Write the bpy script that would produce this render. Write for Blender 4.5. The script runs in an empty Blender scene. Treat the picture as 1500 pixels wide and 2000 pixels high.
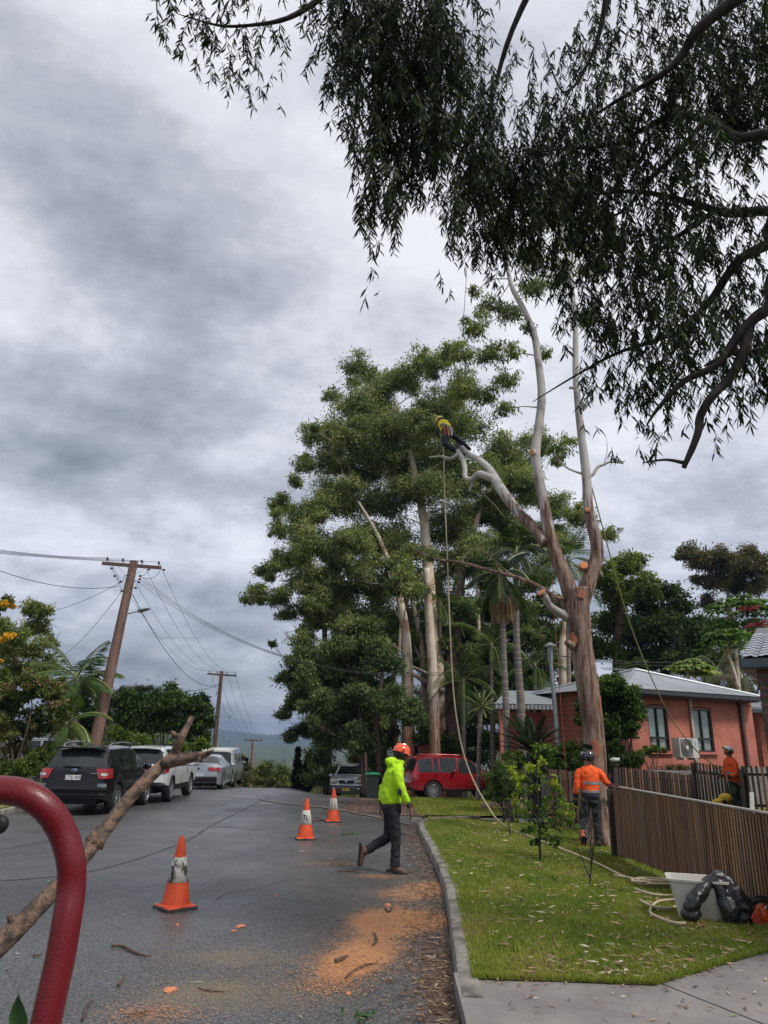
import bpy, bmesh, math, random
import numpy as np
from mathutils import Vector, Matrix
R=math.radians
rnd=random.Random(7); rng=np.random.default_rng(11)
scene=bpy.context.scene; col=scene.collection

# ---------------------------------------------------------------- camera, sky, sun, exposure
F=1400.0; PITCH=R(18.0); ROLL=R(1.0); HC=1.72
cd=bpy.data.cameras.new('camera'); cam=bpy.data.objects.new('camera',cd); col.objects.link(cam); scene.camera=cam
cd.sensor_fit='VERTICAL'; cd.sensor_height=24.0; cd.lens=24.0*F/2000; cd.clip_start=0.05; cd.clip_end=20000
cd.dof.use_dof=True; cd.dof.focus_distance=11.0; cd.dof.aperture_fstop=10.0
_r0=Vector((1,0,0)); _f=Vector((0,math.cos(PITCH),math.sin(PITCH))); _u0=Vector((0,-math.sin(PITCH),math.cos(PITCH)))
_r=_r0*math.cos(ROLL)+_u0*math.sin(ROLL); _u=-_r0*math.sin(ROLL)+_u0*math.cos(ROLL)
cm=Matrix((( _r.x,_u.x,-_f.x,0),(_r.y,_u.y,-_f.y,0),(_r.z,_u.z,-_f.z,HC),(0,0,0,1))); cam.matrix_world=cm

scene.view_settings.view_transform='Standard'; scene.view_settings.look='None'
scene.view_settings.gamma=1.0; scene.view_settings.use_curve_mapping=False
scene.view_settings.exposure=0.92
scene.render.engine='CYCLES'
scene.cycles.max_bounces=6; scene.cycles.diffuse_bounces=3; scene.cycles.glossy_bounces=3
scene.cycles.transmission_bounces=4; scene.cycles.transparent_max_bounces=8; scene.cycles.volume_bounces=0
scene.cycles.caustics_reflective=False; scene.cycles.caustics_refractive=False
try: scene.cycles.use_denoising=True
except Exception: pass

SUN_EL,SUN_AZ=R(52),R(128)     # azimuth measured from +Y towards +X : high, behind the camera
w=bpy.data.worlds.new('World'); scene.world=w; w.use_nodes=True
nt=w.node_tree; nt.nodes.clear()
def N(t,**k):
    n=nt.nodes.new(t)
    for a,b in k.items(): setattr(n,a,b)
    return n
def ramp(tree,stops,fac):
    r=tree.nodes.new('ShaderNodeValToRGB'); e=r.color_ramp.elements
    while len(e)<len(stops): e.new(0.5)
    for i,(p,c) in enumerate(stops): e[i].position=p; e[i].color=(*c,1)
    tree.links.new(fac,r.inputs[0]); return r
out=N('ShaderNodeOutputWorld'); bg=N('ShaderNodeBackground'); bg.inputs[1].default_value=0.1
sky=N('ShaderNodeTexSky',sky_type='NISHITA'); sky.sun_disc=False; sky.sun_elevation=SUN_EL; sky.sun_rotation=SUN_AZ
tc=N('ShaderNodeTexCoord'); sp=N('ShaderNodeSeparateXYZ'); L=nt.links.new
L(tc.outputs['Generated'],sp.inputs[0])
zz=N('ShaderNodeMath',operation='MAXIMUM'); L(sp.outputs[2],zz.inputs[0]); zz.inputs[1].default_value=0.0
za=N('ShaderNodeMath',operation='ADD'); L(zz.outputs[0],za.inputs[0]); za.inputs[1].default_value=0.42
dx=N('ShaderNodeMath',operation='DIVIDE'); L(sp.outputs[0],dx.inputs[0]); L(za.outputs[0],dx.inputs[1])
dy=N('ShaderNodeMath',operation='DIVIDE'); L(sp.outputs[1],dy.inputs[0]); L(za.outputs[0],dy.inputs[1])
cb=N('ShaderNodeCombineXYZ'); L(dx.outputs[0],cb.inputs[0]); L(dy.outputs[0],cb.inputs[1])
mp=N('ShaderNodeMapping'); L(cb.outputs[0],mp.inputs[0]); mp.inputs['Rotation'].default_value=(0,0,R(-30)); mp.inputs['Scale'].default_value=(1.15,1.4,1); mp.inputs['Location'].default_value=(12.1,3.3,0)
n1=N('ShaderNodeTexNoise'); n1.inputs['Scale'].default_value=1.1; n1.inputs['Detail'].default_value=7; n1.inputs['Roughness'].default_value=0.6; n1.inputs['Distortion'].default_value=0.0
n2=N('ShaderNodeTexNoise'); n2.inputs['Scale'].default_value=2.7; n2.inputs['Detail'].default_value=10; n2.inputs['Roughness'].default_value=0.6; n2.inputs['Distortion'].default_value=0.0
L(mp.outputs[0],n1.inputs['Vector']); L(mp.outputs[0],n2.inputs['Vector'])
mx=N('ShaderNodeMath',operation='MULTIPLY_ADD'); L(n2.outputs[0],mx.inputs[0]); mx.inputs[1].default_value=0.44
mm=N('ShaderNodeMath',operation='MULTIPLY'); L(n1.outputs[0],mm.inputs[0]); mm.inputs[1].default_value=0.66
L(mm.outputs[0],mx.inputs[2])
# clouds thin out and brighten with elevation
el=N('ShaderNodeMath',operation='MULTIPLY_ADD'); L(zz.outputs[0],el.inputs[0]); el.inputs[1].default_value=0.11; L(mx.outputs[0],el.inputs[2])
cr=ramp(nt,[(0.445,(1.25,1.40,1.62)),(0.52,(2.15,2.3,2.6)),(0.575,(2.9,3.02,3.38)),(0.625,(3.95,4.02,4.35)),(0.70,(5.0,5.05,5.3))],el.outputs[0])
hz=ramp(nt,[(0.0,(1.05,1.06,1.08)),(0.16,(0.98,1.0,1.05)),(0.6,(1,1,1))],zz.outputs[0])
mc=N('ShaderNodeMix',data_type='RGBA',blend_type='MULTIPLY'); mc.inputs[0].default_value=1; L(cr.outputs[0],mc.inputs[6]); L(hz.outputs[0],mc.inputs[7])
mk=N('ShaderNodeMix',data_type='RGBA'); mk.inputs[0].default_value=0.93; L(sky.outputs[0],mk.inputs[6]); L(mc.outputs[2],mk.inputs[7])
L(mk.outputs[2],bg.inputs[0]); L(bg.outputs[0],out.inputs[0])

sd=bpy.data.lights.new('sun','SUN'); sd.energy=1.5; sd.angle=R(12); sd.color=(1,0.96,0.9)
so=bpy.data.objects.new('sun',sd); col.objects.link(so)
sdir=Vector((math.sin(SUN_AZ)*math.cos(SUN_EL),math.cos(SUN_AZ)*math.cos(SUN_EL),math.sin(SUN_EL)))
so.rotation_euler=sdir.to_track_quat('Z','Y').to_euler(); so.location=(0,-10,30)

# ---------------------------------------------------------------- geometry of the place
def clamp(v,a=0.,b=1.): return max(a,min(b,v))
def sst(a,b,v):
    t=clamp((v-a)/(b-a)); return t*t*(3-2*t)
def gz(x,y):
    u=max(0.,y-20.); c=0.0013+0.0017*clamp((x+5)/5.)
    u1=0.17/(2*c)
    z=-c*u*u if u<u1 else -(c*u1*u1+0.17*(u-u1))
    z=z*(1-sst(5.0,7.0,x)*(1-sst(45,70,y)))
    return max(z,-26.)
def lz(x,y):                                     # lawn surface
    if y>19: return gz(x,y)+0.05
    return 0.125-0.045*clamp(x-0.9,0,5)*sst(7,12,y)
def ray(px,py):
    a=(px-750)/F; b=(1000-py)/F
    X=a*math.cos(ROLL)-b*math.sin(ROLL); Y=a*math.sin(ROLL)+b*math.cos(ROLL)
    return Vector((X,math.cos(PITCH)-Y*math.sin(PITCH),math.sin(PITCH)+Y*math.cos(PITCH)))
def P(px,py,Y):
    r=ray(px,py); t=Y/r.y; return Vector((r.x*t,Y,HC+r.z*t))
def ppm(px,py,Y): return F*ray(px,py).y/Y        # pixels per metre there
def G(px,py,f=gz,z=None):
    r=ray(px,py)
    if z is not None: t=(z-HC)/r.z; return Vector((r.x*t,r.y*t,z))
    t=1.0
    while t<400:
        p=Vector((0,0,HC))+r*t
        if p.z<=f(p.x,p.y): return Vector((p.x,p.y,f(p.x,p.y)))
        t+=0.02+t*0.002
    return p

# ---------------------------------------------------------------- mesh helpers
def link(o,parent=None):
    col.objects.link(o)
    if parent is not None: o.parent=parent
    return o
def tag(o,label=None,cat=None,group=None,kind=None):
    if label: o['label']=label
    if cat: o['category']=cat
    if group: o['group']=group
    if kind: o['kind']=kind
    return o
def empty(name,loc=(0,0,0),rz=0.,**k):
    o=bpy.data.objects.new(name,None); o.location=loc; o.rotation_euler=(0,0,rz); o.empty_display_size=.2
    col.objects.link(o); tag(o,**k); return o
def npmesh(name,V,Q,mat,parent=None,colors=None,smooth=False):
    V=np.asarray(V,dtype=np.float32).reshape(-1,3); Q=np.asarray(Q,dtype=np.int32); k=Q.shape[1]
    me=bpy.data.meshes.new(name); me.vertices.add(len(V)); me.vertices.foreach_set('co',V.ravel())
    me.loops.add(Q.size); me.loops.foreach_set('vertex_index',Q.ravel())
    me.polygons.add(len(Q)); me.polygons.foreach_set('loop_start',np.arange(0,Q.size,k,dtype=np.int32))
    me.polygons.foreach_set('loop_total',np.full(len(Q),k,dtype=np.int32))
    if smooth: me.polygons.foreach_set('use_smooth',np.ones(len(Q),dtype=bool))
    if colors is not None:
        ca=me.color_attributes.new('Col','FLOAT_COLOR','POINT')
        c4=np.ones((len(V),4),dtype=np.float32); c4[:,:3]=colors; ca.data.foreach_set('color',c4.ravel())
    me.materials.append(mat); me.update(); me.validate()
    return link(bpy.data.objects.new(name,me),parent)
class MB:
    def __init__(s): s.v=[]; s.f=[]
    def add(s,vs,fs):
        n=len(s.v); s.v+= [tuple(v) for v in vs]; s.f+=[tuple(i+n for i in f) for f in fs]; return s
    def box(s,c,d,rot=None,taper=1.0):
        x,y,z=d[0]/2,d[1]/2,d[2]/2
        vs=[Vector((sx*x*(taper if sz>0 else 1),sy*y*(taper if sz>0 else 1),sz*z)) for sz in(-1,1) for sy in(-1,1) for sx in(-1,1)]
        if rot is not None: vs=[rot@v for v in vs]
        c=Vector(c); vs=[v+c for v in vs]
        return s.add(vs,[(0,2,3,1),(4,5,7,6),(0,1,5,4),(2,6,7,3),(0,4,6,2),(1,3,7,5)])
    def bar(s,a,b,w,h):
        a,b=Vector(a),Vector(b); d=b-a
        q=d.to_track_quat('X','Z').to_matrix(); return s.box((a+b)/2,(d.length,w,h),q)
    def tube(s,pts,rad,n=8,caps=True,jit=0.):
        pts=[Vector(p) for p in pts]; m=len(pts)
        if not hasattr(rad,'__len__'): rad=[rad]*m
        t0=(pts[1]-pts[0]).normalized(); up=Vector((0,0,1)) if abs(t0.z)<.9 else Vector((1,0,0))
        nn=t0.cross(up).normalized(); vs=[]
        for i in range(m):
            t=(pts[min(i+1,m-1)]-pts[max(i-1,0)])
            if t.length<1e-9: t=t0
            t.normalize(); nn=(nn-t*nn.dot(t)).normalized(); bb=t.cross(nn)
            for k in range(n):
                a=2*math.pi*k/n; r=rad[i]*(1+(rnd.uniform(-jit,jit) if jit else 0))
                vs.append(pts[i]+(nn*math.cos(a)+bb*math.sin(a))*r)
        fs=[(i*n+k,i*n+(k+1)%n,(i+1)*n+(k+1)%n,(i+1)*n+k) for i in range(m-1) for k in range(n)]
        if caps: fs+=[tuple(range(n-1,-1,-1)),tuple(range((m-1)*n,m*n))]
        return s.add(vs,fs)
    def lathe(s,prof,n=24,M=None,close=False):
        vs=[]
        for r,z in prof:
            for k in range(n):
                a=2*math.pi*k/n; v=Vector((r*math.cos(a),r*math.sin(a),z)); vs.append(M@v if M is not None else v)
        m=len(prof); fs=[(i*n+k,i*n+(k+1)%n,(i+1)*n+(k+1)%n,(i+1)*n+k) for i in range(m-1) for k in range(n)]
        if close: fs+=[tuple(range(n-1,-1,-1)),tuple(range((m-1)*n,m*n))]
        return s.add(vs,fs)
    def ell(s,c,r,n=14,m=9,M=None,cut=None):
        c=Vector(c); vs=[]; 
        for i in range(m+1):
            th=math.pi*i/m
            for k in range(n):
                a=2*math.pi*k/n; v=Vector((r[0]*math.sin(th)*math.cos(a),r[1]*math.sin(th)*math.sin(a),r[2]*math.cos(th)))
                if cut is not None and v.z<cut: v.z=cut
                vs.append(c+(M@v if M is not None else v))
        return s.add(vs,[(i*n+k,(i+1)*n+k,(i+1)*n+(k+1)%n,i*n+(k+1)%n) for i in range(m) for k in range(n)])
    def prism(s,poly,z0,z1,M=None,sc=1.0):
        n=len(poly); cx=sum(p[0] for p in poly)/n; cy=sum(p[1] for p in poly)/n
        vs=[Vector((x,y,z0)) for x,y in poly]+[Vector((cx+(x-cx)*sc,cy+(y-cy)*sc,z1)) for x,y in poly]
        if M is not None: vs=[M@v for v in vs]
        return s.add(vs,[tuple(range(n-1,-1,-1)),tuple(range(n,2*n))]+[(i,(i+1)%n,n+(i+1)%n,n+i) for i in range(n)])
    def build(s,name,mat,parent=None,smooth=False,sharp=None,**k):
        me=bpy.data.meshes.new(name); me.from_pydata(s.v,[],s.f); me.materials.append(mat)
        bm=bmesh.new(); bm.from_mesh(me); bmesh.ops.recalc_face_normals(bm,faces=bm.faces); bm.to_mesh(me); bm.free()
        if smooth or sharp:
            me.polygons.foreach_set('use_smooth',[True]*len(me.polygons))
            if sharp: me.set_sharp_from_angle(angle=R(sharp))
        me.update(); o=link(bpy.data.objects.new(name,me),parent); tag(o,**k); return o
def inst(o,name=None,parent=None,M=None):
    c=o.copy(); col.objects.link(c)
    if parent is not None: c.parent=parent
    if M is not None: c.matrix_basis=M
    return c
def copy_tree(o,parent=None):
    c=o.copy(); col.objects.link(c)
    if parent is not None: c.parent=parent
    for ch in list(o.children): copy_tree(ch,c)
    return c
def smoothpath(pts,k=4):
    pts=[Vector(p) for p in pts]; o=[]
    for i in range(len(pts)-1):
        p0=pts[max(i-1,0)];p1=pts[i];p2=pts[i+1];p3=pts[min(i+2,len(pts)-1)]
        for j in range(k):
            t=j/k; o.append(0.5*((2*p1)+(p2-p0)*t+(2*p0-5*p1+4*p2-p3)*t*t+(3*p1-p0-3*p2+p3)*t*t*t))
    o.append(pts[-1]); return o
def lerpl(v,k):
    o=[]
    for i in range(len(v)-1):
        for j in range(k): o.append(v[i]+(v[i+1]-v[i])*j/k)
    o.append(v[-1]); return o

# ---------------------------------------------------------------- materials
def MT(name,c1,c2=None,rough=.6,scale=6.,bump=0.,bscale=None,metal=0.,coat=0.,stretch=None,detail=5,spec=.5,r2=None,lo=.38,hi=.62,coord='Object',emis=None,trans=0.):
    m=bpy.data.materials.new(name); m.use_nodes=True; t=m.node_tree; b=t.nodes['Principled BSDF']; lk=t.links.new
    b.inputs['Roughness'].default_value=rough; b.inputs['Metallic'].default_value=metal
    b.inputs['Specular IOR Level'].default_value=spec
    if coat: b.inputs['Coat Weight'].default_value=coat; b.inputs['Coat Roughness'].default_value=.05
    if trans: b.inputs['Transmission Weight'].default_value=trans
    tcn=t.nodes.new('ShaderNodeTexCoord'); mpn=t.nodes.new('ShaderNodeMapping')
    if coord=='Pos':
        g=t.nodes.new('ShaderNodeNewGeometry'); lk(g.outputs['Position'],mpn.inputs[0])
    else: lk(tcn.outputs[coord],mpn.inputs[0])
    if stretch: mpn.inputs['Scale'].default_value=stretch
    if c2 is None: c2=tuple(x*.82 for x in c1)
    nn=t.nodes.new('ShaderNodeTexNoise'); nn.inputs['Scale'].default_value=scale; nn.inputs['Detail'].default_value=detail; nn.inputs['Roughness'].default_value=.6
    lk(mpn.outputs[0],nn.inputs['Vector']); cr_=ramp(t,[(lo,c1),(hi,c2)],nn.outputs[0]); lk(cr_.outputs[0],b.inputs['Base Color'])
    if r2 is not None:
        mr=t.nodes.new('ShaderNodeMapRange'); lk(nn.outputs[0],mr.inputs[0]); mr.inputs[1].default_value=lo; mr.inputs[2].default_value=hi; mr.inputs[3].default_value=rough; mr.inputs[4].default_value=r2; lk(mr.outputs[0],b.inputs['Roughness'])
    if bump:
        n3=t.nodes.new('ShaderNodeTexNoise'); n3.inputs['Scale'].default_value=bscale or scale*3; n3.inputs['Detail'].default_value=6; lk(mpn.outputs[0],n3.inputs['Vector'])
        bp=t.nodes.new('ShaderNodeBump'); bp.inputs['Strength'].default_value=1; bp.inputs['Distance'].default_value=bump; lk(n3.outputs[0],bp.inputs['Height']); lk(bp.outputs[0],b.inputs['Normal'])
    return m
def leafmat(name,trans=.38,rough=.5,spec=.22):
    m=bpy.data.materials.new(name); m.use_nodes=True; t=m.node_tree; b=t.nodes['Principled BSDF']; o=t.nodes['Material Output']; lk=t.links.new
    a=t.nodes.new('ShaderNodeVertexColor'); a.layer_name='Col'; lk(a.outputs[0],b.inputs['Base Color']); b.inputs['Roughness'].default_value=rough; b.inputs['Specular IOR Level'].default_value=spec
    tr=t.nodes.new('ShaderNodeBsdfTranslucent'); g=t.nodes.new('ShaderNodeMix'); g.data_type='RGBA'; g.blend_type='MULTIPLY'; g.inputs[0].default_value=1; lk(a.outputs[0],g.inputs[6]); g.inputs[7].default_value=(1.3,1.4,.6,1); lk(g.outputs[2],tr.inputs[0])
    mx_=t.nodes.new('ShaderNodeMixShader'); mx_.inputs[0].default_value=trans; lk(b.outputs[0],mx_.inputs[1]); lk(tr.outputs[0],mx_.inputs[2]); lk(mx_.outputs[0],o.inputs['Surface'])
    return m
def vcmat(name,rough=.7,spec=.3):
    m=bpy.data.materials.new(name); m.use_nodes=True; t=m.node_tree; b=t.nodes['Principled BSDF']
    a=t.nodes.new('ShaderNodeVertexColor'); a.layer_name='Col'; t.links.new(a.outputs[0],b.inputs['Base Color']); b.inputs['Roughness'].default_value=rough; b.inputs['Specular IOR Level'].default_value=spec; return m
LEAF=leafmat('leaf_green'); DEAD=vcmat('dry_leaf'); BLADE=leafmat('grass_blade',.35,.5,.3)
M_black=MT('black_plastic',(.010,.010,.011),(.016,.016,.017),.5,spec=.25)
M_rubber=MT('tyre_rubber',(.012,.012,.012),(.02,.02,.02),.75,bump=.002)
M_glass=MT('dark_window_glass',(.012,.015,.016),(.03,.035,.036),.04,scale=1.2,spec=.5)
M_rim=MT('alloy_rim',(.45,.46,.48),(.3,.31,.33),.3,metal=.7)
M_red=MT('tail_lamp_red',(.42,.012,.015),(.25,.008,.01),.15,coat=1)
M_lampw=MT('lamp_clear',(.6,.62,.62),(.35,.37,.38),.12,coat=1,scale=20)
M_chrome=MT('chrome',(.6,.6,.62),(.5,.5,.52),.15,metal=1)
M_conc=MT('weathered_concrete',(.26,.235,.205),(.17,.155,.14),.8,scale=2.5,bump=.003,bscale=60,coord='Pos')
M_steel=MT('galvanised_steel',(.3,.32,.33),(.22,.24,.25),.45,metal=.6,scale=8)
M_wire=MT('black_wire',(.02,.02,.022),(.03,.03,.03),.6)
# ================================================================ GROUND, ROAD, LAWN
def grid(name,xs,ys,fz,mat,parent=None,colf=None,smooth=True,warp=None):
    nx,ny=len(xs),len(ys); V=[];C=[]
    for y in ys:
        for x in xs:
            X,Y=(warp(x,y) if warp else (x,y)); V.append((X,Y,fz(X,Y)))
            if colf: C.append(colf(X,Y))
    a=np.arange(nx*ny).reshape(ny,nx); Q=np.stack([a[:-1,:-1],a[:-1,1:],a[1:,1:],a[1:,:-1]],-1).reshape(-1,4)
    return npmesh(name,V,Q,mat,parent,np.array(C) if colf else None,smooth)
M_ground=MT('earth_with_undergrowth',(.045,.05,.018),(.11,.12,.035),.9,scale=.6,bump=.04,bscale=4,coord='Pos',detail=8)
xs=sorted(set([-3000,-1500,-700,-350,-200,-120]+list(range(-80,81,4))+[120,200,350,700,1500,3000]))
ys=sorted(set([-60,-30,-10]+list(range(0,160,4))+[180,220,280,350,500,800,1500,3000,6000]))
g=grid('ground',xs,ys,lambda x,y:gz(x,y)-.09-(.25 if y>40 else 0),M_ground); tag(g,kind='structure')

# road ------------------------------------------------------------
def asphalt():
    m=bpy.data.materials.new('wet_worn_asphalt'); m.use_nodes=True; t=m.node_tree; b=t.nodes['Principled BSDF']; lk=t.links.new
    g=t.nodes.new('ShaderNodeNewGeometry')
    def noise(s,d=6,r=.6,vec=None):
        n=t.nodes.new('ShaderNodeTexNoise'); n.inputs['Scale'].default_value=s; n.inputs['Detail'].default_value=d; n.inputs['Roughness'].default_value=r; lk(vec or g.outputs['Position'],n.inputs['Vector']); return n.outputs[0]
    base=ramp(t,[(.3,(.045,.045,.047)),(.52,(.072,.072,.074)),(.75,(.10,.098,.098))],noise(.35,8,.7))
    fine=ramp(t,[(.38,(.42,.42,.42)),(.5,(1,1,1)),(.60,(2.3,2.2,2.1))],noise(48,4,.8))
    m1=t.nodes.new('ShaderNodeMix'); m1.data_type='RGBA'; m1.blend_type='MULTIPLY'; m1.inputs[0].default_value=1; lk(base.outputs[0],m1.inputs[6]); lk(fine.outputs[0],m1.inputs[7])
    at=t.nodes.new('ShaderNodeVertexColor'); at.layer_name='Col'; se=t.nodes.new('ShaderNodeSeparateColor'); lk(at.outputs[0],se.inputs[0])
    def layer(prev,ch,c1,c2,s1,s2,gain):
        nz=noise(s1,5,.75); nf=noise(s2,3,.6)
        a=t.nodes.new('ShaderNodeMath'); a.operation='MULTIPLY_ADD'; lk(nf,a.inputs[0]); a.inputs[1].default_value=2.0; lk(nz,a.inputs[2])
        s=t.nodes.new('ShaderNodeMath'); s.operation='MULTIPLY_ADD'; lk(se.outputs[ch],s.inputs[0]); s.inputs[1].default_value=1.5; s.inputs[2].default_value=-2.12
        d=t.nodes.new('ShaderNodeMath'); d.operation='ADD'; lk(s.outputs[0],d.inputs[0]); lk(a.outputs[0],d.inputs[1])
        e=t.nodes.new('ShaderNodeMath'); e.operation='MULTIPLY'; e.use_clamp=True; lk(d.outputs[0],e.inputs[0]); e.inputs[1].default_value=gain
        cc=ramp(t,[(.35,c1),(.65,c2)],nf)
        mm=t.nodes.new('ShaderNodeMix'); mm.data_type='RGBA'; lk(e.outputs[0],mm.inputs[0]); lk(prev,mm.inputs[6]); lk(cc.outputs[0],mm.inputs[7]); return mm.outputs[2],e.outputs[0]
    c,_=layer(m1.outputs[2],2,(.05,.03,.02),(.13,.07,.045),5,60,3.5)
    c,e1=layer(c,1,(.21,.155,.09),(.12,.095,.065),4,42,1.7)
    c,e2=layer(c,0,(.56,.27,.12),(.30,.14,.065),3.5,38,2.6)
    lk(c,b.inputs['Base Color'])
    rr=ramp(t,[(.38,(.30,)*3),(.6,(.5,)*3)],noise(.8,6,.7))
    mx_=t.nodes.new('ShaderNodeMath'); mx_.operation='MAXIMUM'; lk(rr.outputs[0],mx_.inputs[0]); 
    es=t.nodes.new('ShaderNodeMath'); es.operation='MULTIPLY'; lk(e2,es.inputs[0]); es.inputs[1].default_value=.85; lk(es.outputs[0],mx_.inputs[1]); lk(mx_.outputs[0],b.inputs['Roughness'])
    bp=t.nodes.new('ShaderNodeBump'); bp.inputs['Strength'].default_value=.9; bp.inputs['Distance'].default_value=.004; lk(noise(110,3,.6),bp.inputs['Height']); lk(bp.outputs[0],b.inputs['Normal'])
    return m
M_road=asphalt()
def interp(y,tab):
    for (a,b),(c,d) in zip(tab,tab[1:]):
        if y<=c: return b+(d-b)*clamp((y-a)/(c-a))
    return tab[-1][1]
KERB=[(.42,3.2),(.50,4.5),(.56,5.6),(.66,7.3),(.80,9.6),(.84,12.4),(.82,15.5),(.86,17.0),(1.05,17.9),(1.5,18.45),(2.4,18.8)]
XL=[(-6,-8.1),(0,-8.2),(17,-8.75),(20,-9.1),(30,-9.8),(42,-10.6),(60,-12.2),(100,-16),(140,-21)]
XR=[(-6,.3),(3.2,.42),(4.5,.5),(5.6,.56),(7.3,.66),(9.6,.80),(12.4,.84),(15.5,.82),(17,.86),(18.4,1.3),(19.4,1.2),(23,.5),(27,-.6),(32,-1.0),(42,-2.2),(60,-5),(100,-9),(140,-14)]
# dust and litter on the asphalt: (px,py,rx,ry,rot,strength,channel)
BL=[(745,1818,.30,.34,-.3,.9,0),(780,1800,.32,.3,0,.9,0),(705,1868,.26,.3,-.5,.85,0),(665,1902,.2,.24,-.5,.75,0),(640,1930,.18,.2,0,.6,0),(800,1748,.46,.42,0,1.15,0),(850,1730,.34,.25,0,1.0,0),(765,1790,.42,.40,0,1.0,0),(885,1738,.12,.35,0,1.1,0),(720,1850,.30,.36,-.5,.85,0),(680,1890,.25,.2,0,.62,0),(845,1800,.35,.3,0,.75,0),(650,1690,.25,.10,0,.62,0),(300,1985,.2,.12,0,.5,0),(740,1715,.2,.1,0,.8,0),
    (430,1870,.42,.25,0,.85,1),(390,1935,.45,.22,.3,.85,1),(520,1880,.6,.3,0,.6,1),(580,1800,.9,.5,0,.5,1),(700,1610,1.1,.35,-.1,.85,1),(790,1625,.5,.5,0,.9,1),(640,1950,.9,.4,0,.55,1),(760,1590,.8,.3,0,.7,1),(450,1960,.6,.25,0,.6,1),(560,1600,1.2,.25,0,.45,1),
    (870,1900,.20,1.1,0,.8,2),(850,1700,.20,1.6,0,.9,2),(820,1640,.28,1.0,0,.9,2),(880,1960,.2,.5,0,.8,2),(770,1850,.9,.6,0,.42,2),(700,1570,1.3,1.2,0,.95,2),(740,1560,1.2,1.2,0,.9,2),(420,1960,.9,.4,0,.5,2)]
BLW=[(G(a,b),rx,ry,ro,st,ch) for a,b,rx,ry,ro,st,ch in BL]
def roadcol(x,y):
    c=[0.,0.,0.]
    if y>35: return (0,0,0)
    for p,rx,ry,ro,st,ch in BLW:
        u=x-p.x; v=y-p.y
        if abs(u)>3*max(rx,ry) or abs(v)>3*max(rx,ry): continue
        cu=u*math.cos(ro)+v*math.sin(ro); cv=-u*math.sin(ro)+v*math.cos(ro)
        c[ch]=min(1.15,c[ch]+.52*st*math.exp(-.5*((cu/rx)**2+(cv/ry)**2)))
    return tuple(c)
ys=[-6,-3,0,2,3]+[3+.09*i for i in range(1,200)]+[21+.6*i for i in range(1,200)]
xf=[0,.08,.16,.24,.32,.4,.46]+[.48+.013*i for i in range(41)]
rd=grid('road',xf,ys,lambda x,y:gz(x,y)+.004,M_road,colf=roadcol,warp=lambda f,y:(interp(y,XL)+(interp(y,XR)-interp(y,XL))*f,y)); tag(rd,kind='structure')
# side driveway, cross path and mulch verge
def strip(name,A,B,off,mat,nx=6,k=4,f=gz,kind='structure',**kw):
    A=smoothpath([(a[0],a[1],0) for a in A],k);B=smoothpath([(b[0],b[1],0) for b in B],k)
    n=min(len(A),len(B));V=[]
    for i in range(n):
        for j in range(nx+1):
            q=A[i].lerp(B[i],j/nx); V.append((q.x,q.y,f(q.x,q.y)+off))
    a=np.arange(n*(nx+1)).reshape(n,nx+1);Q=np.stack([a[:-1,:-1],a[:-1,1:],a[1:,1:],a[1:,:-1]],-1).reshape(-1,4)
    o=npmesh(name,V,Q,mat,smooth=True,colors=np.zeros((len(V),3))); tag(o,kind=kind,**kw); return o
M_path=MT('damp_path',(.10,.098,.094),(.15,.14,.13),.55,scale=1.2,bump=.004,bscale=70,coord='Pos')
M_mulch=MT('brown_leaf_mulch',(.06,.03,.022),(.13,.075,.055),.85,scale=3,bump=.02,bscale=25,coord='Pos')
strip('footpath',[(.9,17.3),(2.2,18.2),(4.4,18.6),(6.4,19.0)],[(.7,19.4),(2.4,19.5),(4.6,20.0),(6.4,20.6)],.010,M_path)
strip('driveway',[(-.6,30.5),(1.6,31.2),(4,31.8),(7,32.4)],[(-1.0,36.5),(1,37),(4,37.6),(7,38)],.012,M_path)
strip('verge',[(-1.2,20.9),(-.8,24),(-.8,28),(-1.6,34)],[(1.2,19.6),(1.0,23),(.8,27),(.5,31)],.016,M_mulch)
M_gut=MT('pale_gutter_dirt',(.20,.165,.12),(.12,.105,.085),.8,scale=5,bump=.004,coord='Pos')
gp=[G(505,1562),G(560,1571),G(640,1579),G(700,1590),G(765,1603),G(800,1612)]
strip('gutter_line',[(p.x,p.y+.16) for p in gp],[(p.x,p.y-.16) for p in gp],.022,M_gut,nx=2)
M_seam=MT('dark_road_seam',(.033,.033,.034),(.055,.055,.055),.6,scale=3,coord='Pos')
def seam(pts,wd):
    b=MB(); q=smoothpath([G(*p) for p in pts],5)
    for a,c in zip(q,q[1:]):
        n=Vector((-(c-a).y,(c-a).x,0)).normalized()*wd*rnd.uniform(.5,1.2)/2
        b.add([Vector((v.x,v.y,gz(v.x,v.y)+.009)) for v in (a-n,c-n,c+n,a+n)],[(0,1,2,3)])
    o=b.build('road_seam',M_seam); tag(o,kind='structure')
seam([(528,1556),(500,1570),(445,1597),(410,1615),(370,1640),(300,1668),(240,1687),(180,1703),(100,1715),(0,1722)],.05)
seam([(410,1616),(450,1617),(512,1622)],.05)
seam([(0,1662),(60,1650),(120,1640)],.03)
seam([(420,1760),(450,1745),(500,1738),(560,1722),(610,1718)],.012)

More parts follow.
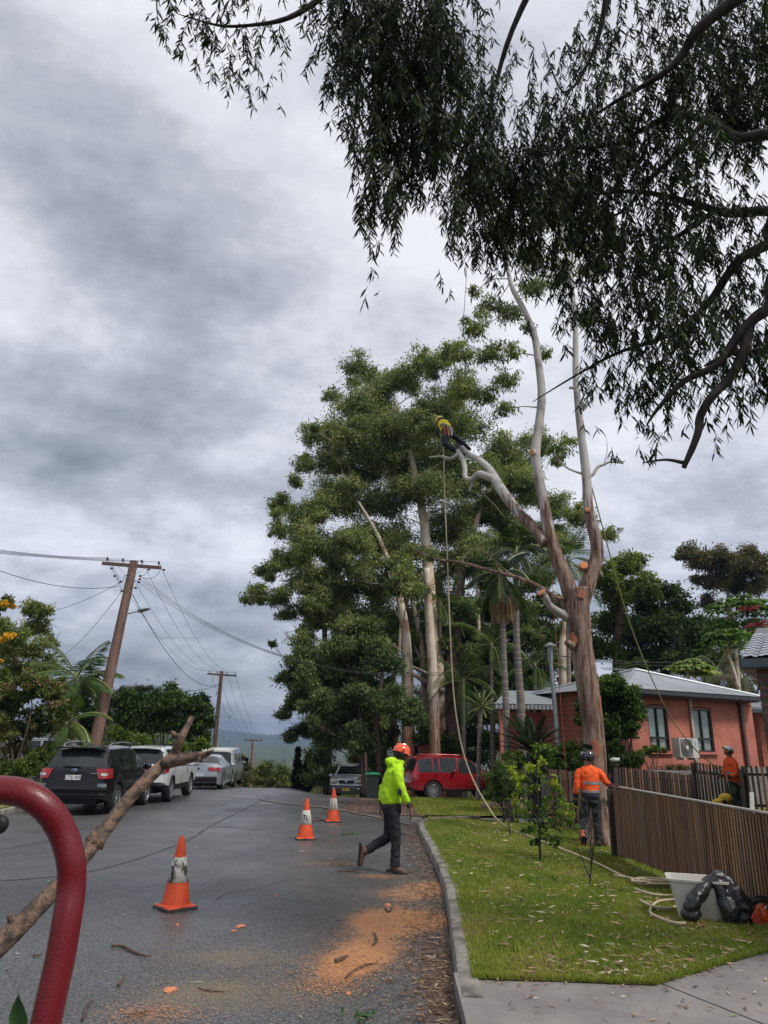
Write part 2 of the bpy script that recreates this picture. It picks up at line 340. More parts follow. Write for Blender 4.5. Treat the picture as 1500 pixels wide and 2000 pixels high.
# kerb -----------------------------------------------------------
M_kerb=MT('stained_kerb_concrete',(.27,.245,.205),(.11,.10,.082),.85,scale=5,lo=.42,hi=.6,bump=.006,bscale=30,coord='Pos')
def kerb(pts,hw,h,side,name='kerb'):
    q=smoothpath([(x,y,0) for x,y in pts],6); prof=[(-.012,-.08),(.0,h*.6),(.012,h*.9),(.03,h),(hw,h+.002),(hw,-.08)]
    V=[];n=len(q);
    for i,p in enumerate(q):
        t=(q[min(i+1,n-1)]-q[max(i-1,0)]).normalized(); nr=Vector((t.y,-t.x,0))*side
        jj=0.004*math.sin(i*1.7)
        for a,z in prof: V.append((p.x+nr.x*(a+jj),p.y+nr.y*(a+jj),gz(p.x,p.y)+z+(jj if z>0 else 0)))
    m=len(prof);F_=[(i*m+j,(i+1)*m+j,(i+1)*m+j+1,i*m+j+1) for i in range(n-1) for j in range(m-1)]
    b=MB(); b.add(V,F_+[tuple(range(m)),tuple(range((n-1)*m,n*m))]); return b.build(name,M_kerb,smooth=True,sharp=35,kind='structure')
kerb([(a+.01,b) for a,b in KERB if b>5.0]+[],.15,.125,1)
kerb([(interp(y,XL)-.01,y) for y in (-4,2,8,14,18,24,30,38,48,60)],.15,.11,-1)

# driveway slabs in the bottom right corner
def slab(poly,z0,z1,name='slab'):
    b=MB(); b.prism(poly,z0,z1); return b
M_slab=MT('exposed_driveway_concrete',(.235,.215,.20),(.16,.145,.138),.75,scale=1.6,bump=.003,bscale=90,coord='Pos',detail=8)
dv=empty('concrete_driveway',(1.5,4.5,0)); tag(dv,kind='structure')
def lslab(poly,z0,z1):
    o=slab(poly,z0,z1).build('slab',M_slab,dv); o.matrix_parent_inverse=Matrix.Translation((-1.5,-4.5,0))
lslab([(.44,2.0),(2.75,2.0),(2.75,4.4),(2.02,6.05),(.58,6.15),(.56,5.2),(.5,4.0)],-.06,.112)
lslab([(2.762,2.0),(9,2.0),(9,8.6),(4.6,7.95),(3.2,7.05),(2.04,6.045),(2.762,4.43)],-.06,.113)
lslab([(.40,.5),(9,.5),(9,1.988),(.44,1.988)],-.06,.111)

# lawn -------------------------------------------------------------
def lawnmat():
    m=bpy.data.materials.new('mown_grass_soil'); m.use_nodes=True; t=m.node_tree; b=t.nodes['Principled BSDF']; lk=t.links.new
    g=t.nodes.new('ShaderNodeNewGeometry')
    def noise(s,d=6):
        n=t.nodes.new('ShaderNodeTexNoise'); n.inputs['Scale'].default_value=s; n.inputs['Detail'].default_value=d; n.inputs['Roughness'].default_value=.65; lk(g.outputs['Position'],n.inputs['Vector']); return n.outputs[0]
    a=ramp(t,[(.40,(.06,.105,.018)),(.50,(.13,.16,.03)),(.58,(.27,.21,.08))],noise(.9)); f=ramp(t,[(.3,(.45,.45,.4)),(.6,(1.4,1.4,1.3))],noise(60,3))
    x=t.nodes.new('ShaderNodeMix'); x.data_type='RGBA'; x.blend_type='MULTIPLY'; x.inputs[0].default_value=1; lk(a.outputs[0],x.inputs[6]); lk(f.outputs[0],x.inputs[7]); lk(x.outputs[2],b.inputs['Base Color'])
    b.inputs['Roughness'].default_value=.9; b.inputs['Specular IOR Level'].default_value=.2
    bp=t.nodes.new('ShaderNodeBump'); bp.inputs['Distance'].default_value=.03; lk(noise(70,3),bp.inputs['Height']); lk(bp.outputs[0],b.inputs['Normal']); return m
M_lawn=lawnmat()
def yf(x): return interp(x,[(.6,6.0),(1.3,5.98),(2.0,5.93),(3.2,6.82),(4.6,7.7),(9,8.5),(14,8.5)])
lx=[1.0+.16*i for i in range(22)]+[4.5+.7*i for i in range(14)]
def lw(x,v):
    y0=yf(x); ye=18.3 if x<2 else 18.7; y=y0+(ye-y0)*v
    if x<1.0: x=interp(y,[(a,b) for b,a in [(k[0]+.14,k[1]) for k in KERB]][:9])
    return x,y
lawn=grid('lawn',[.9]+lx,[i/60 for i in range(61)],lambda x,y:lz(x,y)+.004*math.sin(9*x+3*y),M_lawn,warp=lw); tag(lawn,kind='structure')
M_lawn2=M_lawn
l2=strip('lawn',[(1.2,19.5),(2.6,19.6),(4.6,20.1),(6.6,20.7)],[(.7,30.3),(2.2,30.8),(4.2,31.4),(6.6,32)],.06,M_lawn)
yd=grid('back_lawn',[4.2+.8*i for i in range(14)],[18.6,20,21,22.5,24],lambda x,y:.07,M_lawn); tag(yd,kind='structure')
lv=strip('left_verge',[(-8.25,-4),(-8.9,14),(-9.3,20),(-10,30),(-12,58)],[(-30,-4),(-30,14),(-30,20),(-30,30),(-32,58)],.10,M_lawn,nx=12)

# grass blades (uncountable) -------------------------------------------
def blades(name,n,xy,hf,hmin,hmax,parent=None,wd=.006):
    X=xy[:,0];Y=xy[:,1]; Z=np.array([hf(x,y) for x,y in xy])
    h=rng.uniform(hmin,hmax,len(X)); a=rng.uniform(0,2*np.pi,len(X)); w_=wd*rng.uniform(.6,1.3,len(X)); lean=rng.normal(0,.45,(len(X),2))*h[:,None]
    b0=np.stack([X-np.cos(a)*w_,Y-np.sin(a)*w_,Z-.005],1); b1=np.stack([X+np.cos(a)*w_,Y+np.sin(a)*w_,Z-.005],1); tp=np.stack([X+lean[:,0],Y+lean[:,1],Z+h],1)
    V=np.stack([b0,b1,tp],1).reshape(-1,3); Q=np.arange(len(V)).reshape(-1,3)
    pt=np.sin(X*2.9+1.3*np.sin(Y*2.3))*np.sin(Y*1.9+1.1*np.sin(X*3.7))+.5*np.sin(X*7.1+Y*3.3)*np.sin(Y*6.1-X*2); f=.5+.5*pt; f=np.clip(f*.55+rng.uniform(0,.45,len(X)),0,1)[:,None]
    c=np.array([[.115,.20,.028]])*(1-f)+np.array([[.35,.36,.065]])*f
    dry=(rng.uniform(0,1,len(X))<.08+.5*np.clip(pt-.35,0,1)); c[dry]=np.array([.38,.29,.14])*rng.uniform(.6,1.1,(dry.sum(),1))
    c=c*rng.uniform(.7,1.25,(len(X),1))
    o=npmesh(name,V,Q,BLADE,parent,np.repeat(c,3,0)); return o
k=150000; v=rng.uniform(0,1,k)**1.7; x=rng.uniform(.66,4.6,k); y=np.array([yf(a) for a in x])-.02; y=y+(18.5-y)*v; 
kx=np.array([interp(b,[(q[1],q[0]+.12) for q in KERB[2:9]]) for b in y]); ok=x>kx
gr=blades('grass',k,np.stack([x,y],1)[ok],lz,.018,.05); tag(gr,'short lawn grass blades between kerb and slatted fence','grass',kind='stuff')
k=40000; x=rng.uniform(1.0,6.4,k); v=rng.uniform(0,1,k); y0=19.5+.22*(x-1.2); y=y0+v*10.5
gr=blades('grass',k,np.stack([x,y],1),lambda a,b:gz(a,b)+.06,.03,.07,wd=.012); tag(gr,'bright grass on the strip in front of the red four wheel drive','grass',kind='stuff')
k=9000; x=rng.uniform(4.4,14,k); y=rng.uniform(18,22.5,k)
gr=blades('grass',k,np.stack([x,y],1),lambda a,b:.07,.03,.08,wd=.012); tag(gr,'grass in the yard behind the slatted fence','grass',kind='stuff')
k=9000; x=rng.uniform(-13,-8.95,k); y=rng.uniform(11,24,k); x=x-.04*(y-11)
gr=blades('grass',k,np.stack([x,y],1),lambda a,b:gz(a,b)+.10,.04,.14,wd=.012); tag(gr,'rough grass on the far verge beside the parked cars','grass',kind='stuff')

# fallen leaves ----------------------------------------------------------
def litter(name,xy,hf,Lr,pal,label,off=.01):
    n=len(xy); Z=np.array([hf(a,b) for a,b in xy])+off+rng.uniform(0,.012,n); a=rng.uniform(0,2*np.pi,n); l=rng.uniform(*Lr,n); w_=l*rng.uniform(.12,.24,n); s=rng.uniform(-.25,.25,n)
    c=np.stack([xy[:,0],xy[:,1],Z],1); d=np.stack([np.cos(a),np.sin(a),s*.5],1); e=np.stack([-np.sin(a),np.cos(a),rng.uniform(-.4,.4,n)],1)
    V=np.stack([c-d*l[:,None]/2,c+e*w_[:,None]/2+[0,0,.004],c+d*l[:,None]/2,c-e*w_[:,None]/2],1).reshape(-1,3); V[:,2]=np.maximum(V[:,2],np.repeat(Z-off+.006,4))
    pal=np.array(pal); cc=pal[rng.integers(0,len(pal),n)]*rng.uniform(.7,1.2,(n,1))
    o=npmesh(name,V,np.arange(4*n).reshape(-1,4),DEAD,colors=np.repeat(cc,4,0)); tag(o,label,'leaf litter',kind='stuff'); return o
PALE=[(.42,.33,.22),(.30,.20,.12),(.5,.42,.32),(.22,.13,.08),(.35,.22,.15),(.16,.2,.08)]; DARK=[(.07,.04,.025),(.12,.06,.035),(.20,.12,.07),(.05,.035,.025),(.3,.2,.12)]
k=1500; x=rng.uniform(1,4,k); v=rng.uniform(0,1,k)**1.6; y=np.array([yf(a) for a in x])+.05; y=y+(18-y)*v
litter('leaf_litter',np.stack([x,y],1),lz,(.03,.15),PALE+DARK[2:4]+PALE,'pale dry gum leaves fallen on the front lawn',.022)
k=500; cx=rng.uniform(1.2,4.2,14); ii=rng.integers(0,14,k); x=np.clip(cx[ii]+rng.normal(0,.22,k),1.0,4.5); y=np.array([yf(a) for a in x])+.05+np.abs(rng.normal(0,.35,k))+(ii%3)*.8
litter('leaf_litter',np.stack([x,y],1),lz,(.03,.12),PALE+DARK,'drifts of dry leaves along the lawn edge by the driveway',.02)
k=260; x=rng.uniform(.7,5,k); y=np.array([yf(a) for a in x])-rng.uniform(0,1,k)**2*1.6-.03
litter('leaf_litter',np.stack([x,y],1)[y>4],lambda a,b:.114,(.04,.10),PALE+DARK,'dry leaves blown along the concrete driveway',.004)
k=5200; y=rng.uniform(4.2,19,k); x=np.array([interp(b,XR) for b in y])-np.abs(rng.normal(0,.25,k))-.02
litter('leaf_litter',np.stack([x,y],1),lambda a,b:.004,(.015,.10),DARK*3+PALE[:2],'brown leaves and bark gathered in the gutter by the kerb',.003)
k=2600; y=4+rng.uniform(0,1,k)**1.5*16; x=rng.uniform(-3.6,.6,k)
litter('leaf_litter',np.stack([x,y],1),lambda a,b:.004,(.012,.035),DARK,'dark bark crumbs scattered over the asphalt',.003)
k=150; y=4+rng.uniform(0,1,k)**1.2*15; x=rng.uniform(-5,.5,k)
litter('leaf_litter',np.stack([x,y],1),lambda a,b:.004,(.05,.11),[(.45,.42,.36),(.10,.2,.08),(.3,.34,.25),(.2,.12,.08)],'pale and green leaves scattered over the asphalt',.003)
k=1500; y=rng.uniform(19.5,26,k); x=rng.uniform(-1.5,1,k)
litter('leaf_litter',np.stack([x,y],1),gz,(.05,.14),DARK,'brown leaves on the verge near the bin',.03)
k=14000; idx=rng.integers(15,24,k); pts=[]
for i in idx:
    p,rx,ry,ro,st,ch=BLW[i]; pts.append((p.x+rng.normal(0,rx*1.0),p.y+rng.normal(0,ry*1.0)))
pts=np.array(pts); pts=pts[[x_<interp(y_,XR)-.02 for x_,y_ in pts]]
litter('sawdust',pts,lambda a,b:.004,(.006,.022),[(.42,.32,.17),(.50,.36,.18),(.30,.22,.13)],'thin tan sawdust dusted across the asphalt',.002)
# sawdust flakes
k=26000; idx=rng.integers(0,15,k); pts=[]
for i in idx:
    p,rx,ry,ro,st,ch=BLW[i]; pts.append((p.x+rng.normal(0,rx*.95),p.y+rng.normal(0,ry*.95)))
pts=np.array(pts); pts=pts[[x_<interp(y_,XR)-.02 for x_,y_ in pts]]
litter('sawdust',pts,lambda a,b:.004,(.008,.028),[(.65,.30,.12),(.50,.21,.08),(.7,.4,.18),(.35,.14,.06)],'orange sawdust and wood flakes heaped on the road',.002)
# ================================================================ TREES
DENS=1.0; LS=1.2
def fuller(L_,f=.75):
    o=list(L_); cx=sum(q[0] for q in L_)/len(L_); cy=sum(q[1] for q in L_)/len(L_)
    for q in L_:
        if q[2]>22:
            a0=math.atan2(cy-q[1],cx-q[0])
            for k in range(2): a=a0+rnd.uniform(-1.2,1.2); o.append((q[0]+math.cos(a)*q[2]*f,q[1]+math.sin(a)*q[2]*f,q[2]*rnd.uniform(.42,.7)))
    return [(a,b,c*.86) for a,b,c in o]
def unit(n):
    v=rng.normal(0,1,(n,3)); return v/np.linalg.norm(v,axis=1)[:,None]
def leafquads(P0,A,Ln,Wd,C):
    n=len(P0); S=np.cross(A,unit(n)); S/=np.maximum(np.linalg.norm(S,axis=1),1e-6)[:,None]
    Ln=Ln[:,None];Wd=Wd[:,None]
    V=np.stack([P0,P0+A*Ln*.45+S*Wd,P0+A*Ln,P0+A*Ln*.45-S*Wd],1).reshape(-1,3); return V,np.repeat(C,4,0)
def crown(name,cl,per,Ln,Wd,pal,parent,sub=9,subr=.6,droop=.35,up=.35,wirez=None,flat=.75,jit=.25,mat=None,kind=None):
    """cl: list of (centre,radius). leaves gathered in tufts over each clump."""
    VV=[];CC=[];tufts=[]
    pal=np.array(pal); rref=math.sqrt(sum(r*r for _,r in cl)/len(cl))
    for c,r in cl:
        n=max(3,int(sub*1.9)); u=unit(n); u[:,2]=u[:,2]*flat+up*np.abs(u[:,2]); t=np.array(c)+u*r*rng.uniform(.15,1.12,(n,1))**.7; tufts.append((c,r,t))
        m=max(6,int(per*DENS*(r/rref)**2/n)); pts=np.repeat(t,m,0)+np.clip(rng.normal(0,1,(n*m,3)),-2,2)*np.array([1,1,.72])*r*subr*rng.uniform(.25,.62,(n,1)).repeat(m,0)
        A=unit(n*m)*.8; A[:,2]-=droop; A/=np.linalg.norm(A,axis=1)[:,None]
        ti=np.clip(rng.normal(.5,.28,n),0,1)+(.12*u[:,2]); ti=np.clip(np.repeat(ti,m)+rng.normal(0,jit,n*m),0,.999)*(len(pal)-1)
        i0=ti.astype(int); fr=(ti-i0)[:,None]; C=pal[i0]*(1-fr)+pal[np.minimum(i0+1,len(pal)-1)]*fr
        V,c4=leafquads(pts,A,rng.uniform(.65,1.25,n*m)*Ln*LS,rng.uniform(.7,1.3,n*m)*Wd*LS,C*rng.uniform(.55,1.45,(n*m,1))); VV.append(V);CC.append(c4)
    V=np.concatenate(VV); o=npmesh(name,V,np.arange(len(V)).reshape(-1,4),mat or LEAF,parent,np.concatenate(CC))
    if kind: tag(o,kind=kind)
    return o,tufts
def branch(mb,a,b,r0,r1,n=5,sag=.12,k=4,side=.12):
    a,b=Vector(a),Vector(b); d=b-a; l=d.length; o=Vector((rnd.uniform(-1,1),rnd.uniform(-1,1),rnd.uniform(-.3,1)))*l*side
    pts=[]; 
    for i in range(k+1):
        t=i/k; p=a.lerp(b,t)+o*math.sin(t*math.pi)*.6; p.z-=sag*l*math.sin(t*math.pi)*.5; p+=Vector((rnd.uniform(-1,1),rnd.uniform(-1,1),rnd.uniform(-1,1)))*l*.018; pts.append(p)
    mb.tube(pts,[r0+(r1-r0)*i/k for i in range(k+1)],n,caps=False); return pts
def barkmat(name,lo,hi,z0,z1,rough_=.8,streak=(9,9,1.1),bump=.02,mid=None,pale2=None,hard=.15,base_stretch=None):
    """rough bark below z0, smooth bark above z1 (world height), with peeling patches."""
    m=bpy.data.materials.new(name); m.use_nodes=True; t=m.node_tree; b=t.nodes['Principled BSDF']; lk=t.links.new
    g=t.nodes.new('ShaderNodeNewGeometry'); mpn=t.nodes.new('ShaderNodeMapping'); mpn.inputs['Scale'].default_value=streak; lk(g.outputs['Position'],mpn.inputs[0])
    def noise(s,vec,d=7,r=.65):
        n=t.nodes.new('ShaderNodeTexNoise'); n.inputs['Scale'].default_value=s; n.inputs['Detail'].default_value=d; n.inputs['Roughness'].default_value=r; lk(vec,n.inputs['Vector']); return n.outputs[0]
    st=noise(1.6,mpn.outputs[0]); bl=noise(1.3,g.outputs['Position'],5)
    c_lo=ramp(t,[(.32,tuple(x*.28 for x in lo)),(.47,lo),(.58,mid or tuple(x*1.5 for x in lo)),(.72,tuple(x*.6 for x in lo))],st)
    p2=pale2 or tuple(x*.6 for x in hi)
    c_hi=ramp(t,[(.36,p2),(.5,hi),(.68,tuple(min(1,x*1.12) for x in hi))],bl)
    sp_=t.nodes.new('ShaderNodeSeparateXYZ'); lk(g.outputs['Position'],sp_.inputs[0])
    mr=t.nodes.new('ShaderNodeMapRange'); lk(sp_.outputs[2],mr.inputs[0]); mr.inputs[1].default_value=z0; mr.inputs[2].default_value=z1; mr.clamp=True
    ad=t.nodes.new('ShaderNodeMath'); ad.operation='MULTIPLY_ADD'; lk(noise(.9,mpn.outputs[0],4),ad.inputs[0]); ad.inputs[1].default_value=1.4; lk(mr.outputs[0],ad.inputs[2])
    sm=t.nodes.new('ShaderNodeMapRange'); lk(ad.outputs[0],sm.inputs[0]); sm.inputs[1].default_value=1.05; sm.inputs[2].default_value=1.05+hard
    x=t.nodes.new('ShaderNodeMix'); x.data_type='RGBA'; lk(sm.outputs[0],x.inputs[0]); lk(c_lo.outputs[0],x.inputs[6]); lk(c_hi.outputs[0],x.inputs[7]); lk(x.outputs[2],b.inputs['Base Color'])
    b.inputs['Roughness'].default_value=rough_; b.inputs['Specular IOR Level'].default_value=.3
    bp=t.nodes.new('ShaderNodeBump'); bp.inputs['Distance'].default_value=bump; iv=t.nodes.new('ShaderNodeMath'); iv.operation='MULTIPLY_ADD'; lk(sm.outputs[0],iv.inputs[0]); iv.inputs[1].default_value=-.8; iv.inputs[2].default_value=1
    lk(iv.outputs[0],bp.inputs['Strength']); lk(st,bp.inputs['Height']); lk(bp.outputs[0],b.inputs['Normal']); return m
B_grey=barkmat('grey_limb_bark',(.13,.11,.095),(.30,.28,.25),2,9)
B_dark=barkmat('dark_branch_bark',(.035,.028,.025),(.05,.04,.035),50,60,bump=.01)
B_brown=barkmat('brown_fibrous_bark',(.10,.065,.05),(.30,.24,.18),8,16)
B_pale=barkmat('pale_peeling_bark',(.33,.17,.10),(.55,.46,.36),-1,9,pale2=(.33,.20,.12),hard=.05,bump=.008)
B_palm=MT('ringed_palm_trunk',(.27,.235,.20),(.14,.12,.10),.85,scale=3,stretch=(.3,.3,7),lo=.42,hi=.5,bump=.01,coord='Pos')
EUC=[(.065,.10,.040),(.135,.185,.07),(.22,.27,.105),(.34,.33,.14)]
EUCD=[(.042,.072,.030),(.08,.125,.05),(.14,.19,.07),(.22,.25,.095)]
GRN=[(.024,.05,.013),(.055,.10,.02),(.105,.165,.03),(.18,.24,.045)]
LIME=[(.04,.075,.012),(.10,.16,.02),(.19,.26,.035),(.30,.36,.05)]
OLIVE=[(.035,.04,.015),(.07,.075,.03),(.11,.11,.045),(.19,.13,.07)]

def pclumps(L_,Y,dj=1.5,yo=0):
    o=[]
    for q in L_:
        px,py,r=q[:3]; y=(q[3] if len(q)>3 else Y)+rnd.uniform(-dj,dj); p=P(px,py+yo,y); o.append((p,r/ppm(px,py,y)))
    return o
def tree(name,label,cat,trunk,tr,cl,per,Ln,Wd,pal,bark,group=None,limb=.30,nb=8,attach=(.35,1.),**kw):
    """trunk: list of points; every clump is joined to the trunk by its own limb."""
    trunk=[Vector((trunk[0].x,trunk[0].y,min(trunk[0].z,gz(trunk[0].x,trunk[0].y)-.15)))]+list(trunk[1:])
    base=trunk[0]; root=empty(name,base); tag(root,label,cat,group); inv=Matrix.Translation(-Vector(base))
    mb=MB(); tp=smoothpath(trunk,4); tl=lerpl(tr,4); mb.tube(tp,tl,10,jit=.04)
    cr_,tufts=crown('crown',cl,per,Ln,Wd,pal,root,**kw); cr_.matrix_parent_inverse=inv
    n=len(tp); nodes=[(tp[i],tl[i],0) for i in range(int(n*attach[0]),n)]; tc_=tp[int(n*.6)]
    for c,r,t in sorted(tufts,key=lambda q:(Vector(q[0])-tc_).length):
        c=Vector(c); e=c-Vector((0,0,r*.45))
        def cost(q): 
            d=e-q[0]; h=math.hypot(d.x,d.y); return d.length+1.4*max(0,.45*h-d.z)+.12*q[2]
        nd=min(nodes,key=cost); l=(e-nd[0]).length; r0=min(nd[1]*.62,max(.02,.011*l+.016)); kk=max(3,min(7,int(l/.9)+2)); br=branch(mb,nd[0],e,r0,r0*.42,6,k=kk,sag=.05)
        for m_ in range(1,len(br)): nodes.append((br[m_],r0*(1-.58*m_/kk),nd[2]+1))
        for q in t[:nb]: branch(mb,rnd.choice(br[-3:]),q,max(.008,r0*.36),.004,3,k=3)
    tk=mb.build('trunk',bark,root,smooth=True); tk.matrix_parent_inverse=inv
    return root,cr_,tk

GR='gum trees massed behind the walking worker'
# -- grove seen behind the road, traced as tufts of foliage with true depths
A1=[(700,722,34),(648,775,20),(735,765,44),(690,795,44),(790,738,40),(822,702,26),(850,712,30),(885,690,28),(762,830,56),(700,862,52),(645,858,36),(606,855,28),(592,912,24),(640,905,42),(720,925,54),(790,905,58),(850,800,45),(900,760,42),(870,880,50),(845,960,50),(905,830,36),(760,985,50),(690,985,46)]
A2=[(548,988,24),(541,1038,22),(592,1010,34),(645,985,40),(575,940,18),(520,1112,24),(560,1090,36),(500,1168,24),(478,1170,10),(545,1172,24),(615,1062,46),(680,1060,50),(740,1065,50),(600,1140,46),(660,1150,52),(735,1140,50),(800,1080,46),(800,1150,40),(560,1200,22),(620,1210,40),(690,1225,44),(590,1250,26)]
A3=[(533,1257,9),(590,1290,28),(565,1330,24),(620,1310,38),(575,1375,24),(552,1395,15),(600,1360,32),(640,1380,40),(690,1320,44),(750,1290,44),(700,1390,40),(755,1370,40),(566,1440,15),(600,1425,26),(650,1440,36),(700,1450,34),(745,1440,34),(805,1400,30),(655,1260,34),(720,1250,36)]
A4=[(870,1040,55),(930,1000,50),(900,930,42),(960,930,40),(995,880,42),(1035,945,34),(980,1000,45),(1050,860,30),(1085,980,34),(1010,1060,40),(930,1080,45),(1075,1050,35),(880,1110,42),(960,1140,36),(840,1160,36),(1130,1010,32),(1190,1045,22),(1110,1060,30),(1020,930,35)]
A5=[(905,1190,34),(870,1230,34),(930,1240,30),(1050,1130,34),(1090,1180,28),(1050,1230,30),(1080,1290,28),(1020,1190,26),(1045,1335,20),(905,1290,30),(860,1320,34),(1110,1230,20),(940,1330,26),(780,1230,36),(820,1290,30)]
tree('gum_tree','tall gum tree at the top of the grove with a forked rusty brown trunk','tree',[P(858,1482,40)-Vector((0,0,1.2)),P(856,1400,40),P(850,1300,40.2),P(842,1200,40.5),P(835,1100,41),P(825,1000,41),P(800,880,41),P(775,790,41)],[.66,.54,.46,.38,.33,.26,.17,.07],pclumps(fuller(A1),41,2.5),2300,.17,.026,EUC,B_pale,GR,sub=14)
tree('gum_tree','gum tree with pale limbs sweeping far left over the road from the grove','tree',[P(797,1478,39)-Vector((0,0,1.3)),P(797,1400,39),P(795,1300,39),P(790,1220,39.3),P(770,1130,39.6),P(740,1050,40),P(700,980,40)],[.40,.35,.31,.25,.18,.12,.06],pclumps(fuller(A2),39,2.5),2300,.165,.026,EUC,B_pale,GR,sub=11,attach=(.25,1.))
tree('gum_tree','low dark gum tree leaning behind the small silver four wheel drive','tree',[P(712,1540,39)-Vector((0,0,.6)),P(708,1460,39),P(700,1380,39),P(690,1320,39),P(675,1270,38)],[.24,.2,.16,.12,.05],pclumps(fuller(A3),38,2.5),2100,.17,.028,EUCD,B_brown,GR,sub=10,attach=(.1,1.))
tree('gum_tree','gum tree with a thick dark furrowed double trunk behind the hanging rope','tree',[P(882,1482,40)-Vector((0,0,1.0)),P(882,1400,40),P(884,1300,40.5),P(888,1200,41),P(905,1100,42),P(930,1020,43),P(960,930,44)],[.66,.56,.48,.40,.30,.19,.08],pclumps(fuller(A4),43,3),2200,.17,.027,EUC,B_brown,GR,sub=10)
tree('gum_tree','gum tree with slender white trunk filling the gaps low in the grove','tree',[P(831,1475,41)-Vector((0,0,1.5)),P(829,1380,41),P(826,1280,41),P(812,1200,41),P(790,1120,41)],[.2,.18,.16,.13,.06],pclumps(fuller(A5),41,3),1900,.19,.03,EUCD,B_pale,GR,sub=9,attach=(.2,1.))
# plain trunks and sweeping limbs showing through the grove
def bare(label,pts,rad,mat,cat='tree',name='tree_trunk',group='bare trunks showing through the grove'):
    b=MB(); b.tube(smoothpath(pts,5),lerpl(rad,5),9,jit=.05); o=b.build(name,mat,None,smooth=True); tag(o,label,cat,group); return o
bare('pale pillar like gum trunk with brown peeling patches, behind the thick dark trunks',[P(850,1480,38)-Vector((0,0,1)),P(846,1330,38),P(838,1200,38),P(834,1110,38)],[.30,.27,.22,.16],B_pale)
bare('slender white trunk beside the hanging orange palm flower cluster',[P(940,1440,41),P(938,1300,41),P(934,1200,41),P(930,1120,41)],[.12,.11,.10,.07],B_pale)
bare('thin leaning dark stem right of the silver four wheel drive',[P(712,1545,37)-Vector((0,0,.3)),P(706,1440,37),P(700,1350,37.5),P(693,1290,38)],[.11,.095,.08,.04],B_brown)
bare('grey stem forking out of the undergrowth below the crossing branches',[P(742,1470,37)-Vector((0,0,1)),P(735,1400,37),P(745,1330,37),P(752,1250,37)],[.16,.14,.11,.07],B_brown)
bare('pale low stem with a smooth bend at the foot of the grove',[P(775,1480,40)-Vector((0,0,1)),P(772,1420,40),P(765,1350,40),P(778,1280,40),P(783,1210,40)],[.17,.15,.13,.10,.06],B_pale)
bare('brown trunk split by a pale fork above the house roof',[P(1098,1370,38)-Vector((0,0,2)),P(1100,1290,38),P(1102,1240,38),P(1112,1180,38),P(1118,1120,38)],[.26,.24,.2,.12,.06],B_pale)
lm=MB()
for pts,r in [([P(868,1350,39.5),P(820,1325,39.4),P(780,1300,39),P(740,1285,38.6),P(690,1255,38),P(640,1228,37.5)],[.15,.12,.10,.08,.06,.03]),([P(845,1320,40),P(800,1300,39.8),P(755,1282,39.4),P(700,1268,39),P(650,1275,38.6),P(610,1265,38)],[.09,.085,.075,.05,.035,.02]),([P(822,1355,41),P(790,1345,40.8),P(745,1325,40.4),P(705,1310,40),P(670,1318,39.6),P(600,1323,39)],[.10,.09,.075,.055,.04,.02]),([P(822,1290,41),P(800,1240,41),P(770,1190,41),P(745,1130,41)],[.08,.07,.05,.03])]:
    lm.tube(smoothpath(pts,5),lerpl(r,5),7,jit=.05)
o=lm.build('pale_limbs',MT('pale_smooth_limb_bark',(.42,.37,.31),(.25,.22,.18),.7,scale=2,coord='Pos'),bpy.data.objects['gum_tree.001'],smooth=True); o.matrix_parent_inverse=Matrix.Translation(-bpy.data.objects['gum_tree.001'].location)

def infill(label,poly,n,Y,r0,r1,per,base):
    def inside(x,y):
        c=False; j=len(poly)-1
        for i in range(len(poly)):
            a,b=poly[i],poly[j]
            if (a[1]>y)!=(b[1]>y) and x<(b[0]-a[0])*(y-a[1])/(b[1]-a[1])+a[0]: c=not c
            j=i
        return c
    xs_=[p[0] for p in poly]; ys_=[p[1] for p in poly]; L_=[]
    while len(L_)<n:
        x,y=rnd.uniform(min(xs_),max(xs_)),rnd.uniform(min(ys_),max(ys_))
        if inside(x,y) and (all(math.hypot(x-a,y-b)>r0*.75 for a,b,_ in L_) or rnd.random()<.002): L_.append((x,y,rnd.uniform(r0,r1)))
    bx,by=base; tree('gum_tree',label,'tree',[P(bx,by,Y)-Vector((0,0,1.5)),P(bx,by-120,Y),P(bx-5,by-250,Y),P(bx-10,by-400,Y)],[.3,.26,.2,.1],pclumps(L_,Y,2.5),per,.20,.034,EUCD,B_brown,GR,sub=12,subr=.7)
infill('deepest gum tree whose foliage closes the heart of the grove',[(700,760),(790,740),(900,730),(1000,860),(1060,960),(1090,1100),(1000,1250),(850,1250),(700,1200),(600,1150),(580,1050),(620,920)],26,48,30,42,2000,(800,1480))
infill('low gum tree filling the shade between the bare trunks',[(600,1180),(850,1200),(1060,1180),(1080,1330),(960,1400),(820,1440),(640,1440),(590,1330)],40,49,28,38,2300,(640,1520))
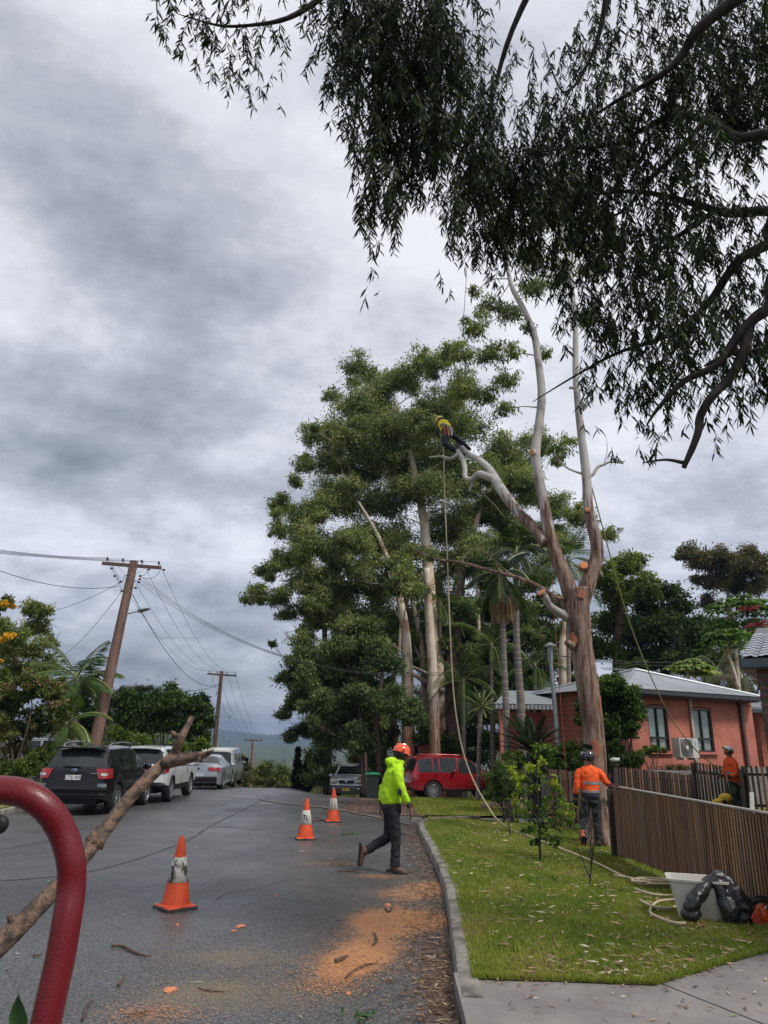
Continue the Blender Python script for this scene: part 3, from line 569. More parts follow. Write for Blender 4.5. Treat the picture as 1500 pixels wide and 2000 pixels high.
# dark conifers, undergrowth at the grove's foot
def conifer(px,py0,py1,Y,wpx,label):
    b=P(px,py0,Y); t=P(px,py1,Y); h=t.z-b.z; wd=wpx/ppm(px,py0,Y); cl=[(Vector((b.x,Y,b.z+h*f)),wd*(1.05-.75*f**2)*.62) for f in [.08,.2,.32,.44,.56,.68,.8,.9,.97]]
    tree('conifer',label,'tree',[b,Vector((b.x,Y,b.z+h*.5)),t],[.12,.08,.02],cl,800,.16,.03,[(.008,.018,.008),(.014,.03,.012),(.025,.045,.018)],B_dark,'dark columnar conifers',sub=7,droop=-.7,nb=0)
conifer(578,1545,1462,48,13,'darkest columnar conifer at the crest of the road, left of the pair')
conifer(598,1550,1475,48,15,'broader dark conifer standing beside the columnar one')
def shrub(name,label,cat,L_,Y,dj,per,Ln,Wd,pal,group=None,gb=None,bark=None,stems=4,**kw):
    cl=pclumps(L_,Y,dj); c=sum((Vector(a) for a,_ in cl),Vector())/len(cl); b=Vector((c.x,c.y,gz(c.x,c.y) if gb is None else gb))
    root=empty(name,b); tag(root,label,cat,group); inv=Matrix.Translation(-b)
    kw.setdefault('sub',8); cr_,tf=crown('foliage',cl,per,Ln,Wd,pal,root,**kw); cr_.matrix_parent_inverse=inv
    mb=MB()
    for i,(cc,r,t) in enumerate(tf):
        s=b+Vector((rnd.uniform(-.25,.25),rnd.uniform(-.2,.2),-.05)); l=(Vector(cc)-s).length; branch(mb,s,cc,.012*l+.012,.01,5,sag=-.1,k=5)
        for q in t[:5]: branch(mb,cc,q,.012,.004,3,k=2)
    o=mb.build('stems',bark or B_brown,root,smooth=True); o.matrix_parent_inverse=inv; return root
GU='undergrowth shrubs at the foot of the grove'
shrub('shrub','dark tangled shrub at the crest left of the silver four wheel drive','shrub',[(625,1480,26),(645,1520,24),(615,1520,22),(640,1450,24)],45,1.5,1400,.16,.035,EUCD,GU)
shrub('shrub','dark tangled shrub above the green lidded bin','shrub',[(725,1480,26),(748,1450,26),(765,1500,22),(735,1520,20),(700,1490,22)],42,1.5,1400,.16,.035,EUCD,GU)
shrub('shrub','glossy undergrowth between the worker helmet and the red roof','shrub',[(805,1470,24),(830,1440,26),(860,1460,22)],39,1.2,1300,.18,.04,GRN,GU)

# ------------------------------------------------ big trees on the right
GB='broad trees behind the red house'
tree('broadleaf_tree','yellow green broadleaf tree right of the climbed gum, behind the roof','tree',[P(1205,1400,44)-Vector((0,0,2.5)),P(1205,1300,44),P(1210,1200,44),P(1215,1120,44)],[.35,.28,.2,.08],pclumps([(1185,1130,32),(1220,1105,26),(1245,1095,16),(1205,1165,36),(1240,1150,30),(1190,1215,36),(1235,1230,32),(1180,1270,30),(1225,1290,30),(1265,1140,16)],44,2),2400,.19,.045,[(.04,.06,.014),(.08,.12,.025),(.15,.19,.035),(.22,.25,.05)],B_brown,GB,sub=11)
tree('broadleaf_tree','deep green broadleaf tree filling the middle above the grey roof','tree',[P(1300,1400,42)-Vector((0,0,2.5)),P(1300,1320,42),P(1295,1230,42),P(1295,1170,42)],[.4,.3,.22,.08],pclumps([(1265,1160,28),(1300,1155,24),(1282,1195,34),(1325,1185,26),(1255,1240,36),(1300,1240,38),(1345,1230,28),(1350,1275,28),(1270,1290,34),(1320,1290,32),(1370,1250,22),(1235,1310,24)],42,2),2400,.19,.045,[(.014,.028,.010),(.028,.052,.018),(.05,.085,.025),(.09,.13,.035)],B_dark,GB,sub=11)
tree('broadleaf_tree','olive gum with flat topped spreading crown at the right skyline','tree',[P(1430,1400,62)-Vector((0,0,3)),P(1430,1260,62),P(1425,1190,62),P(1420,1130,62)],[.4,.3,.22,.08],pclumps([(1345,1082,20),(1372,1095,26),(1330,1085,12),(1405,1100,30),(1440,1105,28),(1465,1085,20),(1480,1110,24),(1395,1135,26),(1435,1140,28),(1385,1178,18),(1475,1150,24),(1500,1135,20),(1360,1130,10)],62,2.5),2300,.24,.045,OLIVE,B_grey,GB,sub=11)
shrub('broadleaf_tree','mixed dark shrubbery between the olive gum and the red house','tree',[(1380,1225,26),(1360,1265,26),(1400,1290,28),(1440,1300,28),(1480,1240,28),(1490,1290,26),(1330,1300,28),(1420,1240,26)],48,2,1900,.2,.05,[(.018,.03,.01),(.035,.055,.016),(.07,.09,.025),(.12,.13,.04)],GB,gb=0,sub=11)
tree('broadleaf_tree','dense dark foliage behind the pair of ringed palms','tree',[P(1000,1400,45)-Vector((0,0,2)),P(1000,1300,45),P(1010,1220,45)],[.3,.22,.1],pclumps([(960,1200,26),(1000,1230,30),(1050,1190,26),(960,1300,34),(1010,1310,34),(1060,1310,30),(1090,1250,30),(1120,1290,30),(1150,1250,26),(1120,1340,26),(900,1360,34),(950,1390,34),(880,1420,36),(1000,1380,30)],45,2),1900,.2,.05,[(.014,.026,.008),(.028,.045,.014),(.05,.07,.02),(.08,.11,.03)],B_dark,GB,sub=10)

# ------------------------------------------------ left side
GL='trees and tall bushes on the far side of the road'
tree('broadleaf_tree','feathery tree with thin crown at the left edge behind the wattle blossom','tree',[P(20,1420,30)-Vector((0,0,2)),P(25,1340,30),P(35,1260,30),P(45,1210,30)],[.22,.17,.11,.05],pclumps([(60,1190,18),(85,1195,16),(30,1240,26),(75,1225,24),(15,1270,26),(55,1270,28),(95,1255,16),(30,1310,30),(80,1300,24),(5,1220,20)],30,1.2),1500,.15,.022,[(.06,.085,.03),(.11,.155,.045),(.18,.22,.07),(.25,.25,.09)],B_grey,GL,sub=10)
b_=tree('flowering_tree','tree with clusters of golden yellow blossom at the left frame edge','tree',[P(-60,1500,20)-Vector((0,0,1.2)),P(-50,1350,20),P(-35,1230,20)],[.14,.1,.04],pclumps([(-20,1185,16),(15,1175,9),(-25,1240,20),(5,1185,8)],20,.5),700,.12,.02,[(.05,.06,.02),(.10,.12,.03)],B_grey,None,sub=7)
bl,_=crown('blossom',pclumps([(10,1180,6),(26,1184,5),(4,1250,6),(17,1243,7),(25,1240,5),(2,1290,3),(-8,1178,8)],19.6,.2),520,.035,.014,[(.55,.30,.02),(.75,.45,.04),(.8,.52,.06)],b_[0],sub=8); bl.matrix_parent_inverse=Matrix.Translation(-b_[0].location)
shrub('tall_bush','large red tipped bush behind the red tube and black wagon','bush',[(20,1370,34),(60,1350,34),(100,1350,30),(20,1430,40),(75,1420,38),(115,1390,28),(-20,1400,44),(30,1490,34),(90,1480,26),(-10,1330,30)],23.5,1.0,2600,.085,.028,[(.04,.065,.02),(.08,.12,.03),(.15,.19,.05),(.24,.15,.08)],GL,sub=13,subr=.36,bark=B_brown)
shrub('tall_bush','dark glossy bush behind the leaning power pole','bush',[(150,1370,30),(175,1340,24),(190,1400,28),(135,1420,26),(170,1430,26),(205,1360,16)],31,1,2000,.12,.035,[(.010,.022,.008),(.02,.04,.014),(.04,.07,.02)],GL,sub=10)
shrub('round_tree','dense rounded dark green tree between the two nearer power poles','tree',[(250,1370,26),(285,1375,30),(325,1370,28),(360,1375,26),(390,1385,22),(405,1410,18),(265,1415,28),(310,1410,30),(355,1415,28),(385,1440,20),(235,1400,18),(395,1370,12)],40,1.5,2300,.15,.045,[(.012,.028,.008),(.024,.05,.012),(.045,.085,.018),(.09,.14,.03)],GL,sub=12,bark=B_dark)
shrub('round_tree','wispy pointed tree top rising behind the dense rounded tree','tree',[(262,1355,14),(280,1345,12),(240,1350,10),(300,1355,14),(225,1375,16)],52,1.5,900,.16,.022,[(.03,.045,.018),(.06,.08,.03)],GL,sub=8)
shrub('low_bush','bright green low bush under the rounded tree beside the white wagon','bush',[(232,1432,14),(250,1448,16),(275,1450,14),(395,1455,14),(350,1458,16)],33,1,900,.10,.03,[(.04,.08,.012),(.09,.14,.02),(.15,.21,.035)],GL,sub=8)
shrub('low_bush','low green bush in front of the silver car on the far driveway','bush',[(60,1500,22),(35,1520,20),(80,1475,14),(100,1500,14),(-10,1520,24)],23,.7,1500,.07,.022,[(.03,.06,.012),(.07,.11,.02),(.13,.17,.03)],GL,sub=10)
shrub('low_bush','sunlit yellow green shrub by the second power pole','bush',[(372,1440,12),(398,1440,12),(385,1460,14)],44,.8,700,.12,.035,LIME[:3],GL,sub=8)

# ------------------------------------------------ palms
M_frond=LEAF
def frond(V,C,base,az,elv,length,curl,nl,ll,colr,lw=.045,hang=.5):
    d=Vector((math.cos(az)*math.cos(elv),math.sin(az)*math.cos(elv),math.sin(elv))); p=Vector(base); st=length/nl; side=Vector((-math.sin(az),math.cos(az),0)); pts=[p.copy()]
    for i in range(nl):
        f=i/nl; d=(d+Vector((0,0,-curl/nl))).normalized(); p=p+d*st; pts.append(p.copy())
        if f<.12: continue
        l=ll*math.sin(math.pi*min(1,.16+f*.86))**.6
        for s in(-1,1):
            a=(side*s+d*.75+Vector((0,0,-hang+rnd.uniform(-.12,.12)))).normalized()*l; w_=d*lw
            V+= [p-w_*.5,p+a*.5+w_*.5+Vector((0,0,.04*l)),p+a,p+a*.5-w_*.6+Vector((0,0,.04*l))]
            k=rnd.uniform(.75,1.25); C+=[(colr[0]*k,colr[1]*k,colr[2]*k)]*4
    return pts
def palm(label,tp,rad,n,length,cols,trunkmat=B_palm,group='palms in the garden',nl=38,ll=.70,curl=1.5,emin=-.5,emax=1.3,name='palm_tree',shaft=True,hang=.5,lw=.045):
    tp=[Vector((tp[0].x,tp[0].y,min(tp[0].z,gz(tp[0].x,tp[0].y)-.1)))]+list(tp[1:])
    base=tp[0]; root=empty(name,base); tag(root,label,'palm',group); inv=Matrix.Translation(-Vector(base)); V=[];C=[];mb=MB()
    top=Vector(tp[-1])
    for i in range(n):
        e=emin+(emax-emin)*((i+.5)/n); az=i*2.4+rnd.uniform(-.3,.3); pts=frond(V,C,top,az,e,length*rnd.uniform(.8,1.1),curl*rnd.uniform(.8,1.2),nl,ll,rnd.choice(cols),lw,hang)
        mb.tube(pts[::4]+[pts[-1]],[.028]*(len(pts[::4]))+[.006],3,caps=False)
    f=npmesh('fronds',[tuple(v) for v in V],np.arange(len(V)).reshape(-1,4),M_frond,root,np.array(C)); f.matrix_parent_inverse=inv
    o=mb.build('frond_stalks',MT('green_frond_stalk',(.10,.13,.03),(.16,.17,.05),.5) if 'green_frond_stalk' not in bpy.data.materials else bpy.data.materials['green_frond_stalk'],root); o.matrix_parent_inverse=inv
    if len(tp)>1:
        b=MB(); q=smoothpath(tp,6); rr=lerpl(rad,6); pts=[];rs=[]
        for i,(a,c) in enumerate(zip(q,q[1:])):
            for j in range(3): pts.append(a.lerp(c,j/3)); rs.append((rr[i]+(rr[i+1]-rr[i])*j/3)*(1.05 if (i*3+j)%2 else .97))
        pts.append(q[-1]); rs.append(rr[-1]); b.tube(pts,rs,12); o=b.build('trunk',trunkmat,root,smooth=True); o.matrix_parent_inverse=inv
        if shaft:
            b=MB(); d=(top-q[-3]).normalized(); b.tube([top-d*1.0,top-d*.8,top-d*.2,top+d*.25],[rad[-1]*.98,rad[-1]*1.35,rad[-1]*1.1,.03],10); o=b.build('crownshaft',MT('green_crownshaft',(.10,.17,.04),(.15,.2,.06),.4),root,smooth=True); o.matrix_parent_inverse=inv
    return root,inv
FR=[(.014,.03,.010),(.022,.042,.013),(.034,.056,.017)]
GP='palms in the garden beside the house'
pr,inv=palm('ringed palm trunk with a hanging mop of orange flower strings, left of the pair',[P(992,1476,21),P(988,1380,21),P(984,1280,21),P(981,1190,21),P(977,1125,21)],[.11,.095,.085,.08,.07],9,1.35,FR,group=GP,curl=1.7)
b=MB(); c0=P(982,1165,20.9)
for i in range(190):
    a=rnd.uniform(0,6.28); r=rnd.uniform(.1,.42); l=rnd.uniform(.35,.85); b.tube([c0+Vector((math.cos(a)*.08,math.sin(a)*.08,rnd.uniform(-.05,.1))),c0+Vector((math.cos(a)*r*.8,math.sin(a)*r*.8,-.02-.1*r)),c0+Vector((math.cos(a)*r,math.sin(a)*r,-l*.5)),c0+Vector((math.cos(a)*r*1.02,math.sin(a)*r*1.02,-l))],[.008,.007,.006,.005],3,caps=False)
o=b.build('flower_strings',MT('rusty_flower_strings',(.42,.22,.12),(.22,.16,.05),.8,scale=3,coord='Pos'),pr,kind='stuff'); o.matrix_parent_inverse=inv
palm('ringed palm trunk standing right of the flowering one, bending at its foot',[P(1022,1440,22.5)-Vector((0,0,.3)),P(1017,1370,22.5),P(1010,1270,22.5),P(1008,1190,22.5),P(1008,1080,22.5)],[.16,.12,.105,.095,.085],9,1.4,FR,group=GP,curl=1.6)
for i,(px,py,Y,ln,lab,py0) in enumerate([(905,1330,38,3.6,'bushy palm low behind the thick dark gum trunk',1450),(960,1260,38,3.4,'palm with upright fronds behind the flowering palm',1440),(1045,1300,37,3.1,'palm with pale arching fronds left of the steel post',1400),(860,1180,40,3.0,'palm half hidden between the grove trunks',1460),(1110,1095,33,3.0,'palm whose dark drooping fronds show between the gum forks',1440),(900,1010,45,3.4,'tall palm with its crown up inside the grove',1440)]):
    palm(lab,[P(px,py0,Y),P(px,(py+py0)/2,Y),P(px,py,Y)],[.12,.10,.09],11,ln*.85,[(.03,.06,.016),(.042,.085,.022),(.07,.11,.03)],group=GP,curl=1.8)
palm('leafy palm with upright feather fronds behind the leaning power pole',[P(146,1460,27),P(148,1390,27),P(150,1325,27)],[.13,.12,.11],14,1.9,[(.04,.08,.02),(.07,.12,.03),(.11,.16,.05)],group='palms on the far side of the road',curl=1.0,emin=-.4)
palm('small palm drooping over the roof of the black wagon',[P(122,1470,25.0),P(126,1440,25),P(130,1415,25)],[.12,.1,.1],11,1.6,[(.07,.12,.03),(.11,.17,.04)],group='palms on the far side of the road',curl=1.9,ll=.4)
palm('grey green palm hanging over the ridge right of the lime leaved plant',[P(1400,1400,37),P(1400,1340,37),P(1400,1310,37)],[.14,.12,.12],14,2.6,[(.05,.07,.035),(.09,.11,.06),(.14,.14,.09)],group='palms behind the red house',curl=2.2,hang=1.0)
palm('dry fronded palm beside the brick corner',[P(1450,1400,35),P(1450,1360,35),P(1452,1330,35)],[.14,.12,.12],12,2.2,[(.05,.06,.03),(.09,.09,.05),(.17,.15,.10)],group='palms behind the red house',curl=2.4,hang=1.0)
palm('spiky yucca palm beside the red pillar of the house',[P(930,1440,27),P(938,1400,27),P(940,1380,27)],[.08,.08,.07],26,.75,[(.03,.06,.018),(.05,.09,.025)],group='spiky plants by the house',curl=.3,nl=8,ll=.10,emin=-.6,shaft=False,name='yucca')
# umbrella trees (whorled leaves, two red flower sprays)
def whorl(V,C,c,r,n,pal,wd,drop=.35):
    for k_ in range(n):
        a=k_*2*math.pi/n+rnd.uniform(-.1,.1); d=Vector((math.cos(a),math.sin(a),-drop+rnd.uniform(-.15,.15))).normalized(); s=Vector((-math.sin(a),math.cos(a),0))*wd*r; q=c+d*r*.12
        V+=[q,q+d*r*.5+s+Vector((0,0,.05*r)),q+d*r-Vector((0,0,.12*r)),q+d*r*.5-s+Vector((0,0,.05*r))]; cc=rnd.choice(pal); k=rnd.uniform(.8,1.2); C+=[tuple(x*k for x in cc)]*4
def umbrella(label,stem,cl,pal,nper=26,wr=.32,flowers=(),group='umbrella trees beside the tiled roof',name='umbrella_tree',wd=.18):
    root=empty(name,stem[0]); tag(root,label,'tree',group); inv=Matrix.Translation(-Vector(stem[0])); V=[];C=[];b=MB(); b.tube(smoothpath(stem,4),lerpl([.09]+[.07]*(len(stem)-2)+[.04],4),7)
    for c,r in cl:
        for i in range(nper):
            u=Vector(unit(1)[0]); u.z=abs(u.z)*.9-.15; q=c+u*r; whorl(V,C,q,wr*rnd.uniform(.7,1.15),8,pal,wd)
            if i<8: branch(b,stem[-1],q,.02,.008,3,k=3)
    o=npmesh('foliage',[tuple(v) for v in V],np.arange(len(V)).reshape(-1,4),LEAF,root,np.array(C)); o.matrix_parent_inverse=inv
    o=b.build('stem',B_pale,root,smooth=True); o.matrix_parent_inverse=inv
    for f in flowers:
        b=MB()
        for i in range(26):
            a=rnd.uniform(0,6.28); e=rnd.uniform(-.1,.5); d=Vector((math.cos(a)*math.cos(e),math.sin(a)*math.cos(e),math.sin(e)))*rnd.uniform(.4,.62); b.tube([f,f+d*.5+Vector((0,0,.05)),f+d],[.02,.026,.018],4)
        o=b.build('red_flower_spray',MT('crimson_flower',(.22,.015,.025),(.35,.03,.05),.7),root); o.matrix_parent_inverse=inv
UG=[(.04,.09,.018),(.07,.14,.025),(.13,.21,.04)]
umbrella('umbrella tree with two crimson flower sprays beside the tiled roof',[P(1448,1400,33),P(1440,1300,33),P(1434,1230,33),P(1432,1200,33)],[(P(1425,1195,33),.9),(P(1445,1185,33),.8),(P(1475,1235,33),.9),(P(1412,1230,33),.7),(P(1495,1190,33),.7)],UG,24,.42,[P(1462,1193,32),P(1478,1223,32)])
umbrella('shorter umbrella tree with twin pale stems rising behind the roof ridge',[P(1442,1345,31),P(1430,1300,31),P(1420,1270,31)],[(P(1410,1258,31),.7),(P(1428,1250,31),.7),(P(1405,1245,31),.5)],UG,22,.38)
umbrella('lime variegated broad leaved plant growing over the roof ridge',[P(1345,1345,30),P(1344,1325,30),P(1343,1312,30)],[(P(1330,1310,30),.5),(P(1350,1305,30),.55),(P(1368,1312,30),.45)],[(.16,.26,.06),(.28,.36,.10),(.38,.42,.16),(.08,.16,.03)],20,.36,group='big leaved plants behind the roof',wd=.32)
# ================================================================ FAR COUNTRY
def hill(name,x0,x1,y,d,hf,mat,n=120):
    xs=[x0+(x1-x0)*i/n for i in range(n+1)]; V=[];
    for j in range(8):
        f=j/7
        for x in xs:
            h=hf(x); V.append((x,y-d*.5+d*f,-26+(h+26)*math.sin(math.pi*.5*min(1,f*1.6))**1.2+rnd.uniform(-.01,.01)*h*(1 if 0<j else 0)))
    a=np.arange(8*(n+1)).reshape(8,n+1);Q=np.stack([a[:-1,:-1],a[:-1,1:],a[1:,1:],a[1:,:-1]],-1).reshape(-1,4)
    o=npmesh(name,V,Q,mat,smooth=True); tag(o,kind='structure'); return o
M_hill=MT('forested_hill',(.035,.055,.02),(.08,.10,.03),.95,scale=.03,bump=2,bscale=.2,coord='Pos',detail=9)
def nz(x,*ws): return sum(a*math.sin(x*f+p) for a,f,p in ws)
hill('hill',-4000,4000,3600,1800,lambda x:38+nz(x,(22,.0021,2.6),(13,.0052,1.2),(6,.013,0),(3,.031,2)),M_hill,260)
hill('hill',-2200,2600,1700,900,lambda x:-6+14*math.exp(-((x-50)/260)**2)+nz(x,(5,.006,.7),(2.5,.017,1),(1.3,.05,0)),M_hill,240)
# valley woods, uncountable: one mass of crowns down the slope and over the valley floor
def woods():
    VV=[];CC=[]
    pal=np.array([(.028,.05,.014),(.055,.085,.02),(.09,.12,.026),(.14,.15,.035),(.17,.14,.04)])
    for i in range(1500):
        y=72+ (rng.uniform(0,1)**1.6)*620; x=rng.uniform(-.42,.30)*y
        if y<130 and -16-.12*(y-60)<x<-.10*y+2 : continue
        z=gz(x,y); r=rng.uniform(2.2,4.6)*(1+y/700); h=rng.uniform(7,13)*(.62 if y<160 else 1)*(.7+.3*(x/y<-.1)); cap=1.72-y*(.040 if y<120 else .024 if y<250 else .012)-r*.8; c=np.array([x,y,min(z+h-r*.4,cap if x>-.27*y else 99)])
        n=700 if y<180 else 260 if y<350 else 140; t=c+unit(14)*np.array([r,r,r*.75]); k=n//14; p=np.repeat(t,k,0)+rng.normal(0,.3*r,(14*k,3)); A=unit(14*k); s=(.10+y/900)
        V,c4=leafquads(p,A,rng.uniform(.7,1.4,14*k)*s*1.5,rng.uniform(.7,1.3,14*k)*s*.35,pal[rng.integers(0,5)]*rng.uniform(.55,1.3,(14*k,1))); VV.append(V);CC.append(c4)
    V=np.concatenate(VV); o=npmesh('woods',V,np.arange(len(V)).reshape(-1,4),LEAF,None,np.concatenate(CC)); tag(o,'forested valley falling away beyond the crest of the road','woods',kind='stuff')
woods()
# roadside scrub right behind the crest
shrub('shrub','sunlit scrub just beyond the crest behind the third power pole','shrub',[(475,1525,14),(505,1520,16),(530,1525,16),(550,1515,18),(520,1505,14),(560,1535,14)],80,6,1300,.3,.07,[(.05,.075,.02),(.09,.12,.03),(.15,.16,.04)],'roadside scrub past the crest')
shrub('shrub','brown dry scrub past the white van','shrub',[(478,1500,10),(482,1520,12),(470,1480,6)],75,3,700,.25,.05,[(.12,.09,.04),(.09,.09,.04)],'roadside scrub past the crest')

# ================================================================ THE GUM BEING CUT
YT=15.1
def T(px,py,Y=YT): return P(px,py,Y)
M_gum=barkmat('gum_bark_rough_to_smooth',(.165,.095,.068),(.44,.41,.385),5.0,9.6,mid=(.30,.215,.175),pale2=(.21,.195,.19),streak=(7,7,.9),bump=.03,hard=.12)
M_cut=MT('fresh_saw_cut',(.60,.20,.06),(.45,.13,.045),.7,scale=30,stretch=(1,1,1))
M_scar=MT('torn_orange_bark',(.42,.16,.08),(.26,.10,.06),.85,scale=12,stretch=(3,3,.6),coord='Pos',bump=.01)
root=empty('gum_tree',(T(1170,1622).x,YT,lz(4.4,YT))); tag(root,'big gum in the front garden with pale forked upper stems and fresh orange saw cuts','tree'); inv=Matrix.Translation(-root.location)
b=MB()
def tb(pts,r,n=18,jit=.03,k=6): b.tube(smoothpath(pts,k),lerpl(r,k),n,jit=jit)
tb([T(1170,1622)-Vector((0,0,.3)),T(1168,1585),T(1163,1520),T(1160,1440),T(1148,1340),T(1135,1260),T(1130,1200),T(1126,1150)],[.29,.25,.225,.215,.222,.23,.24,.27],20,.035)
tb([T(1122,1185),T(1108,1140),T(1088,1090),T(1072,1040),T(1062,980),T(1050,920),T(1046,880),T(1054,820),T(1058,770),T(1052,710),T(1042,650),T(1020,600),T(1000,560),T(990,515),T(985,470)],[.20,.17,.15,.14,.11,.105,.11,.10,.096,.085,.08,.07,.06,.045,.03])
tb([T(1132,1185),T(1152,1130),T(1166,1085),T(1163,1050),T(1150,1000),T(1146,940),T(1142,900),T(1134,840),T(1128,780),T(1124,720),T(1124,650),T(1120,590),T(1112,530),T(1100,470),T(1090,400)],[.19,.16,.145,.135,.115,.105,.10,.085,.078,.07,.065,.058,.05,.04,.025])
tb([T(1066,1062),T(1040,1028,15.3),T(1012,1000,15.6),T(985,965,15.9),T(968,938,16.5),T(955,915,17),T(935,898,17.6),T(915,888,18),T(897,868,18.4)],[.13,.12,.12,.12,.12,.09,.085,.08,.065],14)
tb([T(968,938,16.5),T(950,930,16.6),T(935,926,16.8),T(922,936,17),T(909,933,17.1),T(908,915,17.2),T(902,893,17.5),T(893,880,17.9)],[.10,.095,.085,.07,.065,.065,.06,.05],12)
tb([T(925,938,17),T(920,950,17.1),T(916,960,17.1)],[.05,.03,.02],8)
tb([T(894,888,17.6),T(880,896,17.7),T(862,892,17.8),T(838,893,17.9)],[.06,.05,.04,.02],8)
STUB=smoothpath([T(1108,1206),T(1085,1192,15.0),T(1072,1180,14.9),T(1064,1165,14.8),T(1058,1158,14.8)],6)
tb([T(1103,1170),T(1090,1168,14.9),T(1082,1164,14.8)],[.05,.035,.02],7)
tb([T(1144,935),T(1158,926),T(1168,912),T(1180,907),T(1192,902),T(1218,905)],[.045,.04,.035,.03,.025,.015],7)
tb([T(1192,902),T(1196,896),T(1212,902),T(1221,900)],[.02,.02,.018,.01],5); tb([T(1180,906),T(1186,880),T(1184,850)],[.012,.008,.004],4,k=3)
tb([T(1136,925),T(1110,915),T(1092,900),T(1082,885)],[.03,.022,.016,.01],6)
tb([T(1127,760),T(1118,757),T(1112,758)],[.05,.04,.03],7)
tb([T(1138,800),T(1148,790),T(1160,775)],[.05,.03,.02],7)
tb([T(1118,1262,14.9),T(1106,1254,14.8)],[.09,.06],9)
tb([T(1112,1190),T(1060,1150,15.6),T(1010,1128,16),T(950,1112,16.4),T(900,1098,16.8),T(850,1092,17.1),T(805,1072,17.4),T(772,1060,17.6)],[.06,.05,.045,.04,.034,.026,.018,.006],8)
tb([T(1010,1128,16),T(985,1112,16.2),T(950,1080,16.4),T(925,1060,16.6)],[.03,.024,.016,.006],6)
for i in range(7):     # root flare
    a=i*.9+.3; q=Vector((root.location.x,YT,lz(4.4,YT))); tb([q+Vector((math.cos(a)*.12,math.sin(a)*.12,.55)),q+Vector((math.cos(a)*.28,math.sin(a)*.28,.15)),q+Vector((math.cos(a)*.42,math.sin(a)*.42,-.08))],[.12,.09,.04],8,k=3)
o=b.build('trunk',M_gum,root,smooth=True); o.matrix_parent_inverse=inv
b=MB(); b.tube(STUB,lerpl([.10,.085,.07,.075,.07],6),14,jit=.03); o=b.build('branch_stub',MT('pale_dead_limb',(.44,.42,.40),(.26,.24,.23),.7,scale=3,coord='Pos'),root,smooth=True); o.matrix_parent_inverse=inv
def cutface(px,py,rpx,nrm,Y,stub=.1):
    c=P(px,py,Y); r=rpx/ppm(px,py,Y); n=Vector(nrm).normalized(); M=Matrix.Translation(c)@n.to_track_quat('Z','Y').to_matrix().to_4x4()
    s=MB(); s.lathe([(r*1.12,-stub),(r*1.08,-.02),(r*1.05,0),(r*.9,.006)],18,M); o=s.build('cut_collar',M_gum,root,smooth=True); o.matrix_parent_inverse=inv
    s=MB(); s.lathe([(r*.93,.008),(r*.6,.011),(.001,.013)],18,M); o=s.build('saw_cut',M_cut,root); o.matrix_parent_inverse=inv
cutface(1140,1104,8.5,(-.1,-1,.35),14.92,.10); cutface(1147,995,5,(-.1,-1,.1),14.92,.12); cutface(1038,883,7,(-.9,-.6,.3),15.02,.12); cutface(1057,1157,8,(-.8,-.5,.7),14.78,.08); cutface(893,866,6,(-.5,.5,.7),18.45,.08)
def scar(pxc,py,rr,a0,a1,hp,off=.01):
    """torn patch lying on the trunk surface; pxc = trunk centre there, a0..a1 = angle range seen from the street"""
    c=P(pxc,py,YT); h=hp/ppm(pxc,py,YT); s=MB(); nu,nv=9,12; V=[]
    for v in range(nv+1):
        f=v/nv; wv=math.sin(math.pi*min(.999,max(.001,f)))**.5; am=(a0+a1)/2+.10*math.sin(f*7+py); hw_=(a1-a0)/2*wv*rnd.uniform(.7,1.15)
        for u in range(nu+1):
            a=am+hw_*(u/nu*2-1); V.append(c+Vector((math.sin(a)*(rr+off),-math.cos(a)*(rr+off),h*(f-.5))))
    s.add(V,[(v*(nu+1)+u,v*(nu+1)+u+1,(v+1)*(nu+1)+u+1,(v+1)*(nu+1)+u) for v in range(nv) for u in range(nu)]); o=s.build('torn_bark',M_scar,root,smooth=True); o.matrix_parent_inverse=inv
scar(1152,1388,.224,.75,1.35,60,.012); scar(1161,1462,.222,-.6,.25,34); scar(1146,1330,.226,.9,1.4,30,.012); scar(1128,1165,.262,-.3,.45,18,.02); scar(1128,1250,.238,-.9,-.3,26,.012)
UP=[(930,640,30),(905,690,26),(950,690,30),(985,740,26),(905,760,22),(945,770,26),(1000,690,20),(960,600,26),(1000,610,26),(1040,560,30),(1060,690,16),(985,800,20),(1090,880,24),(1112,862,16),(1090,900,14),(1030,500,36),(980,450,34),(1060,430,36),(1120,470,34),(1100,540,26),(1160,520,30),(1020,380,34),(1100,380,36),(1160,430,30),(1200,480,24),(1140,620,20),(840,1085,16,17.1),(800,1068,14,17.4),(900,1095,12,16.8),(925,1060,14,16.6),(930,570,14),(1030,640,14)]
cr_,tf=crown('crown',pclumps(UP,16.0,1.0),850,.10,.013,EUC,root,sub=9,droop=1.0,subr=.6,jit=.3); cr_.matrix_parent_inverse=inv
b=MB(); att=smoothpath([T(1052,710),T(1042,650),T(1020,600),T(1000,560),T(990,515),T(985,470)],3)+smoothpath([T(1124,720),T(1124,650),T(1120,590),T(1112,530),T(1100,470),T(1090,400)],3)+smoothpath([T(1054,820),T(1058,770),T(1052,710)],2)+[T(1092,900),T(1082,885),T(850,1092,17.1),T(805,1072,17.4),T(900,1098,16.8),T(925,1060,16.6)]
for c,r,t in tf:
    c=Vector(c); a=min(att,key=lambda q:(q-c).length); bq=branch(b,a,c,.020,.006,4,k=6,sag=-.05,side=.22); att+=bq[3:]
    for q in t[:6]: branch(b,c,q,.009,.003,3,k=3)
o=b.build('twigs',B_grey,root); o.matrix_parent_inverse=inv; tag(o,kind='stuff')

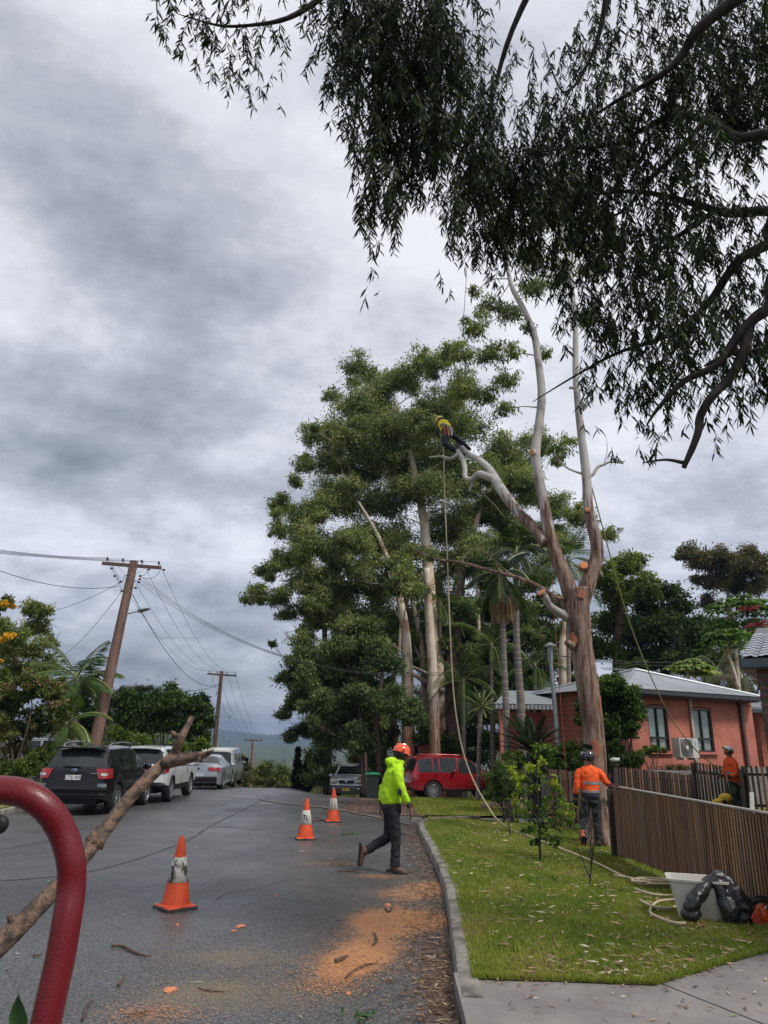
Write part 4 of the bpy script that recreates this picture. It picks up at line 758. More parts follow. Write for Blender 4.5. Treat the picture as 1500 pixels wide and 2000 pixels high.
# ================================================================ TREE OVERHANGING THE CAMERA
ot=empty('overhanging_gum',(7.0,4.4,0)); tag(ot,'near gum overhanging the upper frame with dark hanging strings of narrow leaves','tree'); inv=Matrix.Translation(-ot.location)
b=MB()
def tb2(pts,r,n=9): b.tube(smoothpath([P(*p) if len(p)==3 and p[0]>20 else Vector(p) for p in pts],5),lerpl(r,5),n,jit=.07)
b.tube(smoothpath([(7.0,4.4,-.2),(6.9,4.5,2),(6.7,4.6,4),(6.4,4.8,6.5),(6.0,5.2,9)],4),lerpl([.34,.28,.24,.18,.10],4),12,jit=.05)
tb2([(6.75,4.6,3.6),(1620,470,5.6),(1560,425,5.7),(1500,412,5.8),(1420,416,5.9),(1370,402,6),(1290,381,6.2),(1230,374,6.4),(1160,380,6.5),(1090,392,6.7),(1000,412,6.9)],[.10,.08,.06,.05,.042,.034,.028,.022,.016,.012,.006])
tb2([(6.6,4.7,4.6),(1620,320,5.2),(1560,285,5.2),(1500,262,5.3),(1440,268,5.4),(1380,236,5.6),(1320,226,5.7),(1250,255,5.9),(1190,284,6),(1060,296,6.3),(960,335,6.6)],[.11,.08,.065,.055,.045,.04,.032,.024,.018,.012,.006])
tb2([(1400,410,5.9),(1340,450,6.1),(1300,480,6.2),(1255,530,6.3)],[.03,.024,.016,.008]); tb2([(6.7,4.6,3.9),(1600,430,5.3),(1500,478,5.5),(1440,512,5.6),(1385,590,5.8),(1330,640,5.9),(1280,665,6),(1200,692,6.2),(1110,742,6.5),(1040,785,6.8)],[.09,.07,.05,.042,.034,.028,.022,.016,.01,.004])
tb2([(6.8,4.5,3.2),(1620,540,5.0),(1500,604,5.2),(1450,645,5.3),(1400,712,5.4),(1335,745,5.5),(1285,798,5.6),(1262,832,5.7)],[.09,.07,.05,.045,.036,.026,.018,.005])
tb2([(1465,632,5.3),(1452,690,5.3),(1425,738,5.4),(1390,775,5.4),(1368,812,5.5),(1362,850,5.5),(1335,914,5.6)],[.045,.042,.04,.036,.036,.032,.02]); tb2([(1335,904,5.6),(1300,898,5.6),(1255,904,5.7)],[.018,.012,.004])
tb2([(6.8,4.5,3.0),(1600,668,5.2),(1500,685,5.4),(1430,690,5.5),(1375,715,5.6)],[.06,.045,.03,.024,.008])
tb2([(6.5,4.8,5.6),(1600,-60,4.6),(1500,-40,4.7),(1370,52,5),(1330,110,5.2),(1285,150,5.3),(1200,200,5.6),(1140,240,5.8)],[.10,.08,.07,.05,.04,.03,.018,.008]); tb2([(1380,232,5.6),(1330,290,5.7),(1270,350,5.9),(1220,410,6),(1170,430,6.2)],[.03,.028,.022,.016,.006])
tb2([(6.2,5.0,7.5),(1300,-200,5.2),(1100,-150,5.3),(900,-110,5.2),(760,-80,5),(660,-30,4.9),(610,8,4.9),(560,36,4.9),(500,48,4.9),(430,50,4.9),(350,28,4.9)],[.10,.09,.07,.06,.045,.035,.028,.022,.016,.012,.004])
tb2([(900,-110,5.2),(860,0,5.4),(840,120,5.6),(800,250,5.7),(770,380,5.7),(745,470,5.7)],[.04,.03,.022,.016,.01,.004]); tb2([(760,-80,5),(720,20,5.1),(700,150,5.2),(690,280,5.3)],[.03,.02,.014,.005])
tb2([(1100,-150,5.3),(1000,60,5.8),(960,200,6.1),(930,330,6.3),(905,430,6.4)],[.05,.03,.02,.014,.005]); tb2([(1200,-170,5.2),(1180,20,5.6),(1150,120,5.8),(1100,180,5.9),(1060,80,6)],[.04,.03,.02,.012,.004])
o=b.build('branches',B_dark,ot,smooth=True); o.matrix_parent_inverse=inv
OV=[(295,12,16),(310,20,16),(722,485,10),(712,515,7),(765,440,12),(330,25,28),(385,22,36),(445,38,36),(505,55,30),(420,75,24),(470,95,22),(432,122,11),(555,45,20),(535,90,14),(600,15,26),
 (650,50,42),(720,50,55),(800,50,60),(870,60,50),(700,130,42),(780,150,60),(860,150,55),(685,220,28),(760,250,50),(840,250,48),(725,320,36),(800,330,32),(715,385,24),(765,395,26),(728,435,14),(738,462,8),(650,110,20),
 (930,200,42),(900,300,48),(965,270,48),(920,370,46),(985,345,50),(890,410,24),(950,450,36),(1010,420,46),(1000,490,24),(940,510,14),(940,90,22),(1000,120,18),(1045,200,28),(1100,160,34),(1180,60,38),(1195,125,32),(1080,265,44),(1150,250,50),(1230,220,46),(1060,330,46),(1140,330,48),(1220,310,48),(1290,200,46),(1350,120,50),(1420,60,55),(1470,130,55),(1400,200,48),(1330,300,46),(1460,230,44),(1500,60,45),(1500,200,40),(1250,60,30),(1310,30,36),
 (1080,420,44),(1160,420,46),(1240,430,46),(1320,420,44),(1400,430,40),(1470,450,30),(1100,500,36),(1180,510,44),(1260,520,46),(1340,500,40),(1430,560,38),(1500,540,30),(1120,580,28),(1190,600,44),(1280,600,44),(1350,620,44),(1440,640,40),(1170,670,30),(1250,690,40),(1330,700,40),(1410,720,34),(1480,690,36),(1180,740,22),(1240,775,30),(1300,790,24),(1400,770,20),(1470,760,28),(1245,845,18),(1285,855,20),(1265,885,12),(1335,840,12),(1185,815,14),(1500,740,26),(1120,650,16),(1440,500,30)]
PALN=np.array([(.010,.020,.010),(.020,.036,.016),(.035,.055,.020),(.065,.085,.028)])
SV=[];SC=[];tw=MB();cnt=0;LP=[]
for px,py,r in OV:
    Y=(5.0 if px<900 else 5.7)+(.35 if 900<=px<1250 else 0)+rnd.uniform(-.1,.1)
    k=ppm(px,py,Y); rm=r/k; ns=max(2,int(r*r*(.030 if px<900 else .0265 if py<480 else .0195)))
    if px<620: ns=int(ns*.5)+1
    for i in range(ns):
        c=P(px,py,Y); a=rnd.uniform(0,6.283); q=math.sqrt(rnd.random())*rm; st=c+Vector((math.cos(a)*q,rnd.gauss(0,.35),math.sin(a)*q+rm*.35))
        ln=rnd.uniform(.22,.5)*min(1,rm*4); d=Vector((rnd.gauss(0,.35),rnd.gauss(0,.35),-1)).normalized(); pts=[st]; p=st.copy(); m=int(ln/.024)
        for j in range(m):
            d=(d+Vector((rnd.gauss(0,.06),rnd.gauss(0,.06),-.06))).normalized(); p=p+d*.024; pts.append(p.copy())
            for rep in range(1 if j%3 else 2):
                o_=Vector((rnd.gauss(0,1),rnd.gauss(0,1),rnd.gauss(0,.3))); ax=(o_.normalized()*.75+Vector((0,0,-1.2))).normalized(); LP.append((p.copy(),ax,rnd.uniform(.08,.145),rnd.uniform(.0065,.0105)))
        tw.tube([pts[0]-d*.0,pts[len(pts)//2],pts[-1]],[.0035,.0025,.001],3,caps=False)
# individually built leaves: the 300 nearest the camera, hung as parts; the rest are one mass
camp=Vector((0,0,HC)); order=sorted(range(len(LP)),key=lambda i:(LP[i][0]-camp).length-LP[i][2]*6); near=set(order[:300])
P0=[];A=[];Ln=[];Wd=[];
lmesh=[]
for s in range(4):
    v=[(0,0,0),(.08*(s-1.5),.30,.5),(.05,.62,.75),(.0,1,0),(.05,.62,-.75),(.08*(s-1.5),.30,-.5)]
    me=bpy.data.meshes.new('leaf'); me.from_pydata(v,[],[(0,1,5),(1,2,4,5),(2,3,4)]); ca=me.color_attributes.new('Col','FLOAT_COLOR','POINT'); cc=PALN[s]
    for i in range(6): ca.data[i].color=(*cc,1)
    me.materials.append(LEAF); lmesh.append(me)
for i in order[:300]:
    p,ax,l,w_=LP[i]; zz_=ax.cross(Vector(unit(1)[0])).normalized(); xx=ax.cross(zz_); Mx=Matrix((xx*w_*1.2,ax*l,zz_*w_*1.2)).transposed().to_4x4(); Mx.translation=p
    o=bpy.data.objects.new('leaf',rnd.choice(lmesh)); col.objects.link(o); o.parent=ot; o.matrix_parent_inverse=inv; o.matrix_basis=Mx
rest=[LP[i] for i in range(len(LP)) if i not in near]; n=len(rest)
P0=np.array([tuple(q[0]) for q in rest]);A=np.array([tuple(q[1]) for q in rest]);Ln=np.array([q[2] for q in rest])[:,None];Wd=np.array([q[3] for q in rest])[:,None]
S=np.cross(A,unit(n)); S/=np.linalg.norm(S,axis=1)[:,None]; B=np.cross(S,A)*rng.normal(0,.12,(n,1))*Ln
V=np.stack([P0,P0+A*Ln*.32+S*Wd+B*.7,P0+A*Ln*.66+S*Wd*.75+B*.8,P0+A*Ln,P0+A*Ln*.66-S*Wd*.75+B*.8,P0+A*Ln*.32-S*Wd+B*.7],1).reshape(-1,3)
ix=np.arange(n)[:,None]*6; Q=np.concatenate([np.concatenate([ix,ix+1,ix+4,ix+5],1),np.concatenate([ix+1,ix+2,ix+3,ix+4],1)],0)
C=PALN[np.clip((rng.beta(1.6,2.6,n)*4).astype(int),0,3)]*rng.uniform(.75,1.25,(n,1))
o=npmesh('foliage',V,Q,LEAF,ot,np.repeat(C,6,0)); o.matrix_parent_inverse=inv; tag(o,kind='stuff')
o=tw.build('twigs',B_dark,ot); o.matrix_parent_inverse=inv; tag(o,kind='stuff')
print('overhang leaves',len(LP))
# ================================================================ POWER POLES AND WIRES
M_pole=MT('weathered_brown_pole_timber',(.24,.135,.10),(.13,.085,.07),.85,scale=3,stretch=(7,7,.35),bump=.008,coord='Pos',hi=.6,lo=.42)
M_arm=MT('dark_crossarm_timber',(.075,.045,.035),(.11,.07,.055),.8,scale=5)
M_ins=MT('glazed_insulator',(.035,.03,.03),(.06,.055,.05),.25)
def pole(label,base,top,r0,r1,armL,armR,armh,lamp=False):
    root=empty('power_pole',base); tag(root,label,'power pole','timber power poles along the far side of the road'); inv=Matrix.Translation(-Vector(base))
    def put(mb,nm,mt,**k): o=mb.build(nm,mt,root,**k); o.matrix_parent_inverse=inv; return o
    b=MB(); base=Vector(base);top=Vector(top); n=8; b.tube([base.lerp(top,i/n)-(Vector((0,0,.3)) if i==0 else Vector()) for i in range(n+1)],[r0+(r1-r0)*i/n for i in range(n+1)],14,jit=.015); put(b,'shaft',M_pole,smooth=True,sharp=50)
    armL=Vector(armL);armR=Vector(armR); b=MB(); b.bar(armL,armR,.10,armh); put(b,'crossarm',M_arm)
    d=(armR-armL); c=(armL+armR)/2; pts=[]
    for f in (.08,.34,.66,.95):
        q=armL+d*f; s=MB(); M=Matrix.Translation(q+Vector((0,0,armh/2)))
        s.lathe([(.014,0),(.014,.07),(.04,.075),(.05,.10),(.03,.125),(.045,.14),(.035,.18),(.012,.20)],10,M,True); put(s,'insulator',M_ins,smooth=True); pts.append(q+Vector((0,0,armh/2+.17)))
    ax=(top-base).normalized(); pc=c-ax*.55
    for f in (.27,.73): s=MB(); s.bar(armL+d*f-Vector((0,0,armh*.5)),pc-Vector((0,.14,0)),.03,.012); put(s,'brace',M_steel)
    if lamp:
        a=P(249,1199,26.75); e=P(274,1193,26.4); s=MB(); s.tube([a,e],.022,8); put(s,'lamp_arm',M_steel,smooth=True)
        q=(e-a).normalized(); s=MB(); M=Matrix.Translation(e+q*.22)@q.to_track_quat('X','Z').to_matrix().to_4x4(); s.ell((0,0,0),(.30,.11,.055),16,8,M=M.to_3x3()); s.v=[tuple(Vector(v)+e+q*.2) for v in s.v]; s.box(e+q*.02-Vector((0,0,.0)),(.2,.13,.11),q.to_track_quat('X','Z').to_matrix()); put(s,'lamp_head',MT('grey_lamp_housing',(.12,.125,.13),(.2,.2,.21),.4),smooth=True,sharp=40)
    return pts,root
b1=P(185,1455,27); t1=P(262,1096,27); dirp=(t1-b1); base1=b1-dirp*((b1.z-gz(b1.x,27))/dirp.z)
PT1,pr1=pole('nearest leaning timber power pole with a street lamp bracket, behind the black wagon',base1,t1,.225,.155,P(199,1100,26.6),P(315,1109,27.3),.12,True)
# fittings and jumper loops on the first pole
for px,py in [(218,1110),(224,1125),(236,1136),(238,1154),(274,1125),(273,1131),(271,1137),(265,1148),(291,1112),(320,1113)]:
    s=MB(); q=P(px,py,26.8); s.ell(q,(.06,.05,.045),8,6); o=s.build('insulator',M_ins,pr1,smooth=True); o.matrix_parent_inverse=Matrix.Translation(-Vector(base1))
s=MB()
for pts in [[(218,1109),(222,1118),(229,1126),(231,1136),(236,1138)],[(222,1122),(228,1130),(232,1138),(238,1152)],[(240,1136),(242,1130),(244,1124),(256,1124)],[(315,1110),(305,1125),(290,1130),(278,1128)],[(256,1134),(272,1135)],[(252,1149),(265,1148)],[(290,1112),(284,1122),(272,1126)]]:
    s.tube(smoothpath([P(a,c,26.8) for a,c in pts],3),.009,4)
o=s.build('jumper_wires',M_wire,pr1); o.matrix_parent_inverse=Matrix.Translation(-Vector(base1))
t2=P(433,1311,58); b2=P(418,1465,58); d2=t2-b2; base2=b2-d2*((b2.z-gz(b2.x,58))/d2.z)
PT2,pr2=pole('second power pole rising behind the white van',base2,t2,.20,.14,P(405,1316,57.6),P(462,1320,58.4),.12)
t3=P(494,1443,92); b3=P(489,1530,92); d3=t3-b3; base3=b3-d3*((b3.z-gz(b3.x,92))/d3.z)
PT3,pr3=pole('farthest small power pole standing below the crest of the road',base3,t3,.19,.13,P(476,1446,91.6),P(513,1446,92.4),.13)
def wire(a,b,sag,label,group,r=.010,n=16,cat='power line'):
    a,b=Vector(a),Vector(b); m=MB(); pts=[a.lerp(b,i/n)-Vector((0,0,sag*4*(i/n)*(1-i/n))) for i in range(n+1)]
    m.tube(pts,r,4); o=m.build('power_line',M_wire); tag(o,label,cat,group); return o
for i in range(4):
    NM=['leftmost','second from left','third from left','rightmost'][i]
    wire(PT1[i],PT2[i],1.15,NM+' overhead wire sagging between the nearest and second power poles','wires from first to second pole',.008)
    wire(PT2[i],PT3[i],1.0,NM+' overhead wire sagging between the second and farthest power poles','wires from second to third pole',.011)
    e=PT1[i]+(P(-20,1040+2.5*i,20)-PT1[i])*2.6; wire(PT1[i],e,.5,NM+' insulator wire running from the nearest pole out over the street','wires from first pole towards the viewer',.008,24)
wire(P(258,1160,27),P(430,1335,58),1.3,'low service cable slung under the power wires between the first two poles','low service cables',.016)
wire(P(0,1115,20),P(233,1145,26.9),.25,'thin cable from the left frame edge to below the crossarm','service cables at the leaning pole')
wire(P(236,1137,26.8),P(90,1196,31),.15,'service cable from the leaning pole to the feathery tree','service cables at the leaning pole')
wire(P(238,1154,26.8),P(118,1285,33),.25,'service cable dropping from the leaning pole behind the palm','service cables at the leaning pole')
wire(P(430,1338,58),P(345,1352,50),.1,'service cable leaving the second pole leftwards','service cables at the second pole',.018)
wire(P(430,1345,58),P(398,1372,50),.1,'short service cable dropping left from the second pole','service cables at the second pole',.018)
wire(P(310,1246,40),P(391,1246,40),.0,'thin spreader rod across the hanging wires','spreader',.008,3,'spreader rod')
spt=P(1073,1278,22.3)
for i,(px,py) in enumerate([(274,1125),(273,1131),(271,1137)]):
    wire(P(px,py,26.8),spt+Vector((-.1,0,.12-.12*i)),1.9-.1*i,['uppermost','middle','lowest'][i]+' service cable crossing the road through the grove to the steel post','cables crossing the road to the steel post',.007,30)
for i,(py,pe) in enumerate([(1262,1268),(1280,1283)]):
    wire(spt,P(1560,pe,26),.35,['upper','lower'][i]+' cable from the steel post rightwards behind the climbed gum','cables leaving the steel post to the right',.010,20)
# steel service post
sb=P(1090,1500,22.3); sb.z=0.05; root=empty('service_post',sb); tag(root,'galvanised steel post with pitched cap in front of the red house','post'); inv=Matrix.Translation(-sb)
m=MB(); m.tube([sb,P(1088,1440,22.3),P(1081,1350,22.3),P(1075,1290,22.3)],[.075,.072,.066,.06],12); o=m.build('shaft',M_steel,root,smooth=True,sharp=50); o.matrix_parent_inverse=inv
m=MB(); m.tube([P(1075,1292,22.3),P(1074,1264,22.3)],[.085,.085],4); m.box(P(1074,1261,22.3),(.34,.34,.05)); m.box(P(1074,1258,22.3),(.30,.30,.09),taper=.25); o=m.build('post_head',M_steel,root); o.matrix_parent_inverse=inv
m=MB(); 
for k in range(3): m.box(P(1066,1275+6*k,22.1),(.1,.1,.05))
o=m.build('cable_clamp',M_black,root); o.matrix_parent_inverse=inv

# ================================================================ RED HOUSE
ZG=3.55
def at_z(px,py,z):
    r=ray(px,py); t=(z-HC)/r.z; return Vector((r.x*t,r.y*t,z))
gA=at_z(1243,1345,ZG); gB=at_z(1484,1361.5,ZG)
if gB.y<gA.y+1: gB=P(1484,1361,gA.y+3)
dw=(gB-gA).normalized(); dn=Vector((dw.y,-dw.x,0)); bk=-dn            # dn faces the garden
wl=(gB-gA).length
def brickpaint(name,c1,c2,mort):
    m=bpy.data.materials.new(name); m.use_nodes=True; t=m.node_tree; b=t.nodes['Principled BSDF']; lk=t.links.new
    tcn=t.nodes.new('ShaderNodeTexCoord'); br=t.nodes.new('ShaderNodeTexBrick'); lk(tcn.outputs['Object'],(mpn:=t.nodes.new('ShaderNodeMapping')).inputs[0]); mpn.inputs['Rotation'].default_value=(R(90),0,0); lk(mpn.outputs[0],br.inputs[0])
    br.inputs['Color1'].default_value=(*c1,1); br.inputs['Color2'].default_value=(*c2,1); br.inputs['Mortar'].default_value=(*mort,1); br.inputs['Scale'].default_value=1; br.inputs['Brick Width'].default_value=.24; br.inputs['Row Height'].default_value=.086; br.inputs['Mortar Size'].default_value=.008
    nn=t.nodes.new('ShaderNodeTexNoise'); nn.inputs['Scale'].default_value=1.5; nn.inputs['Detail'].default_value=7; lk(tcn.outputs['Object'],nn.inputs[0]); mxx=t.nodes.new('ShaderNodeMix'); mxx.data_type='RGBA'; mxx.blend_type='MULTIPLY'; mxx.inputs[0].default_value=1; cr_=ramp(t,[(.35,(.78,.78,.78)),(.65,(1.12,1.12,1.12))],nn.outputs[0]); lk(br.outputs[0],mxx.inputs[6]); lk(cr_.outputs[0],mxx.inputs[7]); lk(mxx.outputs[2],b.inputs['Base Color'])
    bp=t.nodes.new('ShaderNodeBump'); bp.inputs['Distance'].default_value=.004; bp.invert=True; lk(br.outputs['Fac'],bp.inputs['Height']); lk(bp.outputs[0],b.inputs['Normal']); b.inputs['Roughness'].default_value=.75; return m
M_redw=brickpaint('painted_terracotta_brick',(.47,.155,.105),(.50,.17,.118),(.40,.13,.09))
M_fascia=MT('brown_fascia',(.06,.035,.032),(.085,.05,.045),.5); M_gutter=MT('charcoal_gutter',(.03,.03,.033),(.045,.045,.048),.35)
M_roof=MT('grey_metal_roof',(.30,.315,.335),(.24,.255,.275),.42,scale=1.5,coord='Pos',metal=.25,spec=.5)
M_frame=MT('black_window_frame',(.015,.014,.014),(.025,.024,.024),.35); M_blind=MT('pale_blind',(.50,.54,.50),(.42,.46,.43),.6,scale=1.5,stretch=(1,1,5))
M_cream=MT('cream_downpipe',(.50,.43,.33),(.40,.34,.27),.5)
house=empty('red_house',(gA.x,gA.y,0),math.atan2(dw.y,dw.x)); tag(house,'terracotta painted brick house with grey metal hip roof behind the fences','house')
HM=Matrix.Translation((gA.x,gA.y,0))@Matrix.Rotation(math.atan2(dw.y,dw.x),4,'Z'); HI=HM.inverted()
PANE=bpy.data.materials.new('window_pane'); PANE.use_nodes=True; t=PANE.node_tree; t.nodes.clear(); o_=t.nodes.new('ShaderNodeOutputMaterial'); m_=t.nodes.new('ShaderNodeMixShader'); m_.inputs[0].default_value=.12; a_=t.nodes.new('ShaderNodeBsdfTransparent'); a_.inputs[0].default_value=(.86,.9,.88,1); g_=t.nodes.new('ShaderNodeBsdfGlossy'); g_.inputs[1].default_value=.05; t.links.new(a_.outputs[0],m_.inputs[1]); t.links.new(g_.outputs[0],m_.inputs[2]); t.links.new(m_.outputs[0],o_.inputs[0])
def hp(v): return HI@Vector(v)            # world -> house frame: x along wall, y back, z up
INS=.50
def wallpt(px,py,off=0.):                # point on the garden wall, in the house frame
    o=HI@Vector((0,0,HC)); d=HI.to_3x3()@ray(px,py); t=(INS-off-o.y)/d.y; return o+d*t
W0=wallpt(1262,1380).x-.9; W1=wallpt(1470,1400).x; ZB=.75
w1=[wallpt(1265,1380),wallpt(1303,1381),wallpt(1308,1465),wallpt(1271,1465)]; w2=[wallpt(1350,1385.5),wallpt(1388,1386.5),wallpt(1397,1471),wallpt(1358,1470)]
def win(w):
    x0=min(w[0].x,w[3].x); x1=(w[1].x+w[2].x)/2; return x0,x1,(w[2].z+w[3].z)/2,(w[0].z+w[1].z)/2
WN=[win(w1),win(w2)]; z0w=sum(a[2] for a in WN)/2; z1w=sum(a[3] for a in WN)/2
b=MB(); ys=INS+.12
segs=[(W0,WN[0][0]),(WN[0][1],WN[1][0]),(WN[1][1],W1)]
for a,c in segs: b.box(((a+c)/2,ys,(ZB+ZG)/2),(c-a,.24,ZG-ZB))
for a in WN: b.box(((a[0]+a[1])/2,ys,(ZB+z0w)/2),(a[1]-a[0],.24,z0w-ZB)); b.box(((a[0]+a[1])/2,ys,(z1w+ZG)/2),(a[1]-a[0],.24,ZG-z1w))
b.build('wall',M_redw,house)
b=MB(); b.box((W1-.12,ys+1.92,(ZB+ZG)/2),(.24,3.6,ZG-ZB)); b.box((W0+.12,ys+1.92,(ZB+ZG)/2),(.24,3.6,ZG-ZB)); b.box(((W0+W1)/2,ys+3.83,(ZB+ZG)/2),(W1-W0-.002,.2,ZG-ZB)); b.build('wall',M_redw,house)
for a in WN:
    cx=(a[0]+a[1])/2; wd=a[1]-a[0]; hh=z1w-z0w; fr=MB(); y=ys-.06
    for x in (a[0]+.025,a[1]-.025,cx): fr.box((x,y,(z0w+z1w)/2),(.05,.07,hh))
    for z,t in ((z0w+.025,.05),(z1w-.025,.05),(z0w+hh*.30,.06)): fr.box((cx,y-.002,z),(wd,.066,t))
    f=fr.build('window',M_frame,house)
    for s in (-1,1):
        q=MB(); q.box((cx+s*wd/4,y+.012,(z0w+z1w)/2),(wd/2-.06,.008,hh-.06)); q.build('pane',PANE,f)
    for k in range(5):
        q=MB(); q.box((cx,y+.05,z0w+hh*(.1+.2*k)),(wd-.04,.006,hh*.196)); q.build('blind',M_blind,f)
    q=MB(); q.box((cx,ys-.15,z0w-.05),(wd+.16,.14,.07)); q.build('sill',M_redw,house)
    q=MB(); pts=[(a[0]-.05+ (wd+.1)*i/8,.0,z1w+.02+.05*math.sin(math.pi*i/8)) for i in range(9)]; q.tube([(p[0],ys-.123,p[2]) for p in pts],.022,6); q.build('lintel',M_frame,house)
q=MB(); q.box(((W0+W1)/2,ys-.135,z1w+.22),(W1-W0,.03,.03)); q.build('string_course',M_redw,house)
dp=wallpt(1344,1365).x
q=MB(); q.box((dp,ys-.17,(ZG-.1+1.25)/2),(.085,.07,ZG-.1-1.25)); q.build('downpipe',M_cream,house)
q=MB(); dq=wallpt(1445,1400).x; q.box((dq,ys-.19,(ZG+ .7)/2),(.12,.10,ZG-.8)); q.box((dq,ys-.2,ZG-.22),(.2,.14,.2)); q.build('downpipe',M_fascia,house)
# roof: pyramid with separate sheets
ap=HI@P(1240,1309.5,gA.y+2.8); xr=wl+.02; D=4.7
cor=[Vector((-.6,0,ZG)),Vector((xr,0,ZG)),Vector((xr,D,ZG)),Vector((-.6,D,ZG))]
b=MB(); b.add(cor+[ap],[(0,1,4),(1,2,4),(2,3,4),(3,0,4),(3,2,1,0)]); b.v=[(v[0],v[1],v[2]-.03) for v in b.v]; b.build('roof',M_fascia,house)
# front face sliced into sheets between lines parallel to the fall
n=9; A0,B0=cor[0],cor[1]
def topz(x):   # point on hip line above eave position x
    f=(x-A0.x)/(ap.x-A0.x) if x<ap.x else (B0.x-x)/(B0.x-ap.x); return Vector((x,ap.y*f,ZG+(ap.z-ZG)*f))
for i in range(n):
    x0=A0.x+(B0.x-A0.x)*i/n+.008; x1=A0.x+(B0.x-A0.x)*(i+1)/n-.008; xsn=[x0]+([ap.x] if x0<ap.x<x1 else [])+[x1]
    low=[Vector((x,-.04,ZG-.015)) for x in xsn]; hi_=[topz(x) for x in xsn]; poly=low+hi_[::-1]; m=len(poly); nrm=Vector((0,-(ap.z-ZG),ap.y)).normalized(); s=MB(); s.add([p+nrm*.012 for p in poly]+[p+nrm*.028 for p in poly],[tuple(range(m))[::-1],tuple(range(m,2*m))]+[(j,(j+1)%m,m+(j+1)%m,m+j) for j in range(m)])
    s.build('roof_sheet',M_roof,house)
for a,c in ((1,2),(3,0)):
    s=MB(); s.add([cor[a]+Vector((0,0,.015)),cor[c]+Vector((0,0,.015)),ap+Vector((0,0,.015))],[(0,1,2)]); s.build('roof_sheet',M_roof,house)
for a in cor: s=MB(); s.tube([a+Vector((0,0,.03)),ap+Vector((0,0,.045))],.05,6); s.build('ridge_cap',M_roof,house)
s=MB(); s.box(((cor[0].x+xr)/2,-.02,ZG-.085),(xr+.6,.12,.12)); s.box((xr+.02,D/2,ZG-.087),(.12,D,.12)); s.build('gutter',M_gutter,house)
s=MB(); s.box(((cor[0].x+xr)/2,INS/2+.04,ZG-.17),(xr+.5,INS,.03)); s.build('soffit',M_fascia,house)
# left wing
lA=at_z(1048,1366,ZG); lB=at_z(1172,1367.5,ZG); lf=Vector((lA.x+1.2,lA.y+8,0)); 
wg=empty('house_wing',(lA.x,lA.y,0)); tag(wg,'left wing of the terracotta house with corrugated roof, behind the steel post','house'); inv=Matrix.Translation(-wg.location)
def wb(mb,nm,mt,**k): o=mb.build(nm,mt,wg,**k); o.matrix_parent_inverse=inv; return o
M_corr=bpy.data.materials.new('corrugated_iron'); M_corr.use_nodes=True; t=M_corr.node_tree; bb=t.nodes['Principled BSDF']; g_=t.nodes.new('ShaderNodeNewGeometry'); wv=t.nodes.new('ShaderNodeTexWave'); wv.inputs['Scale'].default_value=2.4; wv.bands_direction='X'; t.links.new(g_.outputs['Position'],wv.inputs[0]); rr_=ramp(t,[(0,(.17,.18,.19)),(1,(.32,.34,.35))],wv.outputs[0]); t.links.new(rr_.outputs[0],bb.inputs['Base Color']); bp=t.nodes.new('ShaderNodeBump'); bp.inputs['Distance'].default_value=.03; t.links.new(wv.outputs[0],bp.inputs['Height']); t.links.new(bp.outputs[0],bb.inputs['Normal']); bb.inputs['Roughness'].default_value=.45
fy=lA.y+.5; x0=lA.x+.45; x1=lB.x+3
b=MB(); b.box(((x0+x1)/2,fy+.12,(.3+ZG-.1)/2),(x1-x0,.24,ZG-.4)); b.box((x0+.12,fy+4.2,(.3+ZG-.1)/2),(.24,7.9,ZG-.4)); wb(b,'wall',M_redw)
b=MB(); b.box((x0-.02,fy+1.2,2.2),(.06,.9,2.3)); b.box((x0-.02,fy+2.8,2.2),(.06,.7,2.3)); wb(b,'window',M_glass)
ridge=P(1186,1327,lA.y+4.5)
b=MB(); b.add([lA+Vector((0,0,.02)),Vector((x1+.5,lA.y,ZG+.02)),Vector((x1+.5,ridge.y,ridge.z)),ridge-Vector((1.2,0,0)),Vector((lA.x+.1,lA.y+8.5,ZG+.02))],[(0,1,2,3),(0,3,4)]); wb(b,'roof',M_corr)
b=MB(); b.box(((lA.x+x1)/2,lA.y+.02,ZG-.07),(x1-lA.x,.12,.13)); b.box((lA.x+.02,lA.y+4.2,ZG-.072),(.12,8.4,.13)); wb(b,'gutter',M_gutter)
b=MB(); b.box(((lA.x+x1)/2,lA.y+.3,ZG-.16),(x1-lA.x,.55,.03)); wb(b,'soffit',M_fascia)
mbx=P(1094,1433,fy-.1); b=MB(); b.box(mbx,(.75,.22,.62)); wb(b,'meter_box',M_redw)
b=MB(); b.box(P(1089,1442,fy-.35),(.42,.1,.26)); wb(b,'meter_panel',MT('white_meter_panel',(.6,.6,.6),(.5,.5,.52),.4))
b=MB(); b.tube([P(1057,1376,fy-.1),P(1060,1378,fy-.4)],.05,8); wb(b,'flood_lamp',MT('white_lamp',(.7,.7,.68),(.6,.6,.58),.4))
